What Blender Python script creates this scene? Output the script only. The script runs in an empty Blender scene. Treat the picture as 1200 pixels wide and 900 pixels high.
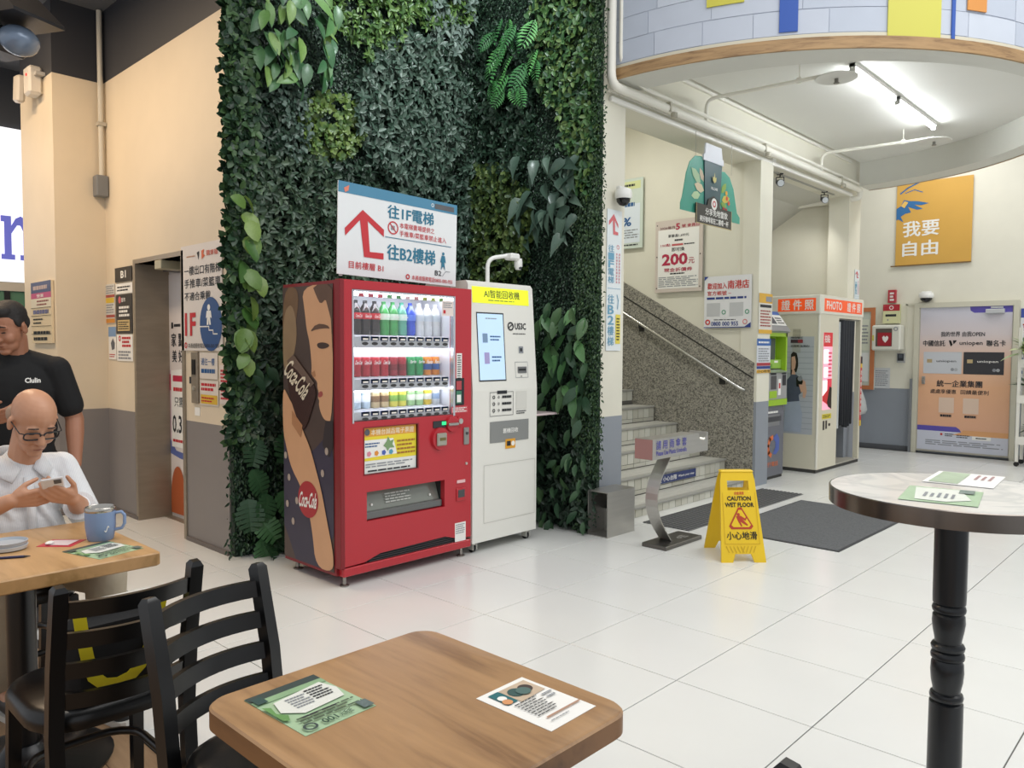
import bpy, bmesh, math, random
import numpy as np
from mathutils import Vector, Matrix, Euler
SC = bpy.context.scene
COL = SC.collection
random.seed(7); RNG = np.random.default_rng(7)
R_ = math.radians

# ------------------------------------------------------------------ camera
CAM_H = 1.4516; F_PX = 904.0
YAW, PITCH, ROLL = R_(-43.452), R_(2.656), R_(-0.341)
def cam_axes():
    cy, sy, cp, sp = math.cos(YAW), math.sin(YAW), math.cos(PITCH), math.sin(PITCH)
    f = np.array([sy*cp, cy*cp, -sp]); r = np.array([cy, -sy, 0.0]); d = np.cross(f, r)
    c, s = math.cos(ROLL), math.sin(ROLL)
    return np.array([c*r + s*d, -s*r + c*d, f])
CAX = cam_axes()
cd = bpy.data.cameras.new('camera'); cam = bpy.data.objects.new('camera', cd); COL.objects.link(cam)
cd.sensor_width = 36.0; cd.lens = 36.0*F_PX/1200.0; cd.clip_start = 0.05; cd.clip_end = 100
mw = Matrix.Identity(4)
for i in range(3):
    mw[i][0] = CAX[0][i]; mw[i][1] = -CAX[1][i]; mw[i][2] = -CAX[2][i]
mw.translation = (0, 0, CAM_H); cam.matrix_world = mw
SC.camera = cam

# ------------------------------------------------------------------ world, lamps, exposure
vs = SC.view_settings
vs.view_transform = 'Standard'; vs.look = 'None'; vs.gamma = 1.0; vs.use_curve_mapping = False
vs.exposure = 0.0
wd = bpy.data.worlds.new('hall_ambient'); SC.world = wd; wd.use_nodes = True
bg = wd.node_tree.nodes['Background']; bg.inputs[0].default_value = (0.93, 0.96, 1.0, 1); bg.inputs[1].default_value = 0.72
def area(name, loc, sx, sy, power, col, aim=None):
    l = bpy.data.lights.new(name, 'AREA'); l.shape = 'RECTANGLE'; l.size = sx; l.size_y = sy; l.energy = power; l.color = col
    o = bpy.data.objects.new(name, l); COL.objects.link(o); o.location = loc
    if aim is not None:
        o.rotation_euler = (Vector(aim) - Vector(loc)).to_track_quat('-Z', 'Y').to_euler()
    return o
def spot(name, loc, aim, power, col, ang=60, blend=.6, rad=.06):
    l = bpy.data.lights.new(name, 'SPOT'); l.energy = power; l.color = col; l.spot_size = R_(ang); l.spot_blend = blend; l.shadow_soft_size = rad
    o = bpy.data.objects.new(name, l); COL.objects.link(o); o.location = loc
    o.rotation_euler = (Vector(aim) - Vector(loc)).to_track_quat('-Z', 'Y').to_euler()
    return o
area('hall_ceiling_lamp', (0.4, 4.6, 5.6), 3.5, 5.0, 190, (1.0, 0.985, 0.96))
area('hall_ceiling_lamp', (-2.2, 1.9, 5.4), 2.4, 1.6, 30, (1.0, 0.97, 0.93))
area('rear_ceiling_lamp', (0.2, 10.6, 4.6), 3.0, 1.2, 70, (1.0, 0.985, 0.96))
area('stairwell_lamp', (-5.2, 6.3, 4.15), 1.2, .3, 32, (1.0, 0.98, 0.93))
area('bay_fill', (-3.0, 11.2, 4.4), 1.2, .3, 18, (1.0, 0.98, 0.95))  # fill light added to brighten the bay, no fixture modelled for it
area('elevator_ceiling_lamp', (-6.1, 0.9, 4.28), 1.8, .4, 75, (1.0, 0.76, 0.52))
spot('cafe_downlight', (-3.2, 0.2, 4.2), (-3.0, 0.8, 0.7), 60, (1.0, 0.88, 0.74), 85)
area('column_ceiling_lamp', (-7.9, 0.7, 4.28), .8, .3, 38, (1.0, 0.74, 0.46))
spot('plant_wall_lamp', (-3.2, 3.4, 5.3), (-4.9, 4.2, 3.7), 150, (0.90, 0.98, 1.0), 75)

# ------------------------------------------------------------------ helpers
def ray(u, v): return np.array([(u-600)/F_PX, (v-450)/F_PX, 1.0]) @ CAX
C0 = np.array([0, 0, CAM_H])
def PX(u, v, X): d = ray(u, v); return C0 + d*(X/d[0])       # point of the wall plane x = X
def PY(u, v, Y): d = ray(u, v); return C0 + d*(Y/d[1])       # point of the wall plane y = Y
def PZ(u, v, z): d = ray(u, v); return C0 + d*((z-CAM_H)/d[2])
def seen(P, m=25):
    c = CAX @ (np.array(P, float) - C0)
    if c[2] < .1: return False
    u, v = 600+F_PX*c[0]/c[2], 450+F_PX*c[1]/c[2]
    return -m < u < 1200+m and -m < v < 900+m
def pix(P):
    P = np.atleast_2d(P); c = (P-C0) @ CAX.T
    return 600+F_PX*c[:, 0]/c[:, 2], 450+F_PX*c[:, 1]/c[:, 2]

def lin(h):
    if isinstance(h, str):
        h = h.lstrip('#'); h = [int(h[i:i+2], 16)/255 for i in (0, 2, 4)]
        return tuple(c/12.92 if c <= .04045 else ((c+.055)/1.055)**2.4 for c in h)
    return tuple(h)
MATS = {}
def M(col, rough=.5, metal=0.0, var=0.0, scale=8.0, bump=0.0, emit=0.0, coat=0.0, trans=0.0, sheen=0.0, name=None, stretch=None):
    key = (col, rough, metal, var, scale, bump, emit, coat, trans, sheen, stretch)
    if key in MATS: return MATS[key]
    m = bpy.data.materials.new(name or 'paint_%s' % str(col).lstrip('#').replace(' ', '')); m.use_nodes = True
    nt = m.node_tree; b = nt.nodes['Principled BSDF']; c = lin(col)
    b.inputs['Base Color'].default_value = (*c, 1); b.inputs['Roughness'].default_value = rough; b.inputs['Metallic'].default_value = metal
    if coat: b.inputs['Coat Weight'].default_value = coat; b.inputs['Coat Roughness'].default_value = .08
    if trans: b.inputs['Transmission Weight'].default_value = trans
    if sheen: b.inputs['Sheen Weight'].default_value = sheen
    if emit:
        b.inputs['Emission Color'].default_value = (*c, 1); b.inputs['Emission Strength'].default_value = emit
    if var or bump:
        tc = nt.nodes.new('ShaderNodeTexCoord'); no = nt.nodes.new('ShaderNodeTexNoise')
        no.inputs['Scale'].default_value = scale; no.inputs['Detail'].default_value = 5
        src = tc.outputs['Object']
        if stretch:
            mp = nt.nodes.new('ShaderNodeMapping'); mp.inputs['Scale'].default_value = stretch
            nt.links.new(src, mp.inputs[0]); src = mp.outputs[0]
        nt.links.new(src, no.inputs['Vector'])
        if var:
            mx = nt.nodes.new('ShaderNodeMix'); mx.data_type = 'RGBA'
            mx.inputs[6].default_value = (*[max(0, x*(1-var)) for x in c], 1); mx.inputs[7].default_value = (*[min(1, x*(1+var)) for x in c], 1)
            nt.links.new(no.outputs['Fac'], mx.inputs[0]); nt.links.new(mx.outputs[2], b.inputs['Base Color'])
        if bump:
            bp = nt.nodes.new('ShaderNodeBump'); bp.inputs['Strength'].default_value = bump; bp.inputs['Distance'].default_value = .01
            nt.links.new(no.outputs['Fac'], bp.inputs['Height']); nt.links.new(bp.outputs[0], b.inputs['Normal'])
    MATS[key] = m
    return m
def two_tone(name, cols, cuts, rough=.55):
    """wall paint in horizontal bands; cuts are the world heights where the paint changes"""
    m = bpy.data.materials.new(name); m.use_nodes = True; nt = m.node_tree; b = nt.nodes['Principled BSDF']
    g = nt.nodes.new('ShaderNodeNewGeometry'); sx = nt.nodes.new('ShaderNodeSeparateXYZ'); nt.links.new(g.outputs['Position'], sx.inputs[0])
    cur = None
    for i, z in enumerate(cuts):
        gt = nt.nodes.new('ShaderNodeMath'); gt.operation = 'GREATER_THAN'; gt.inputs[1].default_value = z; nt.links.new(sx.outputs[2], gt.inputs[0])
        mx = nt.nodes.new('ShaderNodeMix'); mx.data_type = 'RGBA'; nt.links.new(gt.outputs[0], mx.inputs[0])
        if cur is None: mx.inputs[6].default_value = (*lin(cols[0]), 1)
        else: nt.links.new(cur, mx.inputs[6])
        mx.inputs[7].default_value = (*lin(cols[i+1]), 1); cur = mx.outputs[2]
    no = nt.nodes.new('ShaderNodeTexNoise'); no.inputs['Scale'].default_value = 3; no.inputs['Detail'].default_value = 6; nt.links.new(g.outputs['Position'], no.inputs['Vector'])
    mr = nt.nodes.new('ShaderNodeMapRange'); mr.inputs[3].default_value = .93; mr.inputs[4].default_value = 1.05; nt.links.new(no.outputs['Fac'], mr.inputs[0])
    mu = nt.nodes.new('ShaderNodeMix'); mu.data_type = 'RGBA'; mu.blend_type = 'MULTIPLY'; mu.inputs[0].default_value = 1
    nt.links.new(cur, mu.inputs[6]); nt.links.new(mr.outputs[0], mu.inputs[7]); nt.links.new(mu.outputs[2], b.inputs['Base Color'])
    b.inputs['Roughness'].default_value = rough
    return m
def wood(name, base, dark, scale=(1.2, 9, 9), rough=.42):
    m = bpy.data.materials.new(name); m.use_nodes = True; nt = m.node_tree; b = nt.nodes['Principled BSDF']
    tc = nt.nodes.new('ShaderNodeTexCoord'); mp = nt.nodes.new('ShaderNodeMapping'); mp.inputs['Scale'].default_value = scale
    nt.links.new(tc.outputs['Object'], mp.inputs[0])
    n1 = nt.nodes.new('ShaderNodeTexNoise'); n1.inputs['Scale'].default_value = 1.1; n1.inputs['Detail'].default_value = 6; n1.inputs['Distortion'].default_value = .9
    n2 = nt.nodes.new('ShaderNodeTexNoise'); n2.inputs['Scale'].default_value = 9; n2.inputs['Detail'].default_value = 4
    nt.links.new(mp.outputs[0], n1.inputs['Vector']); nt.links.new(mp.outputs[0], n2.inputs['Vector'])
    cr = nt.nodes.new('ShaderNodeValToRGB'); e = cr.color_ramp.elements
    e[0].position = .34; e[0].color = (*lin(dark), 1); e[1].position = .62; e[1].color = (*lin(base), 1)
    x = cr.color_ramp.elements.new(.47); x.color = (*[.35*a+.65*c for a, c in zip(lin(dark), lin(base))], 1)
    ad = nt.nodes.new('ShaderNodeMath'); ad.operation = 'MULTIPLY_ADD'; ad.inputs[1].default_value = .22; nt.links.new(n2.outputs['Fac'], ad.inputs[0])
    sb = nt.nodes.new('ShaderNodeMath'); sb.operation = 'SUBTRACT'; sb.inputs[1].default_value = .11; nt.links.new(n1.outputs['Fac'], sb.inputs[0])
    nt.links.new(sb.outputs[0], ad.inputs[2]); nt.links.new(ad.outputs[0], cr.inputs[0]); nt.links.new(cr.outputs[0], b.inputs['Base Color'])
    b.inputs['Roughness'].default_value = rough
    return m

class MB:
    def __init__(s): s.v = []; s.f = []; s.m = []
    def add(s, vs_, fs, m=0, T=None):
        o = len(s.v)
        if T is not None: vs_ = [tuple(T @ Vector(p)) for p in vs_]
        s.v += [tuple(p) for p in vs_]; s.f += [tuple(i+o for i in q) for q in fs]; s.m += [m]*len(fs); return s
    def box(s, x0, x1, y0, y1, z0, z1, m=0, T=None, b=0):
        if b <= 0:
            vs_ = [(x, y, z) for z in (z0, z1) for y in (y0, y1) for x in (x0, x1)]
            return s.add(vs_, [(0, 2, 3, 1), (4, 5, 7, 6), (0, 1, 5, 4), (2, 6, 7, 3), (0, 4, 6, 2), (1, 3, 7, 5)], m, T)
        c = [(x0+x1)/2, (y0+y1)/2, (z0+z1)/2]; h = [(x1-x0)/2, (y1-y0)/2, (z1-z0)/2]; b = min(b, *[q*.98 for q in h])
        vs_ = []; idx = {}
        for sx in (-1, 1):
            for sy in (-1, 1):
                for sz in (-1, 1):
                    for a in range(3):
                        p = [h[k] - (0 if k == a else b) for k in range(3)]
                        idx[(sx, sy, sz, a)] = len(vs_); vs_.append(tuple(c[k]+(sx, sy, sz)[k]*p[k] for k in range(3)))
        fs = []
        for a in range(3):
            o1, o2 = [k for k in range(3) if k != a]
            for sg in (-1, 1):
                q = []
                for t1, t2 in ((-1, -1), (1, -1), (1, 1), (-1, 1)):
                    sv = [0, 0, 0]; sv[a] = sg; sv[o1] = t1; sv[o2] = t2; q.append(idx[(*sv, a)])
                fs.append(q)
        for a in range(3):
            o1, o2 = [k for k in range(3) if k != a]
            for t1 in (-1, 1):
                for t2 in (-1, 1):
                    q = []
                    for sg, ax in ((-1, o1), (-1, o2), (1, o2), (1, o1)):
                        sv = [0, 0, 0]; sv[a] = sg; sv[o1] = t1; sv[o2] = t2; q.append(idx[(*sv, ax)])
                    fs.append(q)
        for sx in (-1, 1):
            for sy in (-1, 1):
                for sz in (-1, 1): fs.append([idx[(sx, sy, sz, a)] for a in range(3)])
        return s.add(vs_, fs, m, T)
    def prism(s, poly, a, b, axis=2, m=0, T=None):
        """poly in the two other axes (x,y | x,z for axis 1 | y,z for axis 0), extruded from a to b"""
        n = len(poly)
        def P(p, h): return (p[0], p[1], h) if axis == 2 else ((p[0], h, p[1]) if axis == 1 else (h, p[0], p[1]))
        vs_ = [P(p, a) for p in poly] + [P(p, b) for p in poly]
        fs = [tuple(range(n))[::-1], tuple(range(n, 2*n))] + [(i, (i+1) % n, n+(i+1) % n, n+i) for i in range(n)]
        return s.add(vs_, fs, m, T)
    def frame(s, x0, x1, y0, y1, z0, z1, t, m=0):
        return s.box(x0, x1, y0, y1, z1-t, z1, m).box(x0, x1, y0, y1, z0, z0+t, m).box(x0, x0+t, y0, y1, z0+t, z1-t, m).box(x1-t, x1, y0, y1, z0+t, z1-t, m)
    def lathe(s, prof, n=24, c=(0, 0, 0), m=0, T=None, caps=True):
        vs_ = []; fs = []
        for r, z in prof:
            for k in range(n):
                a = 2*math.pi*k/n; vs_.append((c[0]+r*math.cos(a), c[1]+r*math.sin(a), c[2]+z))
        for i in range(len(prof)-1):
            for k in range(n): fs.append((i*n+k, i*n+(k+1) % n, (i+1)*n+(k+1) % n, (i+1)*n+k))
        if caps: fs.append(tuple(range(n))[::-1]); fs.append(tuple(range((len(prof)-1)*n, len(prof)*n)))
        return s.add(vs_, fs, m, T)
    def cyl(s, p0, p1, r0, r1=None, n=14, m=0, T=None): return s.tube([p0, p1], [r0, r0 if r1 is None else r1], n, m, T)
    def tube(s, path, r, n=10, m=0, T=None, closed=False, flat=None):
        P = [Vector(p) for p in path]; k = len(P); rr = r if isinstance(r, (list, tuple)) else [r]*k
        vs_ = []; fs = []; up = None
        for i in range(k):
            if closed: t = P[(i+1) % k]-P[i-1]
            else: t = P[min(i+1, k-1)]-P[max(i-1, 0)]
            t.normalize()
            if up is None:
                up = Vector((0, 0, 1)) if abs(t.z) < .9 else Vector((1, 0, 0))
            a = t.cross(up)
            if a.length < 1e-5: a = t.cross(Vector((0, 1, 0)))
            a.normalize(); bb = a.cross(t).normalized(); up = bb
            f1, f2 = flat or (1, 1)
            for j in range(n):
                an = 2*math.pi*(j+.5)/n; vs_.append(tuple(P[i]+(a*math.cos(an)*f1+bb*math.sin(an)*f2)*rr[i]))
        for i in range(k if closed else k-1):
            i2 = (i+1) % k
            for j in range(n): fs.append((i*n+j, i*n+(j+1) % n, i2*n+(j+1) % n, i2*n+j))
        if not closed: fs.append(tuple(range(n))[::-1]); fs.append(tuple(range((k-1)*n, k*n)))
        return s.add(vs_, fs, m, T)
    def ell(s, c, r, n=14, k=9, m=0, T=None, rot=None):
        vs_ = [(0, 0, -1)]; fs = []
        for i in range(1, k):
            ph = -math.pi/2+math.pi*i/k
            for j in range(n): a = 2*math.pi*j/n; vs_.append((math.cos(ph)*math.cos(a), math.cos(ph)*math.sin(a), math.sin(ph)))
        vs_.append((0, 0, 1)); L = len(vs_)-1
        for j in range(n): fs.append((0, 1+(j+1) % n, 1+j)); fs.append((L, L-n+j, L-n+(j+1) % n))
        for i in range(k-2):
            for j in range(n): fs.append((1+i*n+j, 1+i*n+(j+1) % n, 1+(i+1)*n+(j+1) % n, 1+(i+1)*n+j))
        Q = rot or Matrix.Identity(3)
        vs_ = [tuple(Q @ Vector((p[0]*r[0], p[1]*r[1], p[2]*r[2])) + Vector(c)) for p in vs_]
        return s.add(vs_, fs, m, T)
    def mesh(s, name, mats, smooth=None, fix=True):
        me = bpy.data.meshes.new(name); me.from_pydata(s.v, [], s.f)
        for q in (mats if isinstance(mats, (list, tuple)) else [mats]): me.materials.append(q)
        if any(s.m): me.polygons.foreach_set('material_index', s.m)
        if fix:
            bm = bmesh.new(); bm.from_mesh(me); bmesh.ops.recalc_face_normals(bm, faces=bm.faces); bm.to_mesh(me); bm.free()
        if smooth:
            me.polygons.foreach_set('use_smooth', [True]*len(me.polygons)); me.set_sharp_from_angle(angle=R_(smooth))
        me.update(); return me
    def build(s, name, mats, parent=None, smooth=None, fix=True, loc=None, rz=None):
        return put(name, s.mesh(name, mats, smooth, fix), parent, loc, rz)
def put(name, me, parent=None, loc=None, rz=None):
    o = bpy.data.objects.new(name, me); COL.objects.link(o)
    if parent is not None: o.parent = parent
    if loc is not None: o.location = loc
    if rz is not None: o.rotation_euler = (0, 0, rz)
    return o
def tag(o, label, cat, group=None):
    o['label'] = label; o['category'] = cat
    if group: o['group'] = group
    return o
def thing(name, label, cat, loc=(0, 0, 0), rz=0.0, group=None):
    o = bpy.data.objects.new(name, None); COL.objects.link(o); o.location = loc; o.rotation_euler = (0, 0, rz); o.empty_display_size = .1
    return tag(o, label, cat, group)
def struct(o): o['kind'] = 'structure'; return o
def copy_tree(o, parent=None):
    c = o.copy(); COL.objects.link(c); c.parent = parent
    for ch in o.children: copy_tree(ch, c)
    return c
TXT = {}
def text_geo(body, bold):
    k = (body, bold)
    if k not in TXT:
        cu = bpy.data.curves.new('lettering', 'FONT'); cu.body = body; cu.size = 1; cu.resolution_u = 2; cu.offset = bold; cu.fill_mode = 'FRONT'
        o = bpy.data.objects.new('lettering', cu); me = bpy.data.meshes.new_from_object(o)
        v = np.zeros(len(me.vertices)*3); me.vertices.foreach_get('co', v); v = v.reshape(-1, 3)
        TXT[k] = (v, [tuple(p.vertices) for p in me.polygons])
        bpy.data.objects.remove(o); bpy.data.curves.remove(cu); bpy.data.meshes.remove(me)
    return TXT[k]
class Sign:
    """a flat panel: local x to the right, z up, front towards local -y; contents given as fractions (x right, y down)"""
    def __init__(s, name, label, cat, pos, rz, w, h, t, m, group=None, parent=None, panel='panel', rx=0.0, edge=None, b=0):
        if parent is None: s.root = thing(name, label, cat, pos, rz, group); s.root.rotation_euler = (rx, 0, rz)
        else:
            s.root = bpy.data.objects.new(name, None); COL.objects.link(s.root); s.root.parent = parent; s.root.location = pos; s.root.rotation_euler = (rx, 0, rz)
        s.w, s.h, s.n = w, h, 0
        if m is not None: s.panel = MB().box(-w/2, w/2, 0, t, -h/2, h/2, b=b).build(panel, m, s.root)
    def Y(s, layer): s.n += 1; return -(.0012*layer+.00006*s.n)
    def P(s, fx, fy): return (fx-.5)*s.w, (.5-fy)*s.h
    def poly(s, pts, m, layer=1, name='print', sm=0):
        for _ in range(sm):                             # corner cutting for rounded printed shapes
            pts = [((1-t)*a[0]+t*b[0], (1-t)*a[1]+t*b[1]) for a, b in zip(pts, pts[1:]+pts[:1]) for t in (.25, .75)]
            pts = [(min(1, max(0, a)), min(1, max(0, b))) for a, b in pts]
        q = [s.P(*p) for p in pts]; y = s.Y(layer)
        mb = MB(); n = len(q)
        mb.add([(a, y, b) for a, b in q], [tuple(range(n))]); return mb.build(name, m, s.root, fix=False)
    def rect(s, x0, y0, x1, y1, m, layer=1, name='print'): return s.poly([(x0, y1), (x1, y1), (x1, y0), (x0, y0)], m, layer, name)
    def ring(s, fx, fy, r, m, layer=2, r2=0.0, n=24, name='emblem', ey=1.0):
        cx, cz = s.P(fx, fy); y = s.Y(layer); mb = MB()
        A = [(cx+r*math.cos(2*math.pi*k/n), y, cz+r*ey*math.sin(2*math.pi*k/n)) for k in range(n)]
        if r2 <= 0: mb.add(A, [tuple(range(n))])
        else:
            B = [(cx+r2*math.cos(2*math.pi*k/n), y, cz+r2*ey*math.sin(2*math.pi*k/n)) for k in range(n)]
            mb.add(A+B, [(k, (k+1) % n, n+(k+1) % n, n+k) for k in range(n)])
        return mb.build(name, m, s.root, fix=False)
    def stroke(s, pts, wd, m, layer=2, name='print'):
        mb = MB(); y = s.Y(layer); q = [Vector(s.P(*p)) for p in pts]
        for a, b in zip(q[:-1], q[1:]):
            d = (b-a).normalized(); n = Vector((-d.y, d.x))*wd/2; e = d*wd*.3
            mb.add([(p.x, y, p.y) for p in (a-n-e, b-n+e, b+n+e, a+n-e)], [(0, 1, 2, 3)])
        return mb.build(name, m, s.root, fix=False)
    def txt(s, x0, y0, x1, y1, body, m, layer=2, bold=.012, name='lettering', shear=0.0, rot=0.0, keep=False):
        cjk = any(ord(ch) > 255 for ch in body); v, f = text_geo(body, 0 if cjk else bold); lo, hi = v.min(0), v.max(0); sz = np.maximum(hi-lo, 1e-6)
        a, b = s.P(x0, y1), s.P(x1, y0); q = v.copy(); W, H = b[0]-a[0], b[1]-a[1]
        kx, kz = W/sz[0], H/sz[1]
        if keep: kx = kz = min(kx, kz)
        qx = (v[:, 0]-(lo[0]+hi[0])/2)*kx + (v[:, 1]-(lo[1]+hi[1])/2)*kz*shear; qz = (v[:, 1]-(lo[1]+hi[1])/2)*kz
        if rot: c, t = math.cos(rot), math.sin(rot); qx, qz = qx*c-qz*t, qx*t+qz*c
        cx, cz = (a[0]+b[0])/2, (a[1]+b[1])/2; y = s.Y(layer); mb = MB()
        sh_ = [(0, 0)] if not (cjk and bold) else [(-1, 0), (1, 0), (0, 1), (0, -1)]
        for i, (dx, dz) in enumerate(sh_): mb.add([(cx+p+dx*bold*.8*kz, y-i*.00001, cz+r+dz*bold*.5*kz) for p, r in zip(qx, qz)], f)
        return mb.build(name, m, s.root, fix=False)
    def lines(s, x0, y0, x1, y1, n, m, layer=2, fill=.45, name='fine_print', seed=1):
        rr = random.Random(seed); mb = MB(); y = s.Y(layer); dh = (y1-y0)/n
        for i in range(n):
            t = y0+i*dh+dh*(1-fill)/2; b = t+dh*fill; x = x0; e = x1-(x1-x0)*rr.random()*.25
            while x < e-1e-4:
                w = (x1-x0)*rr.uniform(.08, .22); q = [s.P(x, b), s.P(min(x+w, e), b), s.P(min(x+w, e), t), s.P(x, t)]
                mb.add([(a, y, c) for a, c in q], [(0, 1, 2, 3)]); x += w+(x1-x0)*.025
        return mb.build(name, m, s.root, fix=False)
def sign_Y(name, label, cat, Y, u0, v0, u1, v1, t, m, off=.004, **k):
    um, vm = (u0+u1)/2, (v0+v1)/2; a, b = PY(u0, vm, Y), PY(u1, vm, Y); z1, z0 = PY(um, v0, Y)[2], PY(um, v1, Y)[2]
    return Sign(name, label, cat, ((a[0]+b[0])/2, Y-off-t, (z0+z1)/2), 0, b[0]-a[0], z1-z0, t, m, **k)
def sign_X(name, label, cat, X, u0, v0, u1, v1, t, m, off=.004, **k):
    um, vm = (u0+u1)/2, (v0+v1)/2; a, b = PX(u0, vm, X), PX(u1, vm, X); z1, z0 = PX(um, v0, X)[2], PX(um, v1, X)[2]
    return Sign(name, label, cat, (X+off+t, (a[1]+b[1])/2, (z0+z1)/2), math.pi/2, b[1]-a[1], z1-z0, t, m, **k)
STEEL = M('#b4b2ad', .38, .85, .10, 3, stretch=(1, 1, 14), name='brushed_steel')
WHITE = M('#e8e8e4', .45, name='white_paint'); BLACK = M('#101114', .35, name='black_gloss'); INK = M('#22252b', .6, name='dark_ink')
RED = M('#c0202c', .5, name='red_ink'); BLUE = M('#23588f', .5, name='blue_ink'); PAPER = M('#ecebe6', .6, name='paper')
CREAMP = M('#e9e7dc', .5, name='cream_pipe_paint'); GREYINK = M('#8b8f94', .6, name='grey_ink')

# ------------------------------------------------------------------ floor
GX, GY, TS = -1.756, 2.913, 0.6
Y_EDGE = GY - 3*TS                                   # where the tiles end and the cafe's boards begin
grout = M('#66645f', .8, name='grout')
floor = struct(MB().box(-11, 3, -2.5, 13, -.12, -.006).build('floor', grout))
tile_mat = M('#dfe0dd', .2, 0, .035, 2.2, name='white_porcelain_tile')
g = .0023
tile_me = MB().box(-TS/2+g, TS/2-g, -TS/2+g, TS/2-g, -.006, 0, b=.0012).mesh('tile', tile_mat)
rest = MB()
for a in range(-14, 6):
    for b in range(-3, 16):
        cx, cy = GX+(a+.5)*TS, GY+(b+.5)*TS
        if cy > 12: continue
        if any(seen((cx+dx, cy+dy, 0), 5) for dx in (-.3, 0, .3) for dy in (-.3, 0, .3)): put('tile', tile_me, floor, (cx, cy, 0))
        else: rest.box(cx-TS/2+g, cx+TS/2-g, cy-TS/2+g, cy+TS/2-g, -.006, 0)
o = rest.build('tile_field', tile_mat, floor); o['kind'] = 'stuff'
board_mats = [wood('board_%d' % i, c, d, (.9, 7, 7), .5) for i, (c, d) in enumerate((('#a98a6a', '#7e6248'), ('#9c7d5e', '#735942'), ('#b29474', '#8a6c50')))]
k = 0
for r in range(24):
    y1 = Y_EDGE-.03-r*.15; x = -7.2+(r*.47) % 1.2
    while x < 1.2:
        MB().box(x+.001, x+1.199, y1-.149, y1-.001, -.006, 0, b=.001).build('floorboard', board_mats[(k*7+r) % 3], floor); x += 1.2; k += 1
struct(MB().box(-8, 1.5, Y_EDGE-.03, Y_EDGE, -.006, .003, b=.001).build('trim_1', M('#33353a', .4, .6, name='dark_floor_strip')))

# ------------------------------------------------------------------ walls
left_paint = two_tone('cafe_wall_paint', ('#857f7c', '#dccdb4', '#34353a'), (.90, 3.73))
right_paint = two_tone('hall_wall_paint', ('#8d939b', '#e0ddcd'), (.90,))
plain_cream = M('#e0ddcd', .6, 0, .03, 3, name='cream_wall_paint')
XE0, XE1 = -6.64, -5.745
struct(MB().box(-7.3, XE0, 2.5, 2.65, 0, 4.6).box(XE1, -5.05, 2.5, 2.65, 0, 4.6).box(XE0, XE1, 2.5, 2.65, 2.125, 4.6).build('wall_elevator', left_paint))
struct(MB().box(-8.21, -7.3, 2.1, 2.66, 0, 4.6).build('wall_column', left_paint))
struct(MB().box(-9.7, -9.5, -1.5, 6, 0, 4.6).build('wall_shop', M('#4b4d52', .6, 0, .05, 2, name='dark_shop_wall')))
struct(MB().box(-9.5, -8.21, 3.2, 3.35, 0, 4.6).build('wall_left', M('#55565a', .6, name='dark_recess_paint')))
struct(MB().box(-9.7, -4.2, -1.5, 2.66, 4.34, 4.45).build('ceiling', M('#6b6d70', .7, 0, .04, 2, name='grey_ceiling')))
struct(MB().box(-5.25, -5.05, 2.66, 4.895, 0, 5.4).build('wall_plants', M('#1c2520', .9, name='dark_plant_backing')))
struct(MB().box(-7.4, -3.74, 4.9, 5.28, 0, 5.4).build('wall_stair_near', right_paint))
struct(MB().box(-7.4, -3.9, 7.68, 7.95, 0, 4.4).box(-3.9, -3.71, 7.66, 7.95, 0, 3.43).build('wall_stair_far', right_paint))
struct(MB().box(-4.07, -3.74, 5.28, 10.45, 3.43, 5.4).build('wall_lintel', plain_cream))
struct(MB().box(-6.6, -3.76, 10.45, 10.62, 0, 4.4).box(-4.0, -3.74, 10.22, 10.62, 0, 3.43).build('wall_bay', right_paint))
struct(MB().box(-5.5, 2.5, 12.0, 12.15, 0, 5.4).build('wall_back', right_paint))
struct(MB().box(-5.5, -5.35, 7.95, 10.45, 0, 4.4).build('wall_bay_side', right_paint))
struct(MB().box(-7.6, -7.4, 5.0, 7.9, 0, 4.4).build('wall_stair_end', right_paint))
# sloping underside of the upper flight over the bay, and the flat soffit between it and the lintel
a, b = PY(942, 244, 10.45), PY(904, 272, 10.45)
sl = (b[2]-a[2])/(b[0]-a[0]); xe = -5.35
struct(MB().prism([(-4.0, 3.43), (a[0], a[2]), (xe, a[2]+sl*(xe-a[0])), (xe, 4.0), (-4.0, 4.0)], 7.95, 10.45, axis=1).build('ceiling_bay', M('#c9c8bf', .6, name='soffit_paint')))
struct(MB().box(-7.4, -4.07, 5.28, 7.68, 4.2, 4.3).build('ceiling_stair', plain_cream))
# dark baseboards along the rear wall and the cafe walls
dk = M('#56585c', .5, name='grey_baseboard')
struct(MB().box(-5.4, -3.36, 11.985, 12, 0, .07).box(-2.18, 2.4, 11.985, 12, 0, .07).build('baseboard_back', dk))
struct(MB().box(-7.3, XE0, 2.485, 2.5, 0, .03).box(XE1+.03, -5.06, 2.485, 2.5, 0, .03).build('baseboard_elevator', M('#6a625e', .5, name='brown_baseboard')))
struct(MB().box(-7.3, -7.285, 2.1, 2.485, 0, .03).build('baseboard_column', M('#6a625e', .5, name='brown_baseboard')))

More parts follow.
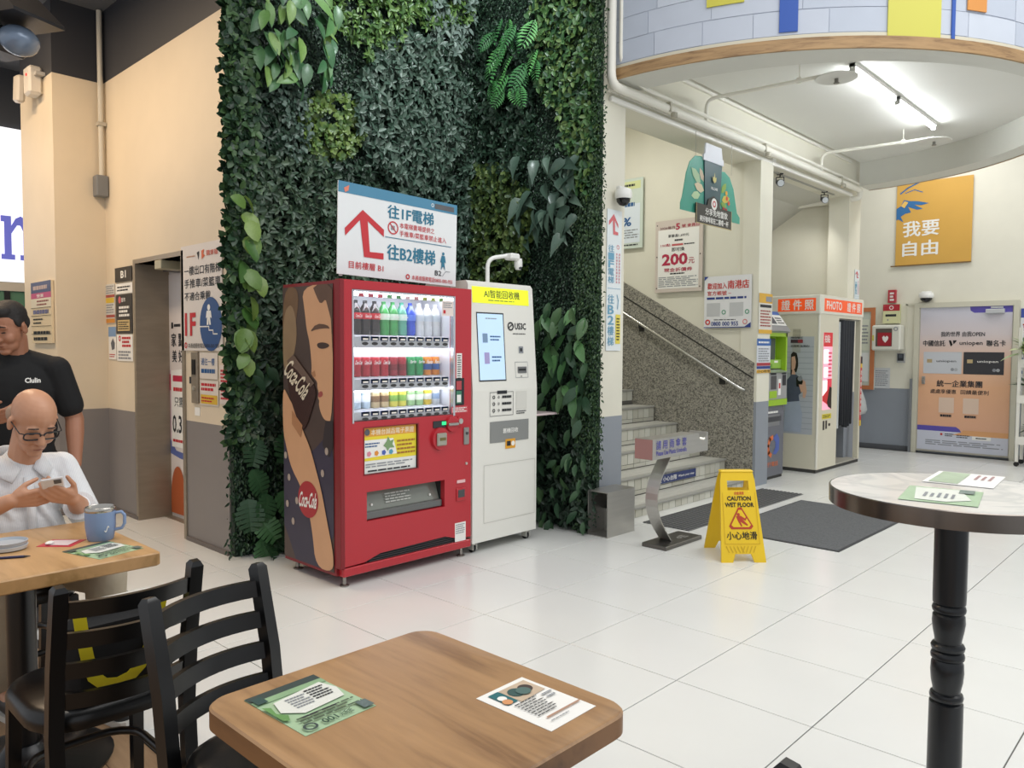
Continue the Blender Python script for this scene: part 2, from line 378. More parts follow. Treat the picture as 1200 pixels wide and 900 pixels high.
# ------------------------------------------------------------------ half-round mezzanine drum
DC = (-3.68, 7.885); RO = (2.63, 2.84); RI = (2.49, 2.50); ZD, ZC = 3.57, 3.87
def el(r, t, off=0.0): return (DC[0]+(r[0]+off)*math.cos(t), DC[1]+(r[1]+off)*math.sin(t))
def arc(t0, t1, n): return [t0+(t1-t0)*i/n for i in range(n+1)]
def curved(mb, r, t0, t1, z0, z1, o0, o1, n, m=0):
    """a slab that follows the ellipse, from offset o0 (back) to o1 (front)"""
    ts = arc(t0, t1, n); vs_ = []
    for t in ts:
        for o, z in ((o0, z0), (o1, z0), (o1, z1), (o0, z1)): vs_.append((*el(r, t, o), z))
    fs = [(0, 1, 2, 3), (4*n+3, 4*n+2, 4*n+1, 4*n)]
    for i in range(n):
        for j in range(4): a_, b_ = i*4+j, i*4+(j+1) % 4; fs.append((a_, b_, b_+4, a_+4))
    mb.add(vs_, fs, m)
H = math.pi/2
mb = MB(); ts = arc(-H, H, 64)
vs_ = []
for t in ts:
    vs_ += [(*el(RO, t), 5.4), (*el(RO, t), ZD), (*el(RI, t), ZD), (*el(RI, t), ZC)]
fs = []
for i in range(64):
    for j in range(3): fs.append((i*4+j, i*4+j+1, i*4+j+5, i*4+j+4))
mb.add(vs_, fs)
drum = struct(mb.build('wall_drum', M('#d4d4cc', .65, 0, .03, 3, name='drum_plaster'), smooth=40))
struct(MB().prism([el(RI, t, .03) for t in ts], ZC, ZC+.08).build('ceiling_drum', M('#e2e2dc', .7, 0, .02, 2, name='white_drum_ceiling')))
mb = MB(); curved(mb, RO, -H, H, ZD-.004, ZD+.078, .002, .022, 64)
struct(mb.build('trim_2', wood('drum_wood_trim', '#ab8a60', '#7f6242', (3, 3, 30), .55), smooth=40))
mb = MB(); curved(mb, RO, -H, H, ZD+.078, ZD+.105, .002, .012, 64)
struct(mb.build('trim_3', M('#cfc9b4', .6, name='pale_trim'), smooth=40))
# printed whitewashed bricks, each its own slab
bm_ = [M(c, .75, 0, .05, 6, .15, name='whitewashed_brick') for c in ('#bcc3cf', '#c3cad5', '#b5bdca')]
mort = MB(); curved(mort, RO, -H, H, ZD+.105, 5.38, .001, .004, 64); mort.build('mortar', M('#b3bac6', .9, name='mortar'), drum, smooth=40)
bh = .172; z = ZD+.109; row = 0
while z < 5.2:
    t = -H - (.09 if row % 2 else 0) - random.random()*.04
    while t < 1.1:
        dt = random.uniform(.13, .24); t0, t1 = max(t, -H+.002), min(t+dt-.0018, H)
        if t1-t0 > .02 and z < 4.75:
            q = MB(); j = random.uniform(-.006, .006); curved(q, RO, t0, t1, z+.003+j*.4, z+bh-.003+j*.4, .003, .007+random.random()*.003, 4)
            q.build('brick', random.choice(bm_), drum, smooth=35)
        t += dt
    z += bh; row += 1
# flat coloured rectangles of the wall covering, standing just proud of the bricks
def drum_patch(u0, u1, vb, top, col):
    def on(u, v):                                     # angle and height on the outer ellipse that shows at this pixel
        best = None
        for t in arc(-H, .6, 2000):
            x, y = el(RO, t, .018); d = CAX @ np.array([x, y, 0]); uu = None
            P = np.array([x, y, 4.0]); pu, pv = pix(P)
            if best is None or abs(pu[0]-u) < best[0]: best = (abs(pu[0]-u), t, x, y)
        _, t, x, y = best
        d = ray(u, v); k_ = math.hypot(x, y)/math.hypot(d[0], d[1]); return t, CAM_H+d[2]*k_
    (t0, z0), (t1, _) = on(u0, vb), on(u1, vb)
    q = MB(); curved(q, RO, t0, t1, z0, top, .010, .019, 6); q.build('colour_panel', M(col, .6, name='panel_'+col[1:]), drum, smooth=35)
drum_patch(828, 872, 9, 4.75, '#c9c24a'); drum_patch(914, 936, 38, 4.75, '#2c54a6'); drum_patch(1042, 1104, 43, 4.75, '#c8c458')
drum_patch(1117, 1121, 45, 4.75, '#2c54a6'); drum_patch(1135, 1157, 11, 4.75, '#cf8c44')

# ------------------------------------------------------------------ staircase (goes up towards -x behind the plant wall)
st = thing('staircase', 'grey stone staircase with tiled risers between the plant wall and the pillar', 'stairs', (-3.74, 6.4675, 0))
tread_m = M('#b7b6ae', .6, 0, .08, 12, name='stone_tread'); rt = [M(c, .5, name='riser_tile') for c in ('#c3c1b4', '#bab8aa', '#cac9bd')]
noses = [(-3.74+.305*0, .095)] + [(-3.74-.305*i, .095+.175*i) for i in range(1, 11)]
for i, (xn, zt) in enumerate(noses):
    x = xn+3.74; zb = 0 if i == 0 else noses[i-1][1]
    s = MB().box(x-.32, x-.012, -1.18, 1.18, 0 if i < 3 else zb-.15, zt-.012).build('step', M('#66645d', .7, name='riser_bed'), st)
    for q in range(3): MB().box(x-.30+q*.088, x-.30+q*.088+.086, -1.18, 1.18, zt-.012, zt-.002).build('tread_strip', tread_m, s)
    MB().box(x-.045, x+.012, -1.18, 1.18, zt-.022, zt, b=.004).build('nosing', M('#9a9992', .5, name='nosing_grey'), s)
    if i < 8:
        hh = zt-.022-zb
        n = 22; w = 2.36/n
        for q in range(n):
            if hh > .1:
                MB().box(x-.012, x-.004, -1.18+q*w+.004, -1.18+(q+1)*w-.004, zb+hh*.30, zt-.024).build('riser_tile', rt[(q*5+i) % 3], s)
                if q % 2 == 0 and i < 5: MB().box(x-.012, x-.004, -1.18+q*w+.004, -1.18+(q+2)*w-.004, zb+.004, zb+hh*.30-.005).build('riser_tile', rt[(q+i) % 3], s)
            else: MB().box(x-.012, x-.004, -1.18+q*w+.004, -1.18+(q+1)*w-.004, zb+.002, zt-.024).build('riser_tile', rt[(q*5+i) % 3], s)
# granite cladding of the stair wall
gm = bpy.data.materials.new('speckled_granite'); gm.use_nodes = True; nt = gm.node_tree; pb = nt.nodes['Principled BSDF']
vo = nt.nodes.new('ShaderNodeTexVoronoi'); vo.inputs['Scale'].default_value = 85; tc = nt.nodes.new('ShaderNodeTexCoord'); nt.links.new(tc.outputs['Object'], vo.inputs['Vector'])
cr = nt.nodes.new('ShaderNodeValToRGB'); sp = nt.nodes.new('ShaderNodeSeparateColor'); nt.links.new(vo.outputs['Color'], sp.inputs[0]); nt.links.new(sp.outputs[0], cr.inputs[0])
e = cr.color_ramp.elements; e[0].position = 0; e[0].color = (*lin('#54524a'), 1); e[1].position = 1; e[1].color = (*lin('#aaa698'), 1)
x_ = e.new(.4); x_.color = (*lin('#85827a'), 1); nt.links.new(cr.outputs[0], pb.inputs['Base Color']); pb.inputs['Roughness'].default_value = .5
zf = lambda x: 1.314+(x+3.74)*(-.557)
struct(MB().prism([(-3.74, 0), (-3.74, zf(-3.74)), (-7.35, zf(-7.35)), (-7.35, 0)], 7.655, 7.68, axis=1).build('wall_granite', gm))
o = MB().prism([(-3.75, zf(-3.74)-.17), (-3.75, zf(-3.74)-.155), (-7.3, zf(-7.3)-.155), (-7.3, zf(-7.3)-.17)], 7.650, 7.656, axis=1).build('trim_shadow_gap', M('#2c2b29', .7, name='shadow_gap_dark')); struct(o)  # dark strip painting the shadow gap that runs along the handrail
hr = thing('handrail', 'steel handrail sloping along the speckled granite stair wall', 'handrail', (-3.83, 7.59, 0))
zr = lambda x: 1.022+(x+3.83)*(-.556)
MB().tube([(0, .03, zr(-3.83)-.0), (-.03, 0, zr(-3.86)), (-3.3, 0, zr(-7.13))], .02, 10).build('rail', M('#c2c1bb', .25, 1.0, name='polished_steel'), hr, 40)
for xb in (-4.1, -5.15, -6.2):
    q = MB().box(xb+3.83-.035, xb+3.83+.035, .055, .065, zr(xb)-.10, zr(xb)-.03); q.tube([(xb+3.83, .06, zr(xb)-.06), (xb+3.83, 0, zr(xb)-.055), (xb+3.83, 0, zr(xb)-.01)], .008, 6); q.build('bracket', M('#3a3a38', .5, .5, name='dark_bracket'), hr)

# ------------------------------------------------------------------ pipes, lamps and fittings on the lintel and the drum ceiling
def bend(p, r=.06, n=5):
    """round the corners of a polyline"""
    P = [Vector(q) for q in p]; out = [P[0]]
    for a, b, c in zip(P[:-2], P[1:-1], P[2:]):
        d1, d2 = (a-b), (c-b); l = min(r, d1.length*.45, d2.length*.45); s, e = b+d1.normalized()*l, b+d2.normalized()*l
        for i in range(n+1): t = i/n; out.append((s*(1-t)+b*t)*(1-t)+(b*(1-t)+e*t)*t)
    return out+[P[-1]]
pip = thing('sprinkler_pipe', 'long cream sprinkler main with elbows along the lintel over the stairs', 'pipe', (-3.66, 5.0, 3.5))
def lp(pts): return [(x+3.66, y-5.0, z-3.5) for x, y, z in pts]
YL = 4.94
MB().tube(bend(lp([(-3.64, YL, 5.3), (-3.64, YL, 3.50), (-3.64, 10.30, 3.50), (-3.64, 10.30, 3.40), (-5.2, 10.36, 3.40)]), .10), .036, 10).build('main_pipe', CREAMP, pip, 40)
for y, xx, zz in ((6.40, -2.52, 3.73), (9.05, -2.49, 3.73)):
    b_ = MB().tube(bend(lp([(-3.64, y, 3.50), (-3.64, y, zz), (xx, y+.13, zz)]), .09), .017, 8).build('branch_pipe', CREAMP, pip, 40)
    MB().lathe([(.03, 0), (.035, -.004), (.16, -.03), (.17, -.034), (.165, -.04), (.012, -.042)], 28, lp([(xx, y+.13, zz-.0)])[0]).build('sprinkler_disc', M('#d8d8d2', .5, name='white_disc'), pip, 40)
    MB().lathe([(.016, -.04), (.016, -.07), (.024, -.075), (.024, -.08)], 10, lp([(xx, y+.13, zz)])[0]).build('sprinkler_head', M('#8d8b85', .4, .8, name='sprinkler_metal'), pip)
    hx, hy, hz = lp([(xx-.30, y+.10, zz)])[0]
    MB().cyl((hx, hy, hz+.0), (hx, hy, ZC-3.5), .006, n=6).box(hx-.02, hx+.02, hy-.012, hy+.012, hz-.02, hz+.03).build('hanger', CREAMP, pip)
for y in (5.75, 7.55, 9.6):
    MB().box(-.0, .06, y-5-.012, y-5+.012, -.03, .05).lathe([(.03, -.1), (.03, -.06)], 8, (.05, y-5+.06, .03)).build('pipe_clamp', M('#b9b5a6', .5, .3, name='clamp_paint'), pip)
cp = thing('conduit_pipe', 'thinner cream conduit beside the sprinkler main at the drum corner', 'pipe', (-3.62, 5.04, 3.6))
MB().tube(bend([(0, 0.0, 1.7), (0, 0.0, .05), (.0, .30, -.03), (-.02, 5.2, -.03)], .12), .017, 8).build('conduit', CREAMP, cp, 40)
tr = thing('cable_trunking', 'narrow white cable trunking along the lower edge of the lintel', 'trunking', (-3.725, 7.7, 3.44))
MB().box(-.015, .015, -2.65, 2.55, -.02, .02, b=.004).box(-.018, .022, .22, .30, -.03, .05, b=.003).build('channel', M('#efeee8', .4, name='trunking_white'), tr)
MB().box(.0, .02, -2.7, .2, .045, .06).build('cable', CREAMP, tr)
# wall/ceiling bead inside the drum
struct(MB().box(-3.74, -3.715, 5.5, 10.2, ZC-.03, ZC).build('trim_5', CREAMP))
tube_e = M('#f7fbff', .4, 0, emit=60.0, name='lit_fluorescent_tube')
for i, (y0, y1, lab) in enumerate(((6.76, 7.84, 'lit fluorescent tube on the drum ceiling, the one nearer the brick rim'), (7.93, 9.12, 'lit fluorescent tube on the drum ceiling, the one nearer the rear wall'))):
    f_ = thing('fluorescent_light', lab, 'ceiling light', (-2.48, (y0+y1)/2, ZC), group='tube lights under the drum')
    L = (y1-y0)/2
    MB().box(-.03, .03, -L, L, -.035, 0, b=.004).build('batten', WHITE, f_)
    MB().cyl((0, -L+.02, -.052), (0, L-.02, -.052), .016, n=12).build('tube', tube_e, f_, 40)
    MB().box(-.022, .022, -L, -L+.02, -.075, 0).box(-.022, .022, L-.02, L, -.075, 0).build('end_cap', M('#bcbcb8', .4, name='end_cap_grey'), f_)
for i, (u, v, lab) in enumerate(((914, 213, 'small black spotlight under the lintel, next to the pillar'), (966, 233, 'small black spotlight under the lintel, above the photo booth'))):
    p = PZ(u, v, 3.34); s_ = thing('spotlight', lab, 'spotlight', (p[0], p[1], 3.43), .6, group='black spotlights on the lintel')
    MB().box(-.03, .03, -.03, .03, -.012, 0).cyl((0, 0, -.012), (0, 0, -.04), .007, n=6).build('mount', BLACK, s_)
    MB().box(-.045, -.038, -.012, .012, -.11, -.04).box(.038, .045, -.012, .012, -.11, -.04).box(-.045, .045, -.012, .012, -.045, -.038).build('yoke', BLACK, s_)
    MB().cyl((0, .06, -.085), (0, -.05, -.115), .034, .042, n=14).build('lamp_head', BLACK, s_, 40)
    spot('bay_spot_lamp', (p[0]-.06, p[1], 3.28), (-4.7, 10.2, 1.9), 16, (1.0, .97, .92), 110, .8, .04)
    MB().cyl((0, -.05, -.115), (0, -.055, -.116), .036, n=14).build('lens', M('#c7ccd0', .1, name='lamp_lens'), s_)
tk = thing('spotlight_track', 'thin dark lighting track on the underside of the lintel', 'track', (-3.86, 9.0, 3.43))
MB().box(-.015, .015, -1.0, 1.0, -.012, 0, b=.003).build('rail', M('#a7a69e', .5, name='track_grey'), tk)
def dome(name, label, loc, rz=0, parent_wall=True, r=.055):
    d_ = thing(name, label, 'camera', loc, rz)
    MB().box(-.06, .06, -.01, .03, .03, .05, b=.004).lathe([(r, .03), (r*1.12, .0), (r*1.12, -.03), (r, -.045)], 20).build('housing', WHITE, d_, 40)
    MB().lathe([(r*.92, -.045), (r*.85, -.07), (r*.5, -.095), (.004, -.104)], 20).build('dome', M('#17181b', .12, name='smoked_dome'), d_, 40)
    return d_
dome('dome_camera', 'white dome security camera at the plant wall edge above the vertical sign', (-3.66, 5.15, 2.70), math.pi/2, r=.062)
p = PY(1085, 348, 11.9); dome('dome_camera', 'white dome security camera above the orange poster door', (p[0], 11.92, p[2]+.03), r=.085)

# top left: column fittings
p = PY(34, 97, 2.02); em = thing('emergency_light', 'white twin emergency light high on the cafe column corner', 'light', (p[0], 2.05, p[2]))
MB().box(-.06, .10, -.06, .05, -.11, .13, b=.02).build('body', M('#d9d2c6', .4, name='aged_white'), em)
MB().box(-.21, -.08, -.10, -.03, -.17, .06, b=.02, T=Matrix.Rotation(.18, 4, 'Y')).build('lamp', M('#cfc6b8', .4, name='aged_white_2'), em)
MB().cyl((.05, -.06, .05), (.05, -.066, .05), .012, n=8).build('indicator', M('#e02020', .4, emit=2.0, name='red_led'), em)
MB().box(.10, .16, -.02, .05, .04, .07).build('bracket', M('#b8b4ac', .5, name='bracket_grey'), em)
p = PX(14, 30, -5.6); cl = thing('ceiling_speaker_lamp', 'black hooded stage lamp hanging at the top left corner', 'stage lamp', (p[0], p[1], p[2]), .4)
MB().prism([(-.28, .16), (.02, .22), (.24, .02), (.24, .0), (-.28, .02)], -.17, .17, axis=1).build('hood', M('#2b2a2b', .35, .3, name='dark_hood'), cl)
MB().box(-.24, -.02, -.14, .14, -.16, .0, b=.03).build('lamp_body', M('#3a3b3e', .3, .3, name='dark_lamp'), cl)
MB().ell((.06, 0, -.10), (.10, .12, .09)).build('reflector', M('#75859a', .25, .2, name='blue_grey_shell'), cl, 60)
MB().box(-.20, .06, -.10, .10, .10, .13).build('bulb', M('#fff4e0', .4, emit=5.0, name='lit_bulb'), cl)
MB().cyl((0, 0, .15), (0, 0, 4.34-p[2]), .018, n=8).build('stem', BLACK, cl)
cdt = thing('wall_conduit', 'thin cream conduit ending in a grey box in the corner by the elevator', 'conduit', (-7.25, 2.46, 0))
z1 = PY(118, 210, 2.46)[2]
MB().cyl((0, 0, z1), (0, 0, 4.33), .022, n=10).build('conduit', M('#cfc8b8', .5, name='conduit_cream'), cdt, 40)
MB().box(-.045, .06, -.06, .035, z1-.16, z1+.02, b=.006).build('switch_box', M('#77797b', .45, name='box_grey'), cdt)
MB().box(-.03, .03, -.03, .035, z1+.45, z1+.48).build('clip', M('#b7b1a2', .5, name='clip'), cdt)
# bright shop fascia with purple letter behind the column
za, zb = PX(0, 148, -9.45)[2], PX(10, 330, -9.45)[2]
fas = thing('shop_sign', 'bright white shop fascia with a purple letter n behind the column', 'sign', (-9.45, 1.9, zb), math.pi/2)
MB().box(-1.6, 1.2, 0, .05, 0, za-zb).build('panel', M('#eef0f6', .5, emit=.9, name='backlit_white'), fas)
fs_ = Sign('letters', '', '', (0, -.002, (za-zb)/2), 0, 2.8, za-zb, 0, None, parent=fas)
y0, y1, zt_, zb_ = PX(1, 280, -9.45)[1], PX(32, 280, -9.45)[1], PX(10, 253, -9.45)[2], PX(10, 304, -9.45)[2]
fx = lambda y: (y-1.9)/2.8+.5
fy = lambda z: 1-(z-zb)/(za-zb)
pu = M('#6a72d4', .5, emit=.4, name='purple_letter')
def slab_serif(x0, x1, t, b):
    w = x1-x0; s = .17*w
    fs_.poly([(x0, t), (x0+.32*w, t), (x0+.32*w, b-.12*(b-t)), (x0+.42*w, b-.12*(b-t)), (x0+.42*w, b), (x0, b), (x0, b-.12*(b-t)), (x0+.10*w, b-.12*(b-t)), (x0+.10*w, t+.14*(b-t)), (x0, t+.14*(b-t))], pu, 2, 'lettering')
    fs_.poly([(x0+.32*w, t+.22*(b-t)), (x0+.45*w, t+.05*(b-t)), (x0+.62*w, t-.02*(b-t)), (x0+.8*w, t+.08*(b-t)), (x0+.9*w, t+.3*(b-t)), (x0+.9*w, b-.12*(b-t)), (x0+w, b-.12*(b-t)), (x0+w, b), (x0+.58*w, b), (x0+.58*w, b-.12*(b-t)), (x0+.68*w, b-.12*(b-t)), (x0+.68*w, t+.33*(b-t)), (x0+.6*w, t+.2*(b-t)), (x0+.5*w, t+.2*(b-t)), (x0+.32*w, t+.4*(b-t))], pu, 2, 'lettering')
slab_serif(fx(y0), fx(y1)+.02, fy(zt_), fy(zb_))
sh = thing('shop_counter', 'pale green shop counter front under the white fascia', 'shop front', (-9.40, 1.9, 0), math.pi/2)
MB().box(-1.6, 1.2, 0, .06, zb-.10, zb-.01).build('fascia_edge', M('#cfc9bd', .5, name='fascia_edge'), sh)
MB().box(-1.6, 1.2, .02, .06, 1.5, zb-.10).build('glazing', M('#5f8a74', .2, name='green_glass'), sh)
for x in (-.6, .32, .55): MB().box(x, x+.05, 0, .06, 0, zb-.10).build('mullion', M('#26282b', .4, name='dark_frame'), sh)
MB().box(-1.6, 1.2, 0, .06, 0, 1.5).build('counter', M('#6b6660', .5, name='counter_brown'), sh)

# ------------------------------------------------------------------ plant wall: two faces meeting in an inner corner
pw = thing('plant_wall', 'tall corner wall covered in dense mixed green foliage behind the vending machine', 'plant wall', (-5.0, 2.55, 0))
PW = np.array([-5.0, 2.55, 0.0])
GZ1 = 5.3
# faces: origin, direction along the face, outward normal, length
FACES = ((np.array([-5.02, 2.50, 0]), np.array([0, 1., 0]), np.array([1., 0, 0]), 2.36), (np.array([-5.02, 4.86, 0]), np.array([1., 0, 0]), np.array([0, -1., 0]), 1.36))
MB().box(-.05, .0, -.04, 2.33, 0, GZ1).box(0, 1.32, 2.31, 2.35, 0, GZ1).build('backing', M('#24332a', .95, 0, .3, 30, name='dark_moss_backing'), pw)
leafmats = {}
def LM(c, rough=.42, k=1.0):
    if (c, k) not in leafmats: leafmats[c, k] = M(tuple(round(x*k, 4) for x in lin(c)), rough, 0, .25, 14, name='leaf_'+c[1:])
    return leafmats[c, k]
def pt(face, s, z, d): o, a, n, L = FACES[face]; return o+a*s+n*d+np.array([0, 0, z])
# --- leaf outlines: list of (t along, half width), bent down along the length
def leaf_mesh(name, prof, bend_=.25, fold=.25, mat_=None, notch=None):
    mb = MB(); n = len(prof); vs_ = []
    for i, (t, w) in enumerate(prof):
        y = -bend_*t*t; vs_.append((t, 0, y))
        if 0 < i < n-1: vs_ += [(t-(.06 if notch else 0)*0, w, y+fold*w), (t, -w, y+fold*w)]
    fs = []; idx = [0]; k_ = 1
    ids = [(0, None, None)]
    for i in range(1, n-1): ids.append((k_, k_+1, k_+2)); k_ += 3
    ids.append((k_, None, None))
    fs += [(ids[0][0], ids[1][0], ids[1][1]), (ids[0][0], ids[1][2], ids[1][0])]
    for i in range(1, n-2):
        a_, b_ = ids[i], ids[i+1]; fs += [(a_[0], b_[0], b_[1], a_[1]), (a_[2], b_[2], b_[0], a_[0])]
    a_, b_ = ids[-2], ids[-1]; fs += [(a_[0], b_[0], a_[1]), (a_[2], b_[0], a_[0])]
    mb.add(vs_, fs); return mb.mesh(name, mat_, 60, fix=False)
OVAL = [(0, 0), (.12, .12), (.35, .22), (.6, .21), (.82, .13), (1, 0)]
ROUND = [(0, 0), (.1, .2), (.35, .34), (.65, .32), (.88, .18), (1, 0)]
HEART = [(-.08, 0), (.02, .26), (.25, .36), (.55, .27), (.82, .12), (1.05, 0)]
def monstera(name, m_):
    mb = MB(); n = 7; vs_ = [(0, 0, 0)]; fs = []
    for sd in (1, -1):
        for i in range(n):
            t0 = -.05+i*.14; t1 = t0+.10; w = .46*math.sin(math.pi*min(1, (i+1.2)/(n+1.2)))**.7
            o_ = len(vs_); bz = lambda t, w_: -.3*t*t+.18*w_
            vs_ += [(t0, 0, bz(t0, 0)), (t1+.04, 0, bz(t1, 0)), (t1+.10, sd*w*.95, bz(t1, w)-.1*w), (t0+.10, sd*w, bz(t0, w)-.1*w)]
            fs.append((o_, o_+1, o_+2, o_+3) if sd > 0 else (o_+3, o_+2, o_+1, o_))
    mb.add(vs_, fs); return mb.mesh(name, m_, None, fix=False)
def frond(name, m_):
    mb = MB(); vs_ = []; fs = []
    for i in range(9):
        t = .06+i*.1; L_ = .30*math.sin(math.pi*(.15+.8*i/9)); z_ = -.35*t*t
        for sd in (1, -1):
            o_ = len(vs_); vs_ += [(t, 0, z_), (t+.05, sd*.02, z_+.01), (t+.14, sd*L_, z_-.05), (t+.03, sd*L_*.7, z_-.02)]; fs.append((o_, o_+1, o_+2, o_+3) if sd > 0 else (o_+3, o_+2, o_+1, o_))
    o_ = len(vs_); vs_ += [(0, -.008, 0), (1, -.004, -.35), (1, .004, -.35), (0, .008, 0)]; fs.append((o_, o_+1, o_+2, o_+3))
    mb.add(vs_, fs); return mb.mesh(name, m_, None, fix=False)
def place_leaf(me, P, out, down, size, roll, parent=pw):
    """leaf grows from P: its length points down-and-out, its upper side faces out"""
    o_ = bpy.data.objects.new('leaf', me); COL.objects.link(o_); o_.parent = parent
    x = Vector(down).normalized(); n_ = Vector(out); z_ = (n_-x*n_.dot(x)).normalized(); y_ = z_.cross(x)
    m3 = Matrix((x, y_, z_)).transposed() @ Matrix.Rotation(roll, 3, 'X')
    m4 = m3.to_4x4() @ Matrix.Scale(size, 4); m4.translation = Vector(P-PW); o_.matrix_local = m4
    return o_
# big leaves, patch by patch: (face, centre pixel, half extent px, count, mesh list, size m, lift)
def face_at(u, v, face):
    P = PX(u, v, -5.0) if face == 0 else PY(u, v, 4.84)
    o, a, n, L = FACES[face]; return float((P-o) @ a), float(P[2])
def big_patch(face, u0, v0, u1, v1, n, mes, s0, s1, lift=(.13, .22), spread=.9, seed=0, dirz=-1.0):
    rr = random.Random(seed); o, a, nn, L = FACES[face]
    for i in range(n):
        u, v = rr.uniform(u0, u1), rr.uniform(v0, v1); s, z = face_at(u, v, face); s = min(max(s, .01), L-.01)
        ang = rr.gauss(0, spread*.6); d = a*math.sin(ang)+np.array([0, 0, dirz])*math.cos(ang)+nn*rr.uniform(.25, .8)
        place_leaf(rr.choice(mes), pt(face, s, z, rr.uniform(*lift)), nn+np.array([0, 0, .35]), d, rr.uniform(s0, s1), rr.gauss(0, .35))
ov = [leaf_mesh('leaf', OVAL, .3, .3, LM(c, .35)) for c in ('#5a8452', '#4a7247', '#68904f', '#7a9c54', '#3d6440', '#44704a')]
ov_d = [leaf_mesh('leaf', OVAL, .3, .3, LM(c, .35)) for c in ('#3f5c40', '#334f39', '#4b6844')]
ov_y = [leaf_mesh('leaf', ROUND, .3, .25, LM(c, .35)) for c in ('#678844', '#4a7238', '#7c984c')]
SPEAR = [(-.06, 0), (.03, .20), (.25, .26), (.55, .19), (.82, .08), (1.08, 0)]
he = [leaf_mesh('leaf', SPEAR, .35, .35, LM(c, .3)) for c in ('#4b6154', '#40564a', '#586e60')]
mo = [monstera('leaf', LM(c, .4)) for c in ('#3d6240', '#305036', '#467046')]
fr = [frond('leaf', LM(c, .4)) for c in ('#4f8f50', '#62a45c', '#427c48')]
big_patch(0, 285, -15, 385, 100, 66, ov, .13, .20, seed=1)
big_patch(0, 260, 232, 285, 330, 14, ov_y, .11, .16, seed=2)
big_patch(0, 257, 345, 280, 420, 10, ov_y, .12, .17, seed=3)
big_patch(0, 278, 500, 330, 630, 15, mo, .17, .24, seed=4, lift=(.11, .18))
big_patch(1, 592, 10, 645, 110, 22, fr, .18, .27, seed=5)
big_patch(1, 618, 185, 692, 278, 46, he, .13, .21, seed=6)
big_patch(1, 648, 355, 706, 465, 60, ov_d+ov[:2], .14, .20, seed=7)
big_patch(1, 648, 470, 700, 505, 10, ov_d, .13, .18, seed=8)
big_patch(1, 642, 525, 704, 610, 32, ov_d, .10, .14, seed=9)
big_patch(0, 275, 405, 335, 480, 24, ov_d, .10, .14, seed=10)
# --- small and medium leaves: what nobody could count, one mesh per planting
def scatter(name, face, n, cols, size, lift, rough=.38, test=None, shape=(.5, .24), tilt=.7, edge=0.0, zr=(0.02, 5.25), dirz=-1.0, ros=1, bulge=None):
    o, a, nn, L = FACES[face]; nc = max(1, n//ros)
    s = RNG.uniform(-edge, L+(edge if face else 0), nc*40); z = RNG.uniform(zr[0], zr[1], nc*40)
    P = o+np.outer(s, a); P[:, 2] += z
    u, v = pix(P)
    keep = (v > -90)
    if test is not None: keep &= test(u, v)
    P = P[keep][:nc]; nc = len(P)
    if nc == 0: return
    P = P+np.outer(RNG.uniform(lift[0], lift[1], nc), nn)
    P = np.repeat(P, ros, 0); n = len(P)
    if ros > 1:                                       # whorls of leaves round a common point
        th = np.tile(np.arange(ros)*2*np.pi/ros, nc)+np.repeat(RNG.uniform(0, 6.28, nc), ros)+RNG.normal(0, .25, n)
        d = np.outer(np.cos(th), a)+np.outer(RNG.uniform(.15, .75, n), nn); d[:, 2] += np.sin(th)-.15
    else:
        d = np.outer(RNG.normal(0, tilt, n), a)+np.outer(RNG.uniform(.1, .9, n), nn); d[:, 2] += dirz+RNG.normal(0, tilt*.6, n)
    d /= np.linalg.norm(d, axis=1)[:, None]
    up = nn+RNG.normal(0, .4, (n, 3))+np.array([0, 0, .3]); up -= d*(up*d).sum(1)[:, None]; up /= np.linalg.norm(up, axis=1)[:, None]
    sd = np.cross(up, d); sz = RNG.uniform(size[0], size[1], n)[:, None]; f = shape[1]
    def q(t, w): return P+d*sz*t+sd*sz*w*f+up*sz*(abs(w)*.10-.22*t*t)
    V = np.stack([P, q(.32, 1), q(.72, .8), q(1, 0), q(.72, -.8), q(.32, -1)], 1).reshape(-1, 3)-PW
    base = np.arange(n)[:, None]*6
    F = np.concatenate([base+np.array([[0, 3, 2, 1]]), base+np.array([[0, 5, 4, 3]])], 0)
    mi = np.tile(RNG.integers(0, len(cols), n), 2)
    me = bpy.data.meshes.new(name); me.vertices.add(len(V)); me.vertices.foreach_set('co', V.ravel())
    me.loops.add(len(F)*4); me.loops.foreach_set('vertex_index', F.ravel().astype(np.int32))
    me.polygons.add(len(F)); me.polygons.foreach_set('loop_start', np.arange(0, len(F)*4, 4, dtype=np.int32)); me.polygons.foreach_set('loop_total', np.full(len(F), 4, np.int32))
    for c in cols: me.materials.append(LM(c, rough, .74))
    me.polygons.foreach_set('material_index', mi.astype(np.int32)); me.update(calc_edges=True); me.validate()
    o_ = put(name, me, pw); o_['kind'] = 'stuff'; return o_
def inp(*boxes): return lambda u, v: np.any([((u-(x0+x1)/2)/((x1-x0)/2))**2+((v-(y0+y1)/2)/((y1-y0)/2))**2 < 1 for x0, y0, x1, y1 in boxes], axis=0)
HEDGE = ('#2f4a38', '#3a5842', '#263f30', '#46644a')
scatter('fine_foliage', 0, 60000, HEDGE, (.018, .032), (.0, .06), shape=(.5, .3))
scatter('fine_foliage', 1, 40000, HEDGE, (.016, .028), (.0, .06), shape=(.5, .3))
scatter('grey_green_foliage', 0, 3300, ('#5d7767', '#4c6858', '#72897a'), (.05, .08), (.06, .17), test=inp((405, 45, 535, 215)), ros=6)
scatter('grey_green_foliage', 0, 1600, ('#4f6a5a', '#3f5a4a', '#5f7868'), (.045, .075), (.05, .14), test=inp((440, 190, 600, 340)), ros=6)
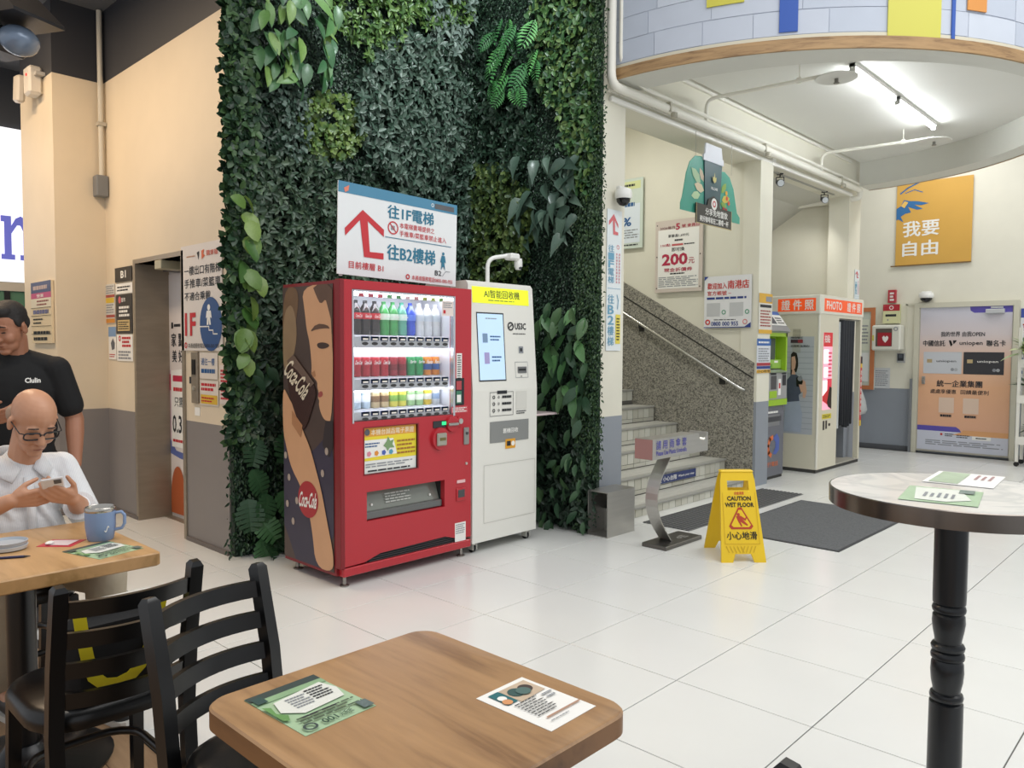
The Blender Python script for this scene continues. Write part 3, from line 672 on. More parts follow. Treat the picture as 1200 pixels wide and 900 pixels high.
scatter('variegated_foliage', 0, 4200, ('#48634a', '#657d62', '#38533e', '#54705a'), (.045, .075), (.05, .15), test=inp((258, 180, 400, 345), (265, 280, 430, 430)), ros=6)
scatter('dark_foliage', 0, 1800, ('#304a3a', '#3c5844'), (.04, .07), (.04, .12), test=inp((262, 90, 340, 200), (340, 190, 440, 300)), ros=5)
scatter('hanging_chain_foliage', 0, 700, ('#4d6658', '#5f786a'), (.03, .045), (.08, .16), test=inp((300, 85, 330, 130), (322, 100, 352, 190)), shape=(.5, .42))
scatter('bright_foliage', 0, 1500, ('#678e4a', '#7b9f55', '#527840'), (.045, .07), (.07, .17), test=inp((385, -60, 470, 75), (470, -60, 545, 45)), ros=6)
scatter('pale_top_foliage', 0, 900, ('#7f948a', '#66806f', '#93a79c'), (.05, .08), (.07, .17), test=inp((490, -60, 545, 70)), ros=5)
scatter('yellow_green_foliage', 0, 900, ('#718f48', '#5a7d42', '#839f52'), (.035, .05), (.06, .15), test=inp((345, 110, 415, 195)), shape=(.5, .40), ros=5)
scatter('ivy_foliage', 0, 5200, ('#3a5a40', '#4b6c46', '#2f4a36', '#587a4c'), (.04, .075), (.02, .15), test=lambda u, v: (u < 290) & (v < 520), shape=(.35, .36), edge=.055, ros=3)
scatter('dark_leaf_foliage', 0, 1600, ('#2f4434', '#3e5844', '#74866f'), (.055, .09), (.04, .14), test=lambda u, v: (u < 345) & (v > 380) & (v < 520), ros=4)
scatter('low_foliage', 0, 4200, ('#35523a', '#40603c', '#2a4630'), (.025, .045), (.02, .13), test=lambda u, v: (v > 470), edge=.06)
scatter('yellow_round_foliage', 1, 3000, ('#627b42', '#526c3c', '#748a4a', '#445e3a'), (.035, .055), (.06, .20), test=inp((538, 195, 632, 348)), shape=(.5, .40), ros=5)
scatter('corner_foliage', 1, 2200, ('#304a3a', '#3f5c48', '#516c58'), (.045, .075), (.04, .13), test=inp((560, 30, 630, 225)), ros=6)
scatter('ivy_foliage', 1, 2400, ('#4c7548', '#5e864f', '#3c6042', '#729050'), (.04, .07), (.05, .16), test=inp((632, -70, 722, 140), (668, 60, 724, 235)), shape=(.35, .30), ros=4)
scatter('edge_foliage', 1, 14000, ('#37543e', '#486644', '#55744a'), (.018, .03), (.0, .12), test=lambda u, v: (u > 682) & ((v < 560) | (u < 690)), edge=.045)
scatter('bottom_foliage', 1, 1300, ('#2f4434', '#3e5644'), (.05, .08), (.04, .13), test=lambda u, v: (v > 510), ros=5)

# ------------------------------------------------------------------ red vending machine
VR = M('#b3202c', .32, 0, coat=.25, name='vending_red'); VRD = M('#7d141d', .4, name='vending_red_dark')
vm = thing('vending_machine', 'red vending machine with lit drink shelves in front of the plant wall', 'vending machine', (-3.88, 3.147, 0), math.pi/2)
D = .038; VX0, VX1, VD = -.537, .537, .63
ax = lambda x: x+D
W0, W1, WZ0, WZ1 = ax(-.478), ax(.334), 1.0, 1.79
# body shell: back, sides, top, bottom and a front with a window, a poster recess and a pick-up recess
sh_ = MB(); sh_.box(VX0, VX0+.02, .0405, VD-.02, .09, 1.83).box(VX1-.02, VX1, .0405, VD-.02, .09, 1.83).box(VX0, VX1, VD-.02, VD, .09, 1.83).box(VX0, VX1, .0405, VD, 1.83, 1.85).box(VX0, VX1, .0405, VD, .07, .09)
sh_.build('cabinet', VRD, vm)
T0, T1, TZ0, TZ1 = ax(-.381), ax(.256), .38, .562; A0, A1, AZ0, AZ1 = ax(-.399), ax(.018), .672, .957
dr = MB(); yb = .04
def slabs(x0, x1, z0, z1): dr.box(x0, x1, 0, yb, z0, z1)
slabs(VX0, W0, WZ0, 1.855); slabs(W1, VX1, WZ0, 1.855); slabs(W0, W1, WZ1, 1.855)
slabs(VX0, VX1, AZ1, WZ0); slabs(VX0, A0, AZ0, AZ1); slabs(A1, VX1, AZ0, AZ1); slabs(VX0, VX1, TZ1, AZ0); slabs(VX0, T0, TZ0, TZ1); slabs(T1, VX1, TZ0, TZ1)
dr.prism([(VX0, TZ0), (VX0, .125), (-.36, .13), (-.24, .165), (.30, .175), (.42, .14), (VX1, .135), (VX1, TZ0)], 0, yb, axis=1)
fd = dr.build('front_door', VR, vm)
MB().box(VX0-.004, VX0+.028, -.012, .042, .12, 1.855, b=.004).build('edge_strip', VRD, vm)
MB().box(VX0+.02, VX1, -.005, .05, .065, .118, b=.006).build('kick_panel', VR, vm)
gr = MB().box(-.34, .40, .02, .03, .118, .175)
gr.build('vent_back', M('#1a1a1c', .6, name='vent_black'), vm)
for i in range(4): MB().box(-.32, .40, .008, .02, .122+i*.013, .127+i*.013).build('vent_slat', M('#3a3b3d', .5, name='vent_grey'), vm)
for x in (-.48, .48):
    for y in (.04, .57): MB().lathe([(.028, 0), (.03, .008), (.012, .014), (.011, .075)], 12, (x, y, 0)).build('foot', M('#a09d97', .35, .9, name='foot_metal'), vm, 40)
# lit display
disp = MB().box(W0, W1, .34, .36, WZ0, WZ1); db = disp.build('display_back', M('#e9e9ee', .5, name='display_white'), vm)
MB().box(W0-.005, W0, .04, .36, WZ0, WZ1).box(W1, W1+.005, .04, .36, WZ0, WZ1).box(W0, W1, .04, .36, WZ1, WZ1+.005).box(W0, W1, .04, .36, WZ0-.005, WZ0).build('display_liner', M('#dfe0e6', .4, name='display_liner'), vm)
MB().box(W0+.02, W1-.02, .055, .085, WZ1-.02, WZ1-.005).build('display_lamp', M('#f4f6ff', .4, emit=12.0, name='display_light'), vm)
MB().box(W0+.02, W1-.02, .315, .335, 1.42, 1.475).build('display_lamp', M('#f4f6ff', .4, emit=5.0, name='display_light_back'), vm)
MB().box(W0, W1, .012, .016, WZ0, WZ1).build('window_glass', M('#ffffff', .02, trans=1.0, name='clear_glass'), vm)
fr_ = M('#c9ccd2', .25, .6, name='window_frame')
MB().box(W0-.008, W0+.004, -.004, .03, WZ0-.008, WZ1+.008).box(W1-.004, W1+.012, -.004, .03, WZ0-.008, WZ1+.008).box(W0, W1, -.004, .03, WZ1-.002, WZ1+.008).build('window_frame', fr_, vm)
SHZ = (1.525, 1.262, 1.062)
btn = M('#dfe3ea', .3, name='selector_white'); btb = M('#3d64b4', .4, name='price_blue'); btk = M('#3b3a36', .4, name='button_dark')
PITCH_X = (W1-W0-.09)/10
for k_ in (0, 1): MB().box(W0+.02, W1-.02, .075, .10, SHZ[k_]-.090, SHZ[k_]-.080).build('display_lamp', M('#f4f6ff', .4, emit=8.0, name='display_light_row'), vm)
for k_, zs in enumerate(SHZ):
    sh_ = MB().box(W0+.005, W1-.005, .10, .30, zs-.004, zs+.004).build('shelf', M('#d9dbe0', .3, name='shelf_white'), vm)
    MB().box(W0+.005, W1-.03, .018, .10, zs-.075 if k_ < 2 else WZ0+.003, zs-.002, b=.006).build('selector_rail', btn, vm)
    for i in range(10):
        x = W0+.062+PITCH_X*(i+.5)
        b_ = MB().box(x-.028, x+.028, .012, .018, zs-.032, zs-.006).build('price_tag', btb, vm)
        q = Sign('selector_button', '', '', (x, .0165, zs-.05), 0, .05, .02, .004, None, parent=vm)
        q.ring(.5, .5, .024, btk, 1, n=14, ey=.42, name='button')
        MB().box(x-.018, x+.02, .0108, .012, zs-.028, zs-.018).build('price_print', PAPER, b_)
for i, c in enumerate(('#d04050', '#d04050', '#d04050', '#58b060', '#58b060', '#e4c4c0', '#e0a0a0', '#b9d060', '#b9d060', '#7cc040')):
    x = W0+.062+PITCH_X*(i+.5); MB().box(x-.022, x+.016, .05, .052, WZ1-.028, WZ1-.006).build('header_tag', M(c, .5, name='header_tag'), vm)
# drinks: each its own thing, copies share the meshes
vmM = Matrix.Translation((-3.88, 3.147, 0)) @ Matrix.Rotation(math.pi/2, 4, 'Z')
def spot_of(i, row, y=.145): p = vmM @ Vector((W0+.082+PITCH_X*(i+.5), y, SHZ[row]+.0045)); return p
ORD = ('leftmost', 'second', 'third', 'fourth', 'fifth', 'sixth', 'seventh', 'eighth', 'ninth', 'rightmost')
def place(i): return ORD[i] if i in (0, 9) else ORD[i]+' from left'
def label_band(parent, r, z0, z1, c, name='label_band'): return MB().lathe([(r, z0), (r+.0006, z0), (r+.0006, z1), (r, z1)], 18).build(name, M(c, .4, name='drink_label'), parent, 40)
def cola_word(parent, r, z, body='Coca-Cola', m=PAPER, w=.05, h=.02):
    s = Sign('wordmark', '', '', (0, -r-.001, z), 0, w, h, 0, None, parent=parent); s.txt(0, 0, 1, 1, body, m, 1, .02, shear=.3)
def bottle(i, col, cap, band, word, lab, h=.215, r=.0375):
    p = spot_of(i, 0); t = thing('drink_bottle', lab, 'bottle', p, math.pi/2, 'bottles on the top vending shelf')
    MB().lathe([(r*.9, 0), (r, .008), (r, h*.30), (r*.93, h*.36), (r, h*.42), (r, h*.66), (r*.75, h*.80), (.013, h*.92), (.013, h*.95)], 18).build('body', M(col, .12, 0, coat=.5, name='drink_'+col[1:]), t, 50)
    MB().lathe([(.0145, h*.93), (.0145, h), (.012, h*1.005)], 14).build('cap', M(cap, .4, name='cap'), t, 40)
    label_band(t, r, h*.46, h*.64, band)
    if word: cola_word(t, r, h*.55, word)
def can(i, row, cols, word, lab, h=.125, r=.033, ink=PAPER, grp='cans on the middle vending shelf'):
    p = spot_of(i, row); t = thing('drink_can', lab, 'can', p, math.pi/2, grp)
    MB().lathe([(r*.82, 0), (r, .008), (r, h-.012), (r*.86, h-.002)], 18).build('body', M(cols[0], .3, .25, name='can_'+cols[0][1:]), t, 50)
    MB().lathe([(r*.84, h-.003), (r*.86, h), (r*.80, h), (r*.78, h-.004)], 18).build('lid', M('#c8c9cc', .3, .9, name='can_lid'), t, 40)
    if len(cols) > 1: label_band(t, r, h*.30, h*.62, cols[1])
    if word: cola_word(t, r+.0008, h*.72, word, ink, .052, .026)
TOP = [('#211410', '#1c1c1e', '#c8202c', 'Coca-Cola', 'dark cola bottle')]*3 + [('#3fa050', '#2c8a44', '#d8ead8', 'Sprite', 'green lemon soda bottle')]*2 + [('#58a890', '#3d9a80', '#cfe6dc', 'Sprite', 'pale teal soda bottle'), ('#2b50c8', '#1f3fae', '#5a7ce0', None, 'blue sports drink bottle')] + [('#d5d9dc', '#e4e6e8', '#c3cdd6', None, 'clear water bottle')]*3
for i, (c, cp_, bd, wd_, lb) in enumerate(TOP): bottle(i, c, cp_, bd, wd_, '%s, %s on the top vending shelf' % (lb, place(i)))
MID = [(('#b8202e',), 'Coca-Cola', 'red cola can')]*4 + [(('#a02430', '#7c1620'), None, 'darker red cola can')]*2 + [(('#2f9a58',), 'Sprite', 'green lemon soda can')]*2 + [(('#e08a20', '#2c5aa0'), 'Fanta', 'orange soda can')]*2
for i, (c, wd_, lb) in enumerate(MID): can(i, 1, c, wd_, '%s, %s on the middle vending shelf' % (lb, place(i)))
LOW = [(('#b9cbd6', '#e1e8ee'), None, 'pale blue can')]*2 + [(('#c9b48a', '#7c5c3a'), None, 'beige coffee can')]*2 + [(('#d8cf50', '#7fae4c'), None, 'yellow tea can')]*2 + [(('#9cc68c', '#e0ead8'), None, 'light green can')]*2 + [(('#e0c030', '#d8d8d0'), None, 'yellow and white can'), (('#cfd6de', '#8fa8c8'), None, 'white and silver can')]
for i, (c, wd_, lb) in enumerate(LOW): can(i, 2, c, wd_, '%s, %s on the lower vending shelf' % (lb, place(i)), h=.135 if i in (0, 1) else .122, grp='cans on the lower vending shelf')
# lower poster, pick-up flap and controls
po = Sign('poster', '', '', ((A0+A1)/2, .012, (AZ0+AZ1)/2), 0, A1-A0, AZ1-AZ0, .02, M('#e9e9e4', .35, name='poster_white'), parent=vm)
po.rect(0, 0, 1, .2, M('#dfa13c', .5, name='poster_amber')); po.rect(0, .2, 1, .72, M('#e8d436', .5, name='poster_yellow')); po.poly([(0, .27), (.55, .27), (.62, .62), (0, .66)], PAPER, 2)
po.txt(.14, .04, .95, .17, '本機台誠品電子票證', M('#f3e6c8', .5, name='pale_ink')); po.ring(.07, .1, .02, M('#5a5a62', .5, name='emblem_grey'))
for i, c in enumerate(('#d98a9a', '#e0913a', '#4a62b0', '#4f9ab8')): po.ring(.10+i*.135, .57, .018, M(c, .5, name='badge'), 3, n=5)
po.poly([(.36, .42), (.42, .33), (.45, .22), (.49, .33), (.56, .30), (.53, .40), (.57, .48), (.48, .48), (.44, .55), (.41, .47)], M('#7c9c6c', .5, name='badge_green'), 3)
po.lines(.03, .32, .3, .44, 2, BLUE, 3); po.lines(.62, .3, .98, .66, 4, M('#a8702c', .5, name='brown_ink'), 3); po.lines(.04, .77, .95, .88, 2, GREYINK, 2); po.lines(.08, .91, .9, .98, 1, INK, 2)
MB().box(A0-.006, A0, -.003, .03, AZ0-.006, AZ1+.006).box(A1, A1+.012, -.003, .03, AZ0-.006, AZ1+.006).box(A0, A1, -.003, .03, AZ1, AZ1+.006).box(A0, A1, -.003, .03, AZ0-.006, AZ0).build('poster_frame', VRD, vm)
ti = M('#3a3b3c', .4, .3, name='tray_dark')
MB().box(T0, T1, .22, .24, TZ0, TZ1).box(T0-.003, T0, .04, .24, TZ0, TZ1).box(T1, T1+.003, .04, .24, TZ0, TZ1).box(T0, T1, .04, .24, TZ1, TZ1+.003).box(T0, T1, .04, .24, TZ0-.003, TZ0).build('tray', ti, vm)
fl = MB().add([(T0+.004, .055, TZ0+.05), (T1-.004, .055, TZ0+.05), (T1-.004, .10, TZ1-.004), (T0+.004, .10, TZ1-.004), (T0+.004, .06, TZ0+.05), (T1-.004, .06, TZ0+.05), (T1-.004, .105, TZ1-.004), (T0+.004, .105, TZ1-.004)], [(0, 1, 2, 3), (7, 6, 5, 4), (0, 4, 5, 1), (3, 2, 6, 7), (0, 3, 7, 4), (1, 5, 6, 2)]).build('flap', M('#8b8f86', .12, .2, name='smoked_flap'), vm)
MB().box(T0+.004, T1-.004, .02, .06, TZ0+.002, TZ0+.05, b=.006).build('tray_lip', M('#6e7170', .3, .5, name='lip_grey'), vm)
for x in (T0+.08, T1-.08): MB().cyl((x, .066, TZ0+.085), (x, .058, TZ0+.085), .008, n=10).build('flap_stud', PAPER, fl)
q = Sign('flap_print', '', '', ((T0+T1)/2, .066, (TZ0+TZ1)/2+.02), 0, .26, .07, 0, None, parent=vm, rx=-.25); q.lines(0, 0, .8, 1, 4, M('#c9cbc4', .5, name='flap_ink'), 1)
MB().box(ax(.15), ax(.265), -.006, 0, .918, .965, b=.003).build('price_display', M('#2b2d30', .2, name='display_black'), vm)
MB().box(ax(.225), ax(.262), -.008, -.005, .935, .958).build('display_digits', M('#25c070', .4, emit=1.5, name='green_led'), vm)
cy = lambda x, z, r, d, m_, nm, n=20: MB().cyl((ax(x), 0, z), (ax(x), -d, z), r, r*.94, n=n).build(nm, m_, vm, 40)
cy(.316, .938, .055, .018, VR, 'knob_plate'); MB().box(ax(.27), ax(.36), -.034, -.018, .928, .946, b=.005, T=None).build('return_lever', M('#b5b4b0', .3, .8, name='lever_metal'), vm)
cy(.386, .952, .036, .016, VR, 'coin_plate'); cy(.386, .952, .02, .022, M('#c4c2bc', .3, .8, name='coin_metal'), 'coin_slot')
cy(.209, .845, .078, .02, VR, 'note_plate', 28); MB().box(ax(.165), ax(.25), -.034, -.018, .80, .885, b=.006).build('note_slot', M('#aaa79a', .35, .5, name='note_metal'), vm); MB().box(ax(.185), ax(.235), -.037, -.033, .835, .855).build('note_mouth', M('#6e6433', .5, name='note_mouth'), vm)
MB().box(ax(.425), ax(.475), -.012, 0, .785, .905, b=.02).build('lock_plate', M('#9d9c98', .35, .7, name='lock_metal'), vm); cy(.45, .865, .012, .018, M('#55555a', .4, .6, name='keyhole'), 'key_hole', 12)
cy(.452, .654, .010, .008, M('#c9c7c0', .3, .8, name='coin_metal2'), 'screw', 10)
MB().box(ax(.36), ax(.445), -.008, 0, .40, .49, b=.01).build('change_cup', VR, vm); MB().box(ax(.372), ax(.433), -.011, -.007, .425, .478, b=.008).build('change_flap', M('#4b4c4e', .4, .2, name='cup_grey'), vm); MB().box(ax(.365), ax(.44), -.006, 0, .525, .545).build('change_print', M('#e3b8b8', .5, name='pink_ink'), vm)
q = Sign('sticker', '', '', (ax(.40), -.001, .185), 0, .10, .13, .001, PAPER, parent=vm); q.lines(.08, .05, .92, .6, 5, GREYINK, 1)
q = Sign('sticker', '', '', (ax(.385), -.001, 1.315), 0, .05, .20, .001, PAPER, parent=vm); q.lines(.15, .04, .85, .96, 12, INK, 1)
MB().box(ax(.345), ax(.43), -.006, 0, 1.06, 1.245, b=.004).build('card_panel', M('#1d1f22', .15, name='panel_black'), vm)
q = Sign('card_reader', '', '', (ax(.385), -.008, 1.15), 0, .075, .17, .001, None, parent=vm); q.rect(.05, .05, .7, .4, M('#b0444a', .4, name='reader_red'), 1); q.rect(.05, .45, .7, .95, M('#3f7a60', .4, name='reader_green'), 1); q.rect(.12, .6, .62, .9, PAPER, 2)
q = Sign('sticker', '', '', (ax(.39), -.001, 1.03), 0, .15, .045, .001, M('#c5545c', .5, name='sticker_red'), parent=vm); q.lines(.05, .1, .95, .9, 3, PAPER, 1)
q = Sign('sticker', '', '', (W1-.055, -.002, WZ1-.075), 0, .10, .10, .001, M('#e3d4cd', .5, name='sticker_pink'), parent=vm); q.lines(.1, .08, .9, .5, 3, GREYINK, 1); q.rect(.1, .62, .3, .85, RED, 1)
MB().box(W0-.002, W1+.0, -.003, .0, WZ1+.01, WZ1+.012).build('header_line', VRD, vm)
# printed side panel: a woman drinking cola from a glass (flat print on the cabinet's side, facing -Y)
SP = Sign('side_print', '', '', (VX0-.0035, VD/2+.03, .96), -math.pi/2, VD-.06, 1.74, .003, M('#4a3a34', .35, 0, .35, 3.5, name='print_brown'), parent=vm, panel='side_panel')
skin = M('#c99a74', .4, 0, .08, 5, name='print_skin'); skin_d = M('#a87752', .4, name='print_skin_shade'); hair = M('#5a4030', .4, 0, .2, 9, name='print_hair')
SP.poly([(0, 0), (.35, 0), (.3, .12), (.12, .24), (0, .3)], M('#6d5238', .4, 0, .3, 5, name='print_bokeh'), sm=2)
SP.poly([(0, .10), (.2, .05), (.32, .16), (.2, .28), (0, .32)], M('#8a7256', .4, 0, .2, 6, name='print_bokeh2'), sm=2)
SP.poly([(0, .52), (.1, .5), (.4, .62), (.75, .56), (1, .48), (1, 1), (0, 1)], M('#332e42', .4, 0, .3, 4, name='print_dress'), sm=1)
SP.poly([(.40, 0), (1, 0), (1, .47), (.86, .475), (.78, .455), (.73, .42), (.745, .405), (.71, .395), (.735, .375), (.70, .36), (.71, .34), (.63, .325), (.585, .31), (.60, .285), (.56, .20), (.50, .155), (.47, .10)], skin, 2, 'face_print', 2)
SP.poly([(.62, 0), (1, 0), (1, .08), (.88, .05), (.78, .07), (.70, .04)], hair, 3, sm=1); SP.poly([(.86, .04), (1, .05), (1, .24), (.97, .12)], hair, 3)
SP.poly([(.56, .165), (.70, .135), (.90, .14), (.96, .155), (.90, .152), (.70, .155)], hair, 3, sm=1)
SP.poly([(.70, .205), (.80, .20), (.92, .205), (.95, .215), (.82, .225), (.72, .22)], M('#3d2a22', .4, name='print_lash'), 3, sm=2)
SP.poly([(.735, .375), (.80, .37), (.82, .385), (.76, .395), (.72, .392)], M('#9c4a44', .4, name='print_lips'), 3, sm=2)
SP.poly([(.585, .31), (.66, .30), (.68, .32), (.63, .325)], skin_d, 3)
SP.poly([(.86, .475), (1, .47), (1, .56), (.92, .60), (.80, .56), (.84, .50)], M('#2d2326', .4, name='print_dark'), 3)
SP.poly([(0, .36), (.12, .40), (.30, .46), (.42, .52), (.56, .575), (.66, .64), (.78, .72), (.90, .84), (1, .93), (1, 1), (.66, 1), (.60, .88), (.52, .80), (.36, .72), (.16, .66), (.06, .58), (0, .53)], skin, 4, 'arm_print', 2)
SP.poly([(.10, .27), (.24, .245), (.62, .34), (.70, .38), (.62, .43), (.50, .50), (.40, .52), (.22, .44), (.12, .37)], M('#3d2620', .25, name='print_cola'), 5, 'glass_print', 1)
SP.poly([(.10, .27), (.24, .245), (.66, .345), (.58, .36), (.3, .30)], M('#6a574c', .25, name='print_glass'), 6)
SP.poly([(.20, .45), (.42, .50), (.38, .545), (.20, .50)], skin_d, 6)
for fx_, fy_ in ((.12, .70), (.28, .78), (.2, .86), (.08, .80), (.05, .62), (.8, .66), (.88, .58)): SP.ring(fx_, fy_, .018, M('#a99a8e', .4, name='print_spot'), 3, ey=1.3, n=12)
SP.txt(.06, .295, .58, .375, 'Coca-Cola', M('#d9cdb6', .4, name='print_cream'), 7, .018, shear=.25, rot=-.62)
SP.ring(.52, .765, .115, M('#a5222c', .4, name='print_red'), 5, n=36); SP.txt(.345, .738, .70, .795, 'Coca-Cola', PAPER, 6, .02, shear=.3, rot=.05)

# ------------------------------------------------------------------ direction banner standing on the vending machine
bn = Sign('direction_banner', 'white direction banner with red arrow and blue header on the vending machine', 'banner', (-3.985, 3.155, 2.165), math.pi/2, .965, .56, .006, M('#e4e7e8', .5, 0, .03, 6, name='banner_white'))
BT = M('#2b7490', .5, name='banner_teal'); BR_ = M('#c43038', .5, name='banner_red'); bn.root.rotation_euler = (0, R_(1.2), math.pi/2)
bn.rect(0, 0, 1, .12, M('#4b87a6', .5, name='banner_header')); bn.rect(.79, .035, .97, .095, M('#5c5d60', .5, name='banner_patch'), 2); bn.ring(.77, .06, .012, PAPER, 2, .008); bn.poly([(.04, .07), (.08, .03), (.075, .09), (.05, .115)], M('#e0826a', .5, name='banner_mark'), 2)
bn.poly([(.05, .50), (.185, .27), (.355, .45), (.355, .53), (.225, .385), (.245, .72), (.355, .715), (.355, .785), (.20, .785), (.165, .385), (.055, .58)], BR_, 2, 'arrow')
bn.txt(.385, .155, .78, .305, '往1F電梯', BT, 2, .03); bn.ring(.43, .41, .042, BR_, 2, .034); bn.stroke([(.405, .365), (.455, .455)], .007, BR_, 2); bn.rect(.413, .385, .445, .435, GREYINK, 1)
bn.txt(.485, .335, .79, .40, '本電梯賣場提供之', BR_, 2, .008); bn.txt(.485, .425, .90, .49, '手推車/菜籃車禁止進入', BR_, 2, .008)
bn.rect(.365, .520, .95, .528, BT, 2); bn.txt(.385, .60, .80, .775, '往B2樓梯', BT, 2, .03)
bn.txt(.085, .845, .355, .925, '目前樓層 B1', BR_, 2, .015); bn.txt(.80, .83, .86, .89, 'B2', INK, 2); bn.ring(.875, .62, .011, BT, 2, n=12); bn.poly([(.86, .645), (.89, .645), (.9, .73), (.885, .72), (.895, .82), (.875, .77), (.855, .82), (.86, .73), (.848, .72)], BT, 2, 'pictogram')
bn.stroke([(.87, .89), (.90, .83), (.94, .83)], .004, GREYINK, 2); bn.ring(.56, .945, .017, BR_, 2, .009); bn.txt(.595, .92, .965, .975, '本通道服務電話0800-000-955', BR_, 2, .008)
MB().box(-.46, -.44, .006, .016, -.29, .27).box(.44, .46, .006, .016, -.29, .27).build('support', M('#b9b9b5', .4, name='support_grey'), bn.root)

# ------------------------------------------------------------------ white recycling kiosk
AW = M('#e3e2da', .35, name='kiosk_white'); ai = thing('recycling_kiosk', 'tall white recycling kiosk with screen and yellow header beside the vending machine', 'kiosk', (-3.88, 4.035, 0), math.pi/2)
K = .035; kx = lambda x: x+K
prof = [(0, .075), (0, 1.15), (.055, 1.90), (.075, 1.925), (.50, 1.925), (.52, 1.9), (.52, .075)]
mb = MB(); n = len(prof)
mb.add([(-.335, y, z) for y, z in prof]+[(.335, y, z) for y, z in prof], [tuple(range(n)), tuple(range(n, 2*n))[::-1]]+[(i, n+i, n+(i+1) % n, (i+1) % n) for i in range(n)]); mb.build('cabinet', AW, ai)
TL_ = math.atan2(.055, .75)
up = Sign('upper_front', '', '', (0, .0275-.001, 1.525), 0, .67, .752, 0, None, parent=ai, rx=-TL_)
def uz(z): return (1.90-z)/.75
def ux(x): return (x+K)/.67+.5
up.rect(ux(-.335), uz(1.885), ux(.25), uz(1.77), M('#e6ee2c', .4, emit=.35, name='lit_yellow'), 1, 'header'); up.txt(ux(-.22), uz(1.868), ux(.15), uz(1.81), 'AI智能回收機', M('#4a5230', .5, name='header_ink'), 2, .01); up.lines(ux(-.18), uz(1.80), ux(.1), uz(1.785), 1, M('#8a9040', .5, name='header_fine'), 2)
up.rect(ux(-.305), uz(1.705), ux(-.03), uz(1.215), M('#2c3036', .3, name='screen_frame'), 1, 'screen_frame'); up.rect(ux(-.298), uz(1.695), ux(-.04), uz(1.225), M('#b4cfe6', .2, emit=.45, name='lit_screen'), 2, 'screen')
up.lines(ux(-.22), uz(1.67), ux(-.10), uz(1.655), 1, GREYINK, 3); up.rect(ux(-.255), uz(1.555), ux(-.205), uz(1.49), M('#7c98b8', .4, name='screen_phone'), 3); up.lines(ux(-.18), uz(1.545), ux(-.07), uz(1.50), 2, BLUE, 3); up.rect(ux(-.245), uz(1.42), ux(-.195), uz(1.34), M('#a9a0d0', .4, name='screen_phone2'), 3); up.lines(ux(-.17), uz(1.40), ux(-.07), uz(1.35), 2, BLUE, 3)
up.ring(ux(.04), uz(1.612), .032, INK, 2, .022); up.stroke([(ux(.02), uz(1.60)), (ux(.04), uz(1.615)), (ux(.06), uz(1.625))], .008, INK, 2); up.txt(ux(.085), uz(1.638), ux(.205), uz(1.59), 'US3C', INK, 2, .02); up.lines(ux(.06), uz(1.565), ux(.20), uz(1.552), 1, INK, 2)
up.rect(ux(.115), uz(1.465), ux(.165), uz(1.415), GREYINK, 1, 'scanner'); up.rect(ux(.128), uz(1.452), ux(.152), uz(1.428), INK, 2)
up.stroke([(ux(.07), uz(1.35)), (ux(.205), uz(1.35)), (ux(.205), uz(1.235)), (ux(.07), uz(1.235)), (ux(.07), uz(1.35))], .003, GREYINK, 1); up.rect(ux(.095), uz(1.315), ux(.19), uz(1.268), M('#77797a', .3, .6, name='slot_plate'), 2, 'slot_plate'); up.rect(ux(.105), uz(1.30), ux(.18), uz(1.285), BLACK, 3, 'card_slot'); up.ring(ux(.13), uz(1.245), .005, INK, 2)
lo = Sign('lower_front', '', '', (0, -.001, .6125), 0, .67, 1.075, 0, None, parent=ai)
lz = lambda z: (1.15-z)/1.075
lo.stroke([(ux(-.203), lz(1.135)), (ux(.037), lz(1.135)), (ux(.037), lz(.965)), (ux(-.203), lz(.965)), (ux(-.203), lz(1.135))], .003, INK, 1, 'box_outline'); lo.rect(ux(-.13), lz(1.146), ux(-.03), lz(1.122), INK, 2)
for i in range(3):
    z = 1.10-i*.048; lo.ring(ux(-.165), lz(z), .013, INK, 2, .007); lo.ring(ux(-.115), lz(z), .010, INK, 2, .006, n=6); lo.lines(ux(-.08), lz(z+.01), ux(.02), lz(z-.01), 1, INK, 2, .9)
lo.rect(ux(.07), lz(1.135), ux(.185), lz(1.005), M('#d5d4cc', .5, name='code_blank'), 1, 'code_panel'); lo.lines(ux(.07), lz(.995), ux(.18), lz(.965), 2, INK, 2)
lo.rect(ux(-.202), lz(.925), ux(.206), lz(.772), M('#8e908e', .3, .2, name='bin_flap'), 1, 'drop_flap'); lo.txt(ux(-.07), lz(.87), ux(.09), lz(.835), '舊機回收', PAPER, 2, .02)
lo.rect(ux(-.045), lz(.79), ux(.06), lz(.72), M('#e0a02c', .4, name='sticker_amber'), 2, 'sticker'); lo.rect(ux(-.03), lz(.775), ux(.01), lz(.74), INK, 3); lo.ring(ux(.035), lz(.755), .018, PAPER, 3)
lo.stroke([(ux(-.26), lz(.618)), (ux(.278), lz(.618)), (ux(.278), lz(.205)), (ux(-.26), lz(.205)), (ux(-.26), lz(.618))], .003, M('#bdbcb4', .5, name='seam'), 1, 'service_door_seam')
for x in (-.28, .28):
    for y in (.05, .46):
        MB().lathe([(.02, .055), (.02, .078)], 10, (x, y, 0)).box(x-.022, x-.014, y-.02, y+.03, .02, .06).box(x+.014, x+.022, y-.02, y+.03, .02, .06).build('caster_fork', M('#c9c7bf', .4, .3, name='fork_grey'), ai)
        MB().cyl((x-.012, y+.01, .028), (x+.012, y+.01, .028), .028, n=16).build('caster_wheel', BLACK, ai, 40)
MB().tube(bend([(.10, .30, 1.92), (.10, .30, 2.13), (.26, .22, 2.16)], .07), .016, 10).build('camera_arm', WHITE, ai, 40)
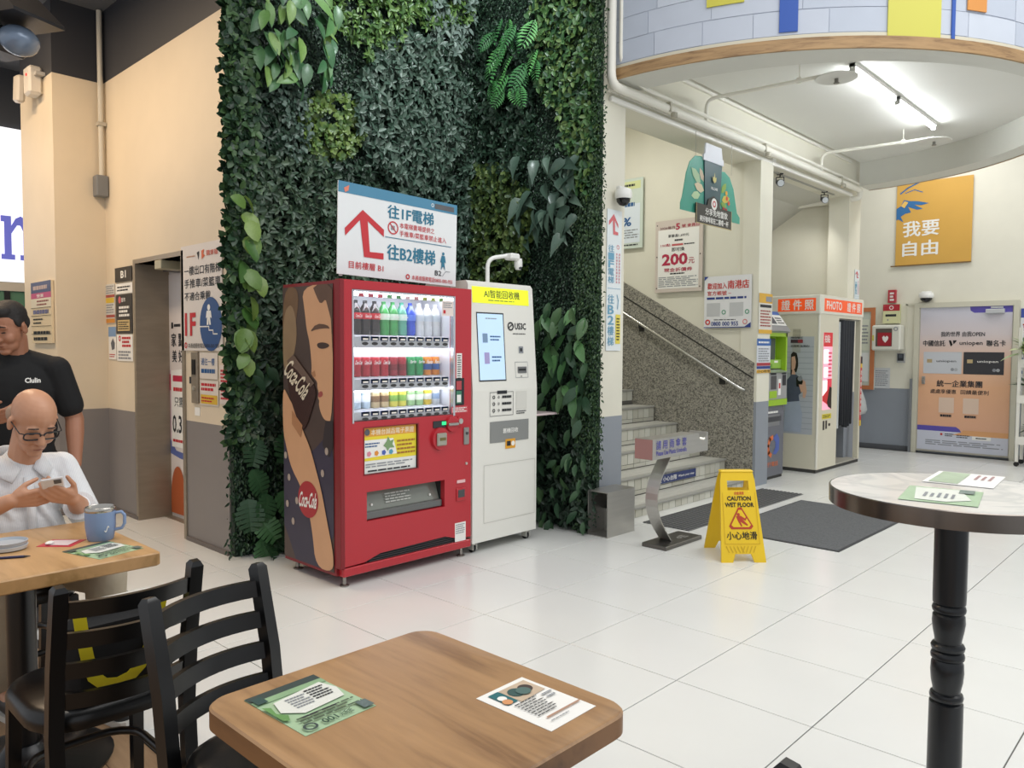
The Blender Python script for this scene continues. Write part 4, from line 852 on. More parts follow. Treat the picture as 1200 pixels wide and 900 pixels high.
MB().box(.23, .33, .17, .26, 2.125, 2.175, b=.012).build('camera_mount', WHITE, ai); MB().lathe([(.028, 0), (.032, -.03), (.032, -.06), (.02, -.085)], 14, (.335, .20, 2.14)).build('camera_head', WHITE, ai, 40); MB().ell((.335, .185, 2.07), (.018, .018, .014)).build('camera_lens', M('#3a3e44', .15, name='lens_dark'), ai, 60)
MB().box(.335, .62, .02, .30, .935, .95, b=.003).build('side_shelf', M('#d9c8c8', .35, name='shelf_pinkish'), ai); MB().box(.335, .345, .06, .28, .87, .935).build('shelf_bracket', WHITE, ai)
MB().tube(bend([(.338, .03, 1.08), (.355, .02, .98), (.35, .05, .80), (.338, .06, .70)], .08), .006, 6).build('cable', WHITE, ai, 40); MB().tube(bend([(.338, .10, 1.02), (.36, .09, .90), (.35, .08, .72)], .08), .005, 6).build('cable', WHITE, ai, 40)
MB().box(.333, .352, .02, .06, .70, .73).build('cable_clip', WHITE, ai)

# ------------------------------------------------------------------ things in front of the stairs
bx = thing('steel_bin_box', 'open brushed steel box standing at the foot of the plant wall', 'metal box', (-3.58, 4.93, 0))
q = MB().box(-.095, .095, -.18, .18, 0, .006).box(-.095, .095, -.18, .18, .345, .352).box(-.095, -.089, -.18, .18, .006, .345).box(.089, .095, -.18, .18, .006, .345).box(-.089, .089, .174, .18, .006, .345)
q.build('box', STEEL, bx); MB().box(-.088, .088, .02, .026, .006, .18).build('inner_plate', STEEL, bx)
us = thing('umbrella_bag_stand', 'brushed steel umbrella bag dispenser on a curved arm before the stairs', 'dispenser', (-3.06, 5.0, 0))
MB().box(-.11, .10, -.255, .25, 0, .03, b=.004).build('base', M('#6d6b67', .35, .9, name='dark_steel'), us)
mb = MB(); pth = []
for i in range(15):
    t = i/14; z = .03+t*.655; y = -.26+.24*math.cos(math.pi*(t-.5)*1.0)*-1+.24; pth.append((-.02, -.075-.20*math.sin(math.pi*t), z))
for (x, y, z), (x2, y2, z2) in zip(pth[:-1], pth[1:]):
    mb.add([(x-.05, y, z), (x+.05, y, z), (x+.05, y2, z2), (x-.05, y2, z2), (x-.05, y+.012, z), (x+.05, y+.012, z), (x+.05, y2+.012, z2), (x-.05, y2+.012, z2)], [(0, 1, 2, 3), (7, 6, 5, 4), (0, 3, 7, 4), (1, 5, 6, 2)])
mb.build('curved_arm', STEEL, us, 60)
# long box with a rounded notch near the far end
pf = [(-.41, .67), (.36, .67), (.36, .815), (.345, .815)] + [(.28+.06*math.cos(a), .815+.06*math.sin(a)) for a in arc(0, -math.pi, 8)] + [(.215, .815), (-.41, .815)]
hd = MB().prism([(y, z) for y, z in pf], -.075, .075, axis=0).build('bag_box', STEEL, us)
MB().box(-.073, .073, -.413, -.410, .672, .813).build('end_plate', M('#b28d88', .4, .6, name='pinkish_steel'), us)
q = Sign('lettering_plate', '', '', (.0765, -.09, .745), math.pi/2, .6, .13, 0, None, parent=us); q.txt(.04, .06, .72, .55, '請 用 雨 傘 套', M('#4b4aa0', .5, name='violet_ink'), 1, .01); q.txt(.04, .62, .72, .88, 'Please Use Plastic Umbrella', M('#4b4aa0', .5, name='violet_ink'), 1, .015)
q = Sign('base_print', '', '', (.02, .08, .0315), math.pi/2, .14, .12, 0, None, parent=us, rx=-math.pi/2); q.ring(.3, .5, .02, M('#a9a7a2', .5, name='base_ink'), 1, .012); q.lines(.5, .2, .95, .8, 3, M('#a9a7a2', .5, name='base_ink'), 1)

# wet floor sign: folding A-board with its front leaf facing the camera side (+x)
Yl = M('#e6c01e', .35, 0, .04, 4, name='safety_yellow'); YD = M('#c9a416', .4, name='yellow_relief')
ws = thing('wet_floor_sign', 'yellow folding wet floor caution sign in front of the stairs', 'floor sign', (-2.57, 5.01, 0), R_(46))
def leaf_panel(sgn, name):
    top, bot = .058, .165; Hh = .60; tilt = math.atan2(bot-top*0-.03, Hh)
    mb = MB(); w0, w1 = .118, .155
    def P_(x, z, d): f_ = 1-z/Hh; y = -(.022+f_*.185)*sgn; return (x, y-d*sgn, z)
    rows = [(0, -w1, -w1*.5), (0, w1*.5, w1)]
    # outline with handle hole and foot cut-out, built of strips
    def strip(x0, x1, x2, x3, za, zb):
        vs_ = [P_(x0, za, 0), P_(x1, za, 0), P_(x3, zb, 0), P_(x2, zb, 0), P_(x0, za, -.016), P_(x1, za, -.016), P_(x3, zb, -.016), P_(x2, zb, -.016)]
        mb.add(vs_, [(0, 1, 2, 3), (7, 6, 5, 4), (0, 4, 5, 1), (1, 5, 6, 2), (2, 6, 7, 3), (3, 7, 4, 0)])
    wz = lambda z: w1+(w0-w1)*z/Hh
    strip(-wz(0), -.075, -wz(.055), -.055, 0, .055); strip(.075, wz(0), .055, wz(.055), 0, .055)
    strip(-wz(.055), wz(.055), -wz(.47), wz(.47), .055, .47)
    strip(-wz(.47), -.075, -wz(.535), -.075, .47, .535); strip(.075, wz(.47), .075, wz(.535), .47, .535)
    strip(-wz(.535), wz(.535), -wz(.60)+.008, wz(.60)-.008, .535, .60)
    return mb.build(name, Yl, ws)
fp = leaf_panel(1, 'front_leaf'); leaf_panel(-1, 'rear_leaf')
MB().box(-.118, .118, -.03, .03, .588, .606, b=.008).build('hinge', Yl, ws)
wa = math.atan2(.185, .60)
wp = Sign('print_area', '', '', (0, -.022-.185*.5-.0015, .30), 0, .30, .628, 0, None, parent=ws, rx=-wa)
fz = lambda z: (.60-z)/.60
wp.txt(.40, fz(.462), .62, fz(.442), '白金清潔', RED, 1, .02); wp.txt(.22, fz(.432), .78, fz(.402), 'CAUTION', BLACK, 1, .03); wp.txt(.16, fz(.39), .84, fz(.36), 'WET FLOOR', BLACK, 1, .03)
tri = lambda s, cy: [(.5-.205*s, cy+.085*s), (.5-.165*s, cy+.115*s), (.5+.165*s, cy+.115*s), (.5+.205*s, cy+.085*s), (.5+.03*s, cy-.12*s), (.5-.03*s, cy-.12*s)]
WR = M('#b03a20', .5, name='warning_red'); wp.poly([(.5+(x-.5)*1.38, y) for x, y in tri(1.0, .525)], WR, 1, 'warning_triangle'); wp.poly([(.5+(x-.5)*1.38, y) for x, y in tri(.80, .527)], Yl, 2, 'warning_triangle')
wp.ring(.45, .482, .011, WR, 3); wp.poly([(.5+(x-.5)*1.35, .525+(y-.60)) for x, y in [(.42, .575), (.5, .57), (.575, .60), (.6, .575), (.615, .585), (.58, .625), (.53, .61), (.62, .67), (.60, .68), (.49, .635), (.52, .68), (.50, .69), (.45, .63)]], WR, 3, 'slipping_figure')
wp.txt(.15, fz(.200), .85, fz(.148), '小心地滑', BLACK, 1, .02)
wp.stroke([(.12, fz(.455)), (.10, fz(.12)), (.90, fz(.12)), (.88, fz(.455))], .003, YD, 1, 'relief_line')
for i in range(9):
    x = .12+i*.085; wp.stroke([(x, fz(.105)), (x+(.06 if i > 4 else -.06)*-1, fz(.065))], .006, YD, 1, 'relief_rib')
# floor mats
mt = thing('floor_mat', 'large charcoal entrance mat on the white tiles behind the wet floor sign', 'mat', (-2.55, 6.45, 0))
MB().box(-.48, .47, -.83, .82, 0, .008, b=.003).build('pile', M('#5c5e60', .95, 0, .45, 70, .6, name='charcoal_pile'), mt)
MB().box(-.50, .49, -.85, .84, 0, .005).build('rubber_edge', M('#333537', .7, name='rubber'), mt)
gt = thing('grating_mat', 'narrow ribbed grey mat lying along the bottom stair', 'mat', (-3.38, 6.35, 0))
MB().box(-.22, .22, -.95, 1.25, 0, .004).build('base', M('#6b6c6c', .7, name='mat_grey'), gt)
for i in range(11): MB().box(-.215+i*.04, -.195+i*.04, -.95, 1.25, .004, .008).build('rib', M('#4a4b4c', .8, name='rib_dark'), gt)
# caution strip on the second riser
p0 = PX(767, 570, -4.04); p1 = PX(813, 549, -4.04)
cs = Sign('step_sign', 'small blue mind your step strip on the second stair riser', 'sign', (-4.029, (p0[1]+p1[1])/2, .195), math.pi/2, p1[1]-p0[1]+.05, .085, .004, M('#2c3a6c', .5, name='strip_blue'))
cs.poly([(.03, .85), (.17, .85), (.10, .12)], PAPER, 1, 'triangle'); cs.poly([(.06, .78), (.14, .78), (.10, .35)], RED, 2, 'triangle'); cs.txt(.2, .22, .52, .78, '小心台階', PAPER, 1, .02); cs.txt(.56, .38, .95, .68, 'Watch your step', PAPER, 1, .02)

# ------------------------------------------------------------------ posters on the stair wall
FR = M('#cfc9bd', .4, name='poster_rail')
s1 = sign_Y('wall_poster', 'green-edged price poster on the stair wall, nearest the plant wall', 'poster', 7.655, 712, 211, 754, 292, .012, M('#cdd8cd', .45, name='poster_mint'))
s1.rect(.06, .04, .94, .15, M('#d7dda2', .5, name='mint_top')); s1.lines(.35, .06, .8, .13, 1, INK, 2); s1.rect(.4, .21, .66, .29, INK, 1); s1.rect(.1, .36, .93, .92, M('#dbe4ec', .5, name='poster_ice'), 1); s1.lines(.3, .34, .8, .40, 1, BLUE, 2, .9); s1.txt(.28, .55, .70, .68, '0%', BLUE, 2, .03); s1.lines(.12, .72, .9, .86, 4, GREYINK, 2); s1.lines(.3, .93, .9, .97, 1, INK, 2)
s2 = sign_Y('wall_poster', 'framed 200 dollar voucher poster in the middle of the stair wall', 'poster', 7.655, 769, 257, 824, 342, .014, M('#cfc3b9', .4, name='poster_beige'))
PK = M('#b02848', .5, name='voucher_red'); s2.poly([(.06, .13), (.93, .13), (.93, .95), (.06, .95)], PAPER, 1, 'sheet'); s2.txt(.10, .085, .42, .125, '2026每月', M('#7a4a50', .5, name='plum_ink'), 2, .02); s2.txt(.44, .055, .53, .145, '5', PK, 2, .03); s2.txt(.57, .075, .93, .12, '號 會員日', PK, 2, .015)
s2.txt(.28, .20, .72, .245, '單筆滿1,699元', INK, 2, .015); s2.lines(.42, .27, .6, .30, 1, INK, 2, .8); s2.txt(.12, .325, .33, .365, '100點', PK, 2, .02); s2.rect(.36, .335, .6, .362, M('#c05a5a', .5, name='brand_red'), 2); s2.lines(.62, .33, .85, .365, 1, INK, 2); s2.txt(.36, .385, .63, .44, '即可換', INK, 2, .02)
s2.txt(.15, .465, .70, .63, '200', PK, 2, .035); s2.txt(.72, .54, .84, .62, '元', PK, 2, .02); s2.txt(.20, .665, .80, .72, '現金折價券', PK, 2, .03); s2.lines(.33, .735, .65, .755, 1, INK, 2, .9); s2.lines(.08, .78, .92, .93, 6, GREYINK, 2)
for fx_ in (.04, .96):
    for fy_ in (.06, .5, .94): s2.ring(fx_, fy_, .008, M('#4a4642', .5, .5, name='screw_dark'), 2, n=10, name='screw')
s3 = sign_Y('wall_poster', 'white join-us poster with phone number beside the pillar, lowest on the stair wall', 'poster', 7.655, 826, 323, 881, 384, .008, M('#e3e4e6', .4, name='poster_white2'))
RD = M('#c8302c', .5, name='poster_red'); NV = M('#2a3f86', .5, name='navy'); s3.txt(.07, .13, .49, .25, '歡迎加入', RD, 2, .02); s3.txt(.51, .095, .95, .255, '南港店', RD, 2, .03); s3.txt(.07, .285, .58, .375, '官方帳號 ~', RD, 2, .015); s3.lines(.06, .405, .93, .45, 1, NV, 2, .9)
for fx_ in (.06, .55): s3.rect(fx_, .52, fx_+.29, .78, M('#c2c4c6', .5, name='code_grey'), 1, 'code_panel'); s3.ring(fx_+.37, .70, .025, M('#4a9a78', .5, name='green_dot'), 2, .016)
s3.txt(.16, .88, .74, .965, '0800 000 955', NV, 2, .02); s3.ring(.085, .89, .03, RD, 2, .016); s3.ring(.88, .89, .028, M('#d08080', .5, name='pale_red'), 2, .018); s3.lines(.22, .83, .7, .86, 1, INK, 2); s3.poly([(.85, 1), (1, 1), (1, .9)], NV, 2); s3.poly([(0, 0), (.09, 0), (0, .08)], NV, 2); s3.rect(0, .985, 1, 1, NV, 2)
# notices on the pillar
s4 = sign_X('pillar_notice', 'yellow edged timetable notice, upper of the two on the pillar', 'notice', -3.71, 888.5, 344, 904, 391, .004, M('#d9d6cc', .5, name='notice_pale'))
s4.rect(0, 0, 1, .24, M('#d9a93a', .5, name='notice_amber')); s4.rect(.5, .07, .95, .2, GREYINK, 2); s4.rect(.08, .28, .92, .35, INK, 2); s4.lines(.1, .4, .9, .84, 6, M('#a04a44', .5, name='dull_red'), 2); s4.rect(0, .90, 1, 1, M('#d9a93a', .5, name='notice_amber'))
s5 = sign_X('pillar_notice', 'blue and white notice with red stripe, lower of the two on the pillar', 'notice', -3.71, 886, 397, 902, 437, .004, M('#d4d8de', .5, name='notice_ice'))
s5.rect(0, 0, 1, .2, M('#2f62a8', .5, name='notice_blue')); s5.lines(.1, .05, .9, .16, 1, PAPER, 2); s5.lines(.1, .26, .9, .68, 6, GREYINK, 2); s5.rect(0, .70, 1, .79, M('#a83440', .5, name='notice_red')); s5.rect(0, .8, 1, .88, NV); s5.rect(0, .9, 1, 1, M('#d9a93a', .5, name='notice_amber')); s5.txt(.05, .905, .95, .99, '小心地滑', INK, 2)
# vertical direction signs
def vertical_sign(name, label, X, u0, v0, u1, v1):
    s = sign_X(name, label, 'sign', X, u0, v0, u1, v1, .004, M('#dfe6e8', .5, name='strip_white'))
    bt = M('#6aa0bc', .5, name='strip_teal'); s.poly([(.10, .085), (.42, .03), (.74, .10), (.74, .125), (.50, .075), (.52, .15), (.74, .155), (.74, .175), (.40, .175), (.36, .075), (.10, .115)], M('#d06a70', .5, name='strip_red'), 2, 'arrow')
    for i, ch in enumerate('往1F電梯'): s.txt(.08, .25+i*.055, .48, .30+i*.055, ch, bt, 2, .02)
    s.ring(.74, .26, .018, M('#d06a70', .5, name='strip_red'), 2, .013)
    for i in range(2): s.lines(.62+i*.18, .30, .72+i*.18, .52, 10, M('#d09098', .5, name='strip_pink'), 2, .7, seed=i)
    s.rect(.05, .555, .95, .558, bt, 2)
    for i, ch in enumerate('往B2樓梯'): s.txt(.08, .60+i*.075, .50, .665+i*.075, ch, bt, 2, .02)
    s.stroke([(.7, .60), (.8, .64), (.75, .70)], .008, bt, 2); s.rect(.62, .74, .95, .95, M('#e2d158', .5, name='strip_yellow'), 2); s.lines(.68, .76, .9, .93, 8, INK, 3)
    return s
vertical_sign('direction_strip', 'tall narrow direction sign on the wall end right beside the plant wall', -3.74, 710, 246, 727, 411)
vertical_sign('direction_strip', 'tiny narrow direction sign above the photo booth corner', -3.74, 1000.5, 316, 1006, 372)

# ------------------------------------------------------------------ hanging cup-shaped advertisement
hg = thing('hanging_sign', 'hanging green coffee cup advertisement under the lintel', 'hanging sign', (-3.70, 6.62, 2.70), math.pi/2)
def hpoly(pts, y0, y1, m_, nm): return MB().prism(pts, y0, y1, axis=1).build(nm, m_, hg)
TG = M('#3f9a86', .4, 0, .1, 6, name='leaf_green_board')
hpoly([(-.55, .06), (-.52, .12), (-.46, .34), (-.40, .45), (-.31, .515), (-.20, .53), (-.10, .48), (0, .40), (.10, .44), (.24, .46), (.34, .42), (.42, .32), (.50, .10), (.56, .06), (.56, .0), (-.55, .0)], -.008, .0, TG, 'green_board')
hpoly([(-.14, .05), (-.165, .50), (.165, .50), (.13, .05)], -.02, -.009, M('#35545a', .4, 0, .08, 6, name='cup_dark'), 'cup'); hpoly([(-.19, .50), (-.19, .55), (-.165, .56), (-.15, .66), (.14, .66), (.16, .56), (.185, .55), (.185, .50)], -.026, -.009, M('#dfe3ec', .4, name='cup_lid'), 'cup_lid')
hpoly([(-.32, -.09), (.34, -.09), (.34, .09), (.12, .09), (.10, .15), (.0, .19), (-.10, .15), (-.12, .09), (-.32, .09)], -.032, -.021, M('#3c3a34', .5, name='plaque_dark'), 'plaque')
hs = Sign('prints', '', '', (0, -.0335, .20), 0, 1.1, .9, 0, None, parent=hg)
hx_ = lambda x: x/1.1+.5
hy_ = lambda z: .5-(z-.20)/.9
hs.txt(hx_(-.16), hy_(.065), hx_(.26), hy_(.0), '分享免地雷飲', PAPER, 1, .02); hs.txt(hx_(-.26), hy_(-.015), hx_(.28), hy_(-.07), '美好咖啡就在二樓嚐一杯', PAPER, 1, .02); hs.ring(hx_(0), hy_(.115), .055, PAPER, 1); hs.ring(hx_(0), hy_(.115), .03, RED, 2, .018)
hs.txt(hx_(-.06), hy_(.27), hx_(.06), hy_(.245), 'FUL.CAFE', PAPER, 1, .02); hs.poly([(hx_(-.03), hy_(.33)), (hx_(0), hy_(.31)), (hx_(.03), hy_(.33)), (hx_(.035), hy_(.37)), (hx_(.01), hy_(.36)), (hx_(0), hy_(.41)), (hx_(-.01), hy_(.36)), (hx_(-.035), hy_(.37))], M('#c9c07a', .5, name='gold_leaf'), 1, 'emblem')
hs.stroke([(hx_(-.32), hy_(.09)), (hx_(-.32), hy_(-.09)), (hx_(.34), hy_(-.09)), (hx_(.34), hy_(.09))], .008, M('#b9a878', .5, name='gold_line'), 1)
for (x, z, a, l, c) in ((-.30, .34, .6, .20, '#a9c8a0'), (-.24, .24, .2, .18, '#d8c8a8'), (-.30, .16, -.2, .16, '#b8d4a8'), (-.2, .36, 1.0, .14, '#c9b8a0'), (.22, .30, 2.3, .14, '#8aa84a'), (.26, .2, 2.9, .16, '#c9b850'), (.22, .14, 3.3, .12, '#78a048')):
    ca, sa = math.cos(a), math.sin(a); f_ = lambda t, w: (hx_(x+(-(t-.5)*ca*l-w*sa*l)), hy_(z+((t-.5)*sa*l-w*ca*l)))
    hs.poly([f_(0, 0), f_(.3, .22), (f_(.7, .2)), f_(1, 0), f_(.7, -.2), f_(.3, -.22)], M(c, .5, name='leaf_print'), -18 if abs(x) > .19 else 1, 'leaf_print')
for (x, z, c) in ((.28, .21, '#c84a30'), (.32, .17, '#c84a30'), (.22, .10, '#b83038'), (.27, .095, '#b83038'), (.27, .26, '#e0a83a')): hs.ring(hx_(x), hy_(z), .022, M(c, .5, name='fruit_print'), -17, n=12)
for x in (-.30, .38): MB().cyl((x, -.004, .45), (x, -.004, .74), .0025, n=5).build('hanging_wire', M('#b5b3a8', .4, .5, name='wire'), hg)

# ------------------------------------------------------------------ lime green service kiosk behind the pillar
kk = thing('payment_kiosk', 'lime green and grey payment kiosk standing against the pillar', 'kiosk', (-3.80, 8.28, 0), math.pi/2)
LG = M('#98c02c', .4, name='lime'); KG = M('#686a72', .45, name='kiosk_grey'); SG = M('#a9abac', .35, .3, name='kiosk_silver')
MB().box(-.27, .27, 0, .42, .03, .83, b=.008).build('base_cabinet', KG, kk); MB().box(-.26, .26, .01, .41, 0, .03).build('plinth', BLACK, kk)
q = MB().box(-.27, .27, .10, .42, .83, 1.64).box(-.27, -.235, -.02, .10, .83, 1.64).box(.235, .27, -.02, .10, .83, 1.64).box(-.27, .27, -.02, .10, 1.60, 1.64).box(-.27, .27, -.03, .10, .83, .90); q.build('lime_frame', LG, kk)
MB().box(-.235, .235, -.04, .10, .90, 1.20, b=.006).build('reader_panel', SG, kk); MB().add([(-.235, -.07, 1.20), (.235, -.07, 1.20), (.235, .08, 1.24), (-.235, .08, 1.24)], [(0, 1, 2, 3)]).build('ledge', SG, kk)
MB().box(-.18, .16, .07, .10, 1.30, 1.58, b=.004).build('screen', M('#55595c', .2, name='kiosk_screen'), kk); MB().box(-.235, .235, .03, .10, 1.24, 1.34, b=.004).build('keypad_panel', M('#8fb84a', .4, name='lime_pale'), kk)
q = Sign('reader_print', '', '', (0, -.0405, 1.05), 0, .47, .30, 0, None, parent=kk); q.rect(.12, .12, .42, .62, M('#4a4b4e', .3, name='reader_dark'), 1); q.rect(.52, .25, .66, .85, PAPER, 1); q.rect(.55, .4, .63, .6, RED, 2); q.rect(.74, .1, .94, .5, INK, 1); q.rect(.05, .68, .45, .95, LG, 1); q.rect(.1, .02, .4, .09, INK, 1); q.rect(.7, .02, .95, .08, INK, 1)
q = Sign('keypad_print', '', '', (0, .0295, 1.29), 0, .47, .10, 0, None, parent=kk); q.rect(.12, .1, .32, .35, PAPER, 1); q.rect(.6, .1, .8, .35, PAPER, 1); q.rect(.3, .45, .5, .85, M('#6a9a2c', .5, name='lime_dark'), 1)
MB().prism([(-.02, 1.64), (-.06, 1.66), (.10, 1.88), (.42, 1.88), (.42, 1.64)], -.27, .27, axis=0).build('top_housing', M('#8d9092', .4, name='top_grey'), kk)
q = Sign('top_print', '', '', (.0, .045, 1.80), 0, .5, .20, 0, None, parent=kk, rx=-.63); q.rect(0, 0, 1, 1, PAPER, 6); q.rect(0, 0, 1, .25, M('#3b62a8', .5, name='top_blue'), 7); q.poly([(0, 0), (.4, 0), (0, .5)], M('#58a048', .5, name='top_green'), 8); q.rect(.3, .4, .55, .9, M('#4b4f58', .5, name='top_ink'), 7); q.lines(.62, .4, .95, .9, 3, INK, 7)
q = Sign('cabinet_print', '', '', (0, -.0015, .43), 0, .54, .80, 0, None, parent=kk); q.rect(.15, .13, .78, .29, M('#8d9094', .35, .5, name='hopper_plate'), 1, 'hopper'); q.rect(.15, .16, .85, .23, M('#3f4146', .4, name='hopper_dark'), 2); q.lines(.2, .08, .7, .11, 1, PAPER, 2, .9); q.ring(.12, .045, .02, M('#b5b7b0', .5, name='kiosk_badge'), 1, .015)
OR_ = M('#d8703c', .5, name='kiosk_orange'); q.stroke([(.40, .70), (.30, .66), (.26, .56), (.34, .47), (.46, .45)], .05, OR_, 1, 'emblem'); q.poly([(.48, .46), (.66, .40), (.78, .48), (.78, .64), (.62, .70), (.48, .68), (.60, .60), (.60, .52)], M('#4a5fa8', .5, name='kiosk_blue'), 1, 'emblem'); q.txt(.10, .79, .74, .86, '銀行電話', OR_, 1, .01)

# ------------------------------------------------------------------ photo booth
pbx = thing('photo_booth', 'cream coin photo booth with orange headers and dark curtain by the bay wall', 'photo booth', (-3.60, 9.70, 0), math.pi/2)
PC = M('#d6d1bd', .4, 0, .03, 4, name='booth_cream'); PL = .69; PDp = .80; PH = 2.10
q = MB().box(-PL, -PL+.04, .04, PDp-.03, .04, 1.84).box(-PL, -.10, 0, .04, .04, 1.84).box(PL-.06, PL, 0, .06, .04, 1.84).box(-PL, PL, PDp-.03, PDp, .04, 1.84).box(PL-.03, PL, .5, PDp-.03, .04, 1.84).box(-.13, -.10, .04, .45, .04, 1.84).box(-PL, PL, 0, PDp, 1.84, 1.87)
q.build('cabinet', PC, pbx); MB().box(-PL, PL, .01, PDp-.01, 0, .04).build('plinth', M('#3b3a37', .6, name='plinth_dark'), pbx); MB().box(-.10, PL-.06, .0, PDp, .04, .055).build('booth_floor', M('#a9a59a', .5, name='booth_floor'), pbx)
MB().box(-PL-.012, PL+.012, -.012, PDp+.01, 1.87, PH, b=.012).build('header_box', M('#e2dfd2', .4, name='header_cream'), pbx)
MB().cyl((-PL+.010, .010, .05), (-PL+.010, .010, 1.86), .016, n=10).build('corner_post', M('#e2dfd2', .4, name='header_cream2'), pbx, 40)
OB = M('#e2521e', .4, emit=.35, name='lit_orange')
q = Sign('front_header', '', '', (0.02, -.013, 1.985), 0, 1.22, .15, .002, OB, parent=pbx); q.txt(.05, .16, .44, .84, 'PHOTO', PAPER, 1, .02); q.txt(.58, .12, .95, .88, '證 件 照', PAPER, 1, .03)
q = Sign('side_header', '', '', (-PL-.0135, .275, 1.985), -math.pi/2, .46, .15, .002, OB, parent=pbx); q.txt(.10, .1, .94, .9, '證 件 照', PAPER, 1, .03)
sd_ = Sign('side_poster', '', '', (-PL-.0015, .235, 1.03), -math.pi/2, .35, 1.16, .001, M('#b5bac0', .4, name='poster_grey_blue'), parent=pbx)
for i in range(16): sd_.rect(0, .1+i*.056, 1, .1+i*.056+.006, M('#9aa2aa', .5, name='blind_line'), 1)
sd_.rect(.2, .03, .62, .065, M('#3c2c34', .5, name='poster_bar'), 2); sd_.rect(.45, .03, .62, .065, M('#8c3038', .5, name='poster_bar2'), 3); sd_.txt(.2, -.0, .62, .022, '隨拍隨印', INK, 2, .02); sd_.txt(.2, .085, .85, .11, '拍證照 免預約!', INK, 2, .01)
hrm = M('#221e1e', .4, name='print_black_hair'); skn = M('#d2a890', .4, name='print_face'); clo = M('#4f5668', .4, 0, .3, 10, name='print_top')
sd_.poly([(.22, .18), (.30, .155), (.42, .17), (.47, .23), (.48, .30), (.42, .37), (.36, .36), (.30, .38), (.22, .40)], hrm, 2, 'print_hair'); sd_.poly([(.24, .21), (.36, .20), (.40, .26), (.38, .32), (.32, .35), (.25, .34)], skn, 3, 'print_face'); sd_.poly([(.28, .345), (.36, .345), (.4, .40), (.25, .40)], skn, 3)
sd_.poly([(.10, .45), (.25, .39), (.42, .39), (.62, .43), (.66, .56), (.52, .60), (.55, .66), (.12, .68)], clo, 3, 'print_top'); sd_.poly([(.62, .43), (.74, .46), (.80, .56), (.74, .63), (.66, .62), (.66, .55)], skn, 4); sd_.poly([(.42, .42), (.6, .40), (.66, .46), (.6, .52), (.44, .51)], BLACK, 5, 'print_camera'); sd_.ring(.56, .43, .03, GREYINK, 6); sd_.poly([(.52, .49), (.64, .49), (.70, .56), (.6, .57)], skn, 6)
sd_.poly([(.05, .68), (.55, .66), (.66, .80), (.62, .98), (.02, .98)], M('#a9b4c4', .4, 0, .1, 8, name='print_jeans'), 3)
for j in range(2):
    for i in range(9): MB().box(-PL-.003, -PL, .22, .32, 1.64-j*.17+i*.013-.05, 1.645-j*.17+i*.013-.05).build('vent_slot', M('#a49f8c', .5, name='vent_shadow'), pbx)
pan = Sign('lit_panel', '', '', (-.43, -.002, 1.20), 0, .27, .92, .001, M('#e9a4b8', .4, emit=.6, name='lit_pink'), parent=pbx)
pan.rect(0, 0, 1, .18, M('#cf2630', .4, emit=.2, name='lit_red'), 1); pan.txt(.1, .03, .7, .13, '拍貼', PAPER, 2, .03); pan.rect(.05, .22, .6, .40, M('#f6f2f2', .4, emit=.7, name='lit_white'), 1); pan.rect(.1, .45, .55, .58, M('#f6f2f2', .4, emit=.7, name='lit_white'), 1); pan.rect(0, .62, .5, .82, M('#f6f2f2', .4, emit=.7, name='lit_white'), 1); pan.rect(.5, .6, 1, .75, M('#d83a50', .4, emit=.3, name='lit_rose'), 1)
pan.poly([(0, .82), (.55, .74), (1, .72), (1, 1), (.5, .93), (0, .88)], M('#c42830', .4, emit=.2, name='lit_red2'), 2); pan.poly([(.5, .9), (.75, .70), (1, .72), (1, 1), (.6, .96)], BLACK, 3); pan.lines(.55, .24, .95, .58, 7, M('#e04060', .5, name='rose_ink'), 2)
q = Sign('coin_plate', '', '', (-.42, -.002, .66), 0, .28, .06, .001, M('#d8c83a', .4, name='coin_yellow'), parent=pbx); q.lines(.08, .2, .92, .8, 2, INK, 1)
for x, w, z0, z1 in ((-.53, .04, .50, .61), (-.45, .04, .51, .61), (-.36, .05, .54, .57)): MB().box(x, x+w, -.006, 0, z0, z1, b=.002).build('coin_slot', M('#3d3b38', .4, .3, name='slot_dark'), pbx)
mb = MB(); n = 40; vs_ = []
for k_ in range(2):
    for i in range(n+1): t = i/n; x = .0+t*(.46 if k_ else .40)+(.02 if k_ == 0 else 0); y = .02+.025*math.sin(t*math.pi*11); vs_.append((x, y, 1.82 if k_ else .50+.02*math.sin(t*9)))
mb.add(vs_, [(i, i+1, n+2+i, n+1+i) for i in range(n)]); o_ = mb.build('curtain', M('#23262c', .8, 0, .15, 20, name='dark_curtain'), pbx, 80); so = o_.modifiers.new('thickness', 'SOLIDIFY'); so.thickness = .006
MB().cyl((-.10, .03, 1.83), (PL-.06, .03, 1.83), .008, n=8).build('curtain_rod', STEEL, pbx)
mb = MB(); vs_ = []
for k_ in range(2):
    for i in range(9): t = i/8; vs_.append((-.09+t*.10, .03+.015*math.sin(t*20), 1.80 if k_ else .48))
mb.add(vs_, [(i, i+1, 10+i, 9+i) for i in range(8)]); mb.build('clear_curtain', M('#c9cccb', .3, name='plastic_curtain'), pbx, 80)
MB().box(-.05, .5, .42, .74, .05, .50, b=.01).build('seat', M('#7d786c', .5, name='booth_seat'), pbx)
q = Sign('price_strip', '', '', (PL+.0, -.004, .92), 0, .055, .90, .002, M('#c82c34', .4, name='strip_red2'), parent=pbx); q.rect(0, 0, 1, .10, INK, 1); q.rect(0, .1, 1, .16, M('#e0c030', .4, name='strip_yel'), 1); q.rect(0, .92, 1, 1, M('#e0c030', .4, name='strip_yel'), 1)
for i, ch in enumerate('證件照快速沖印中'): q.txt(.15, .20+i*.085, .85, .265+i*.085, ch, PAPER, 1, .02)

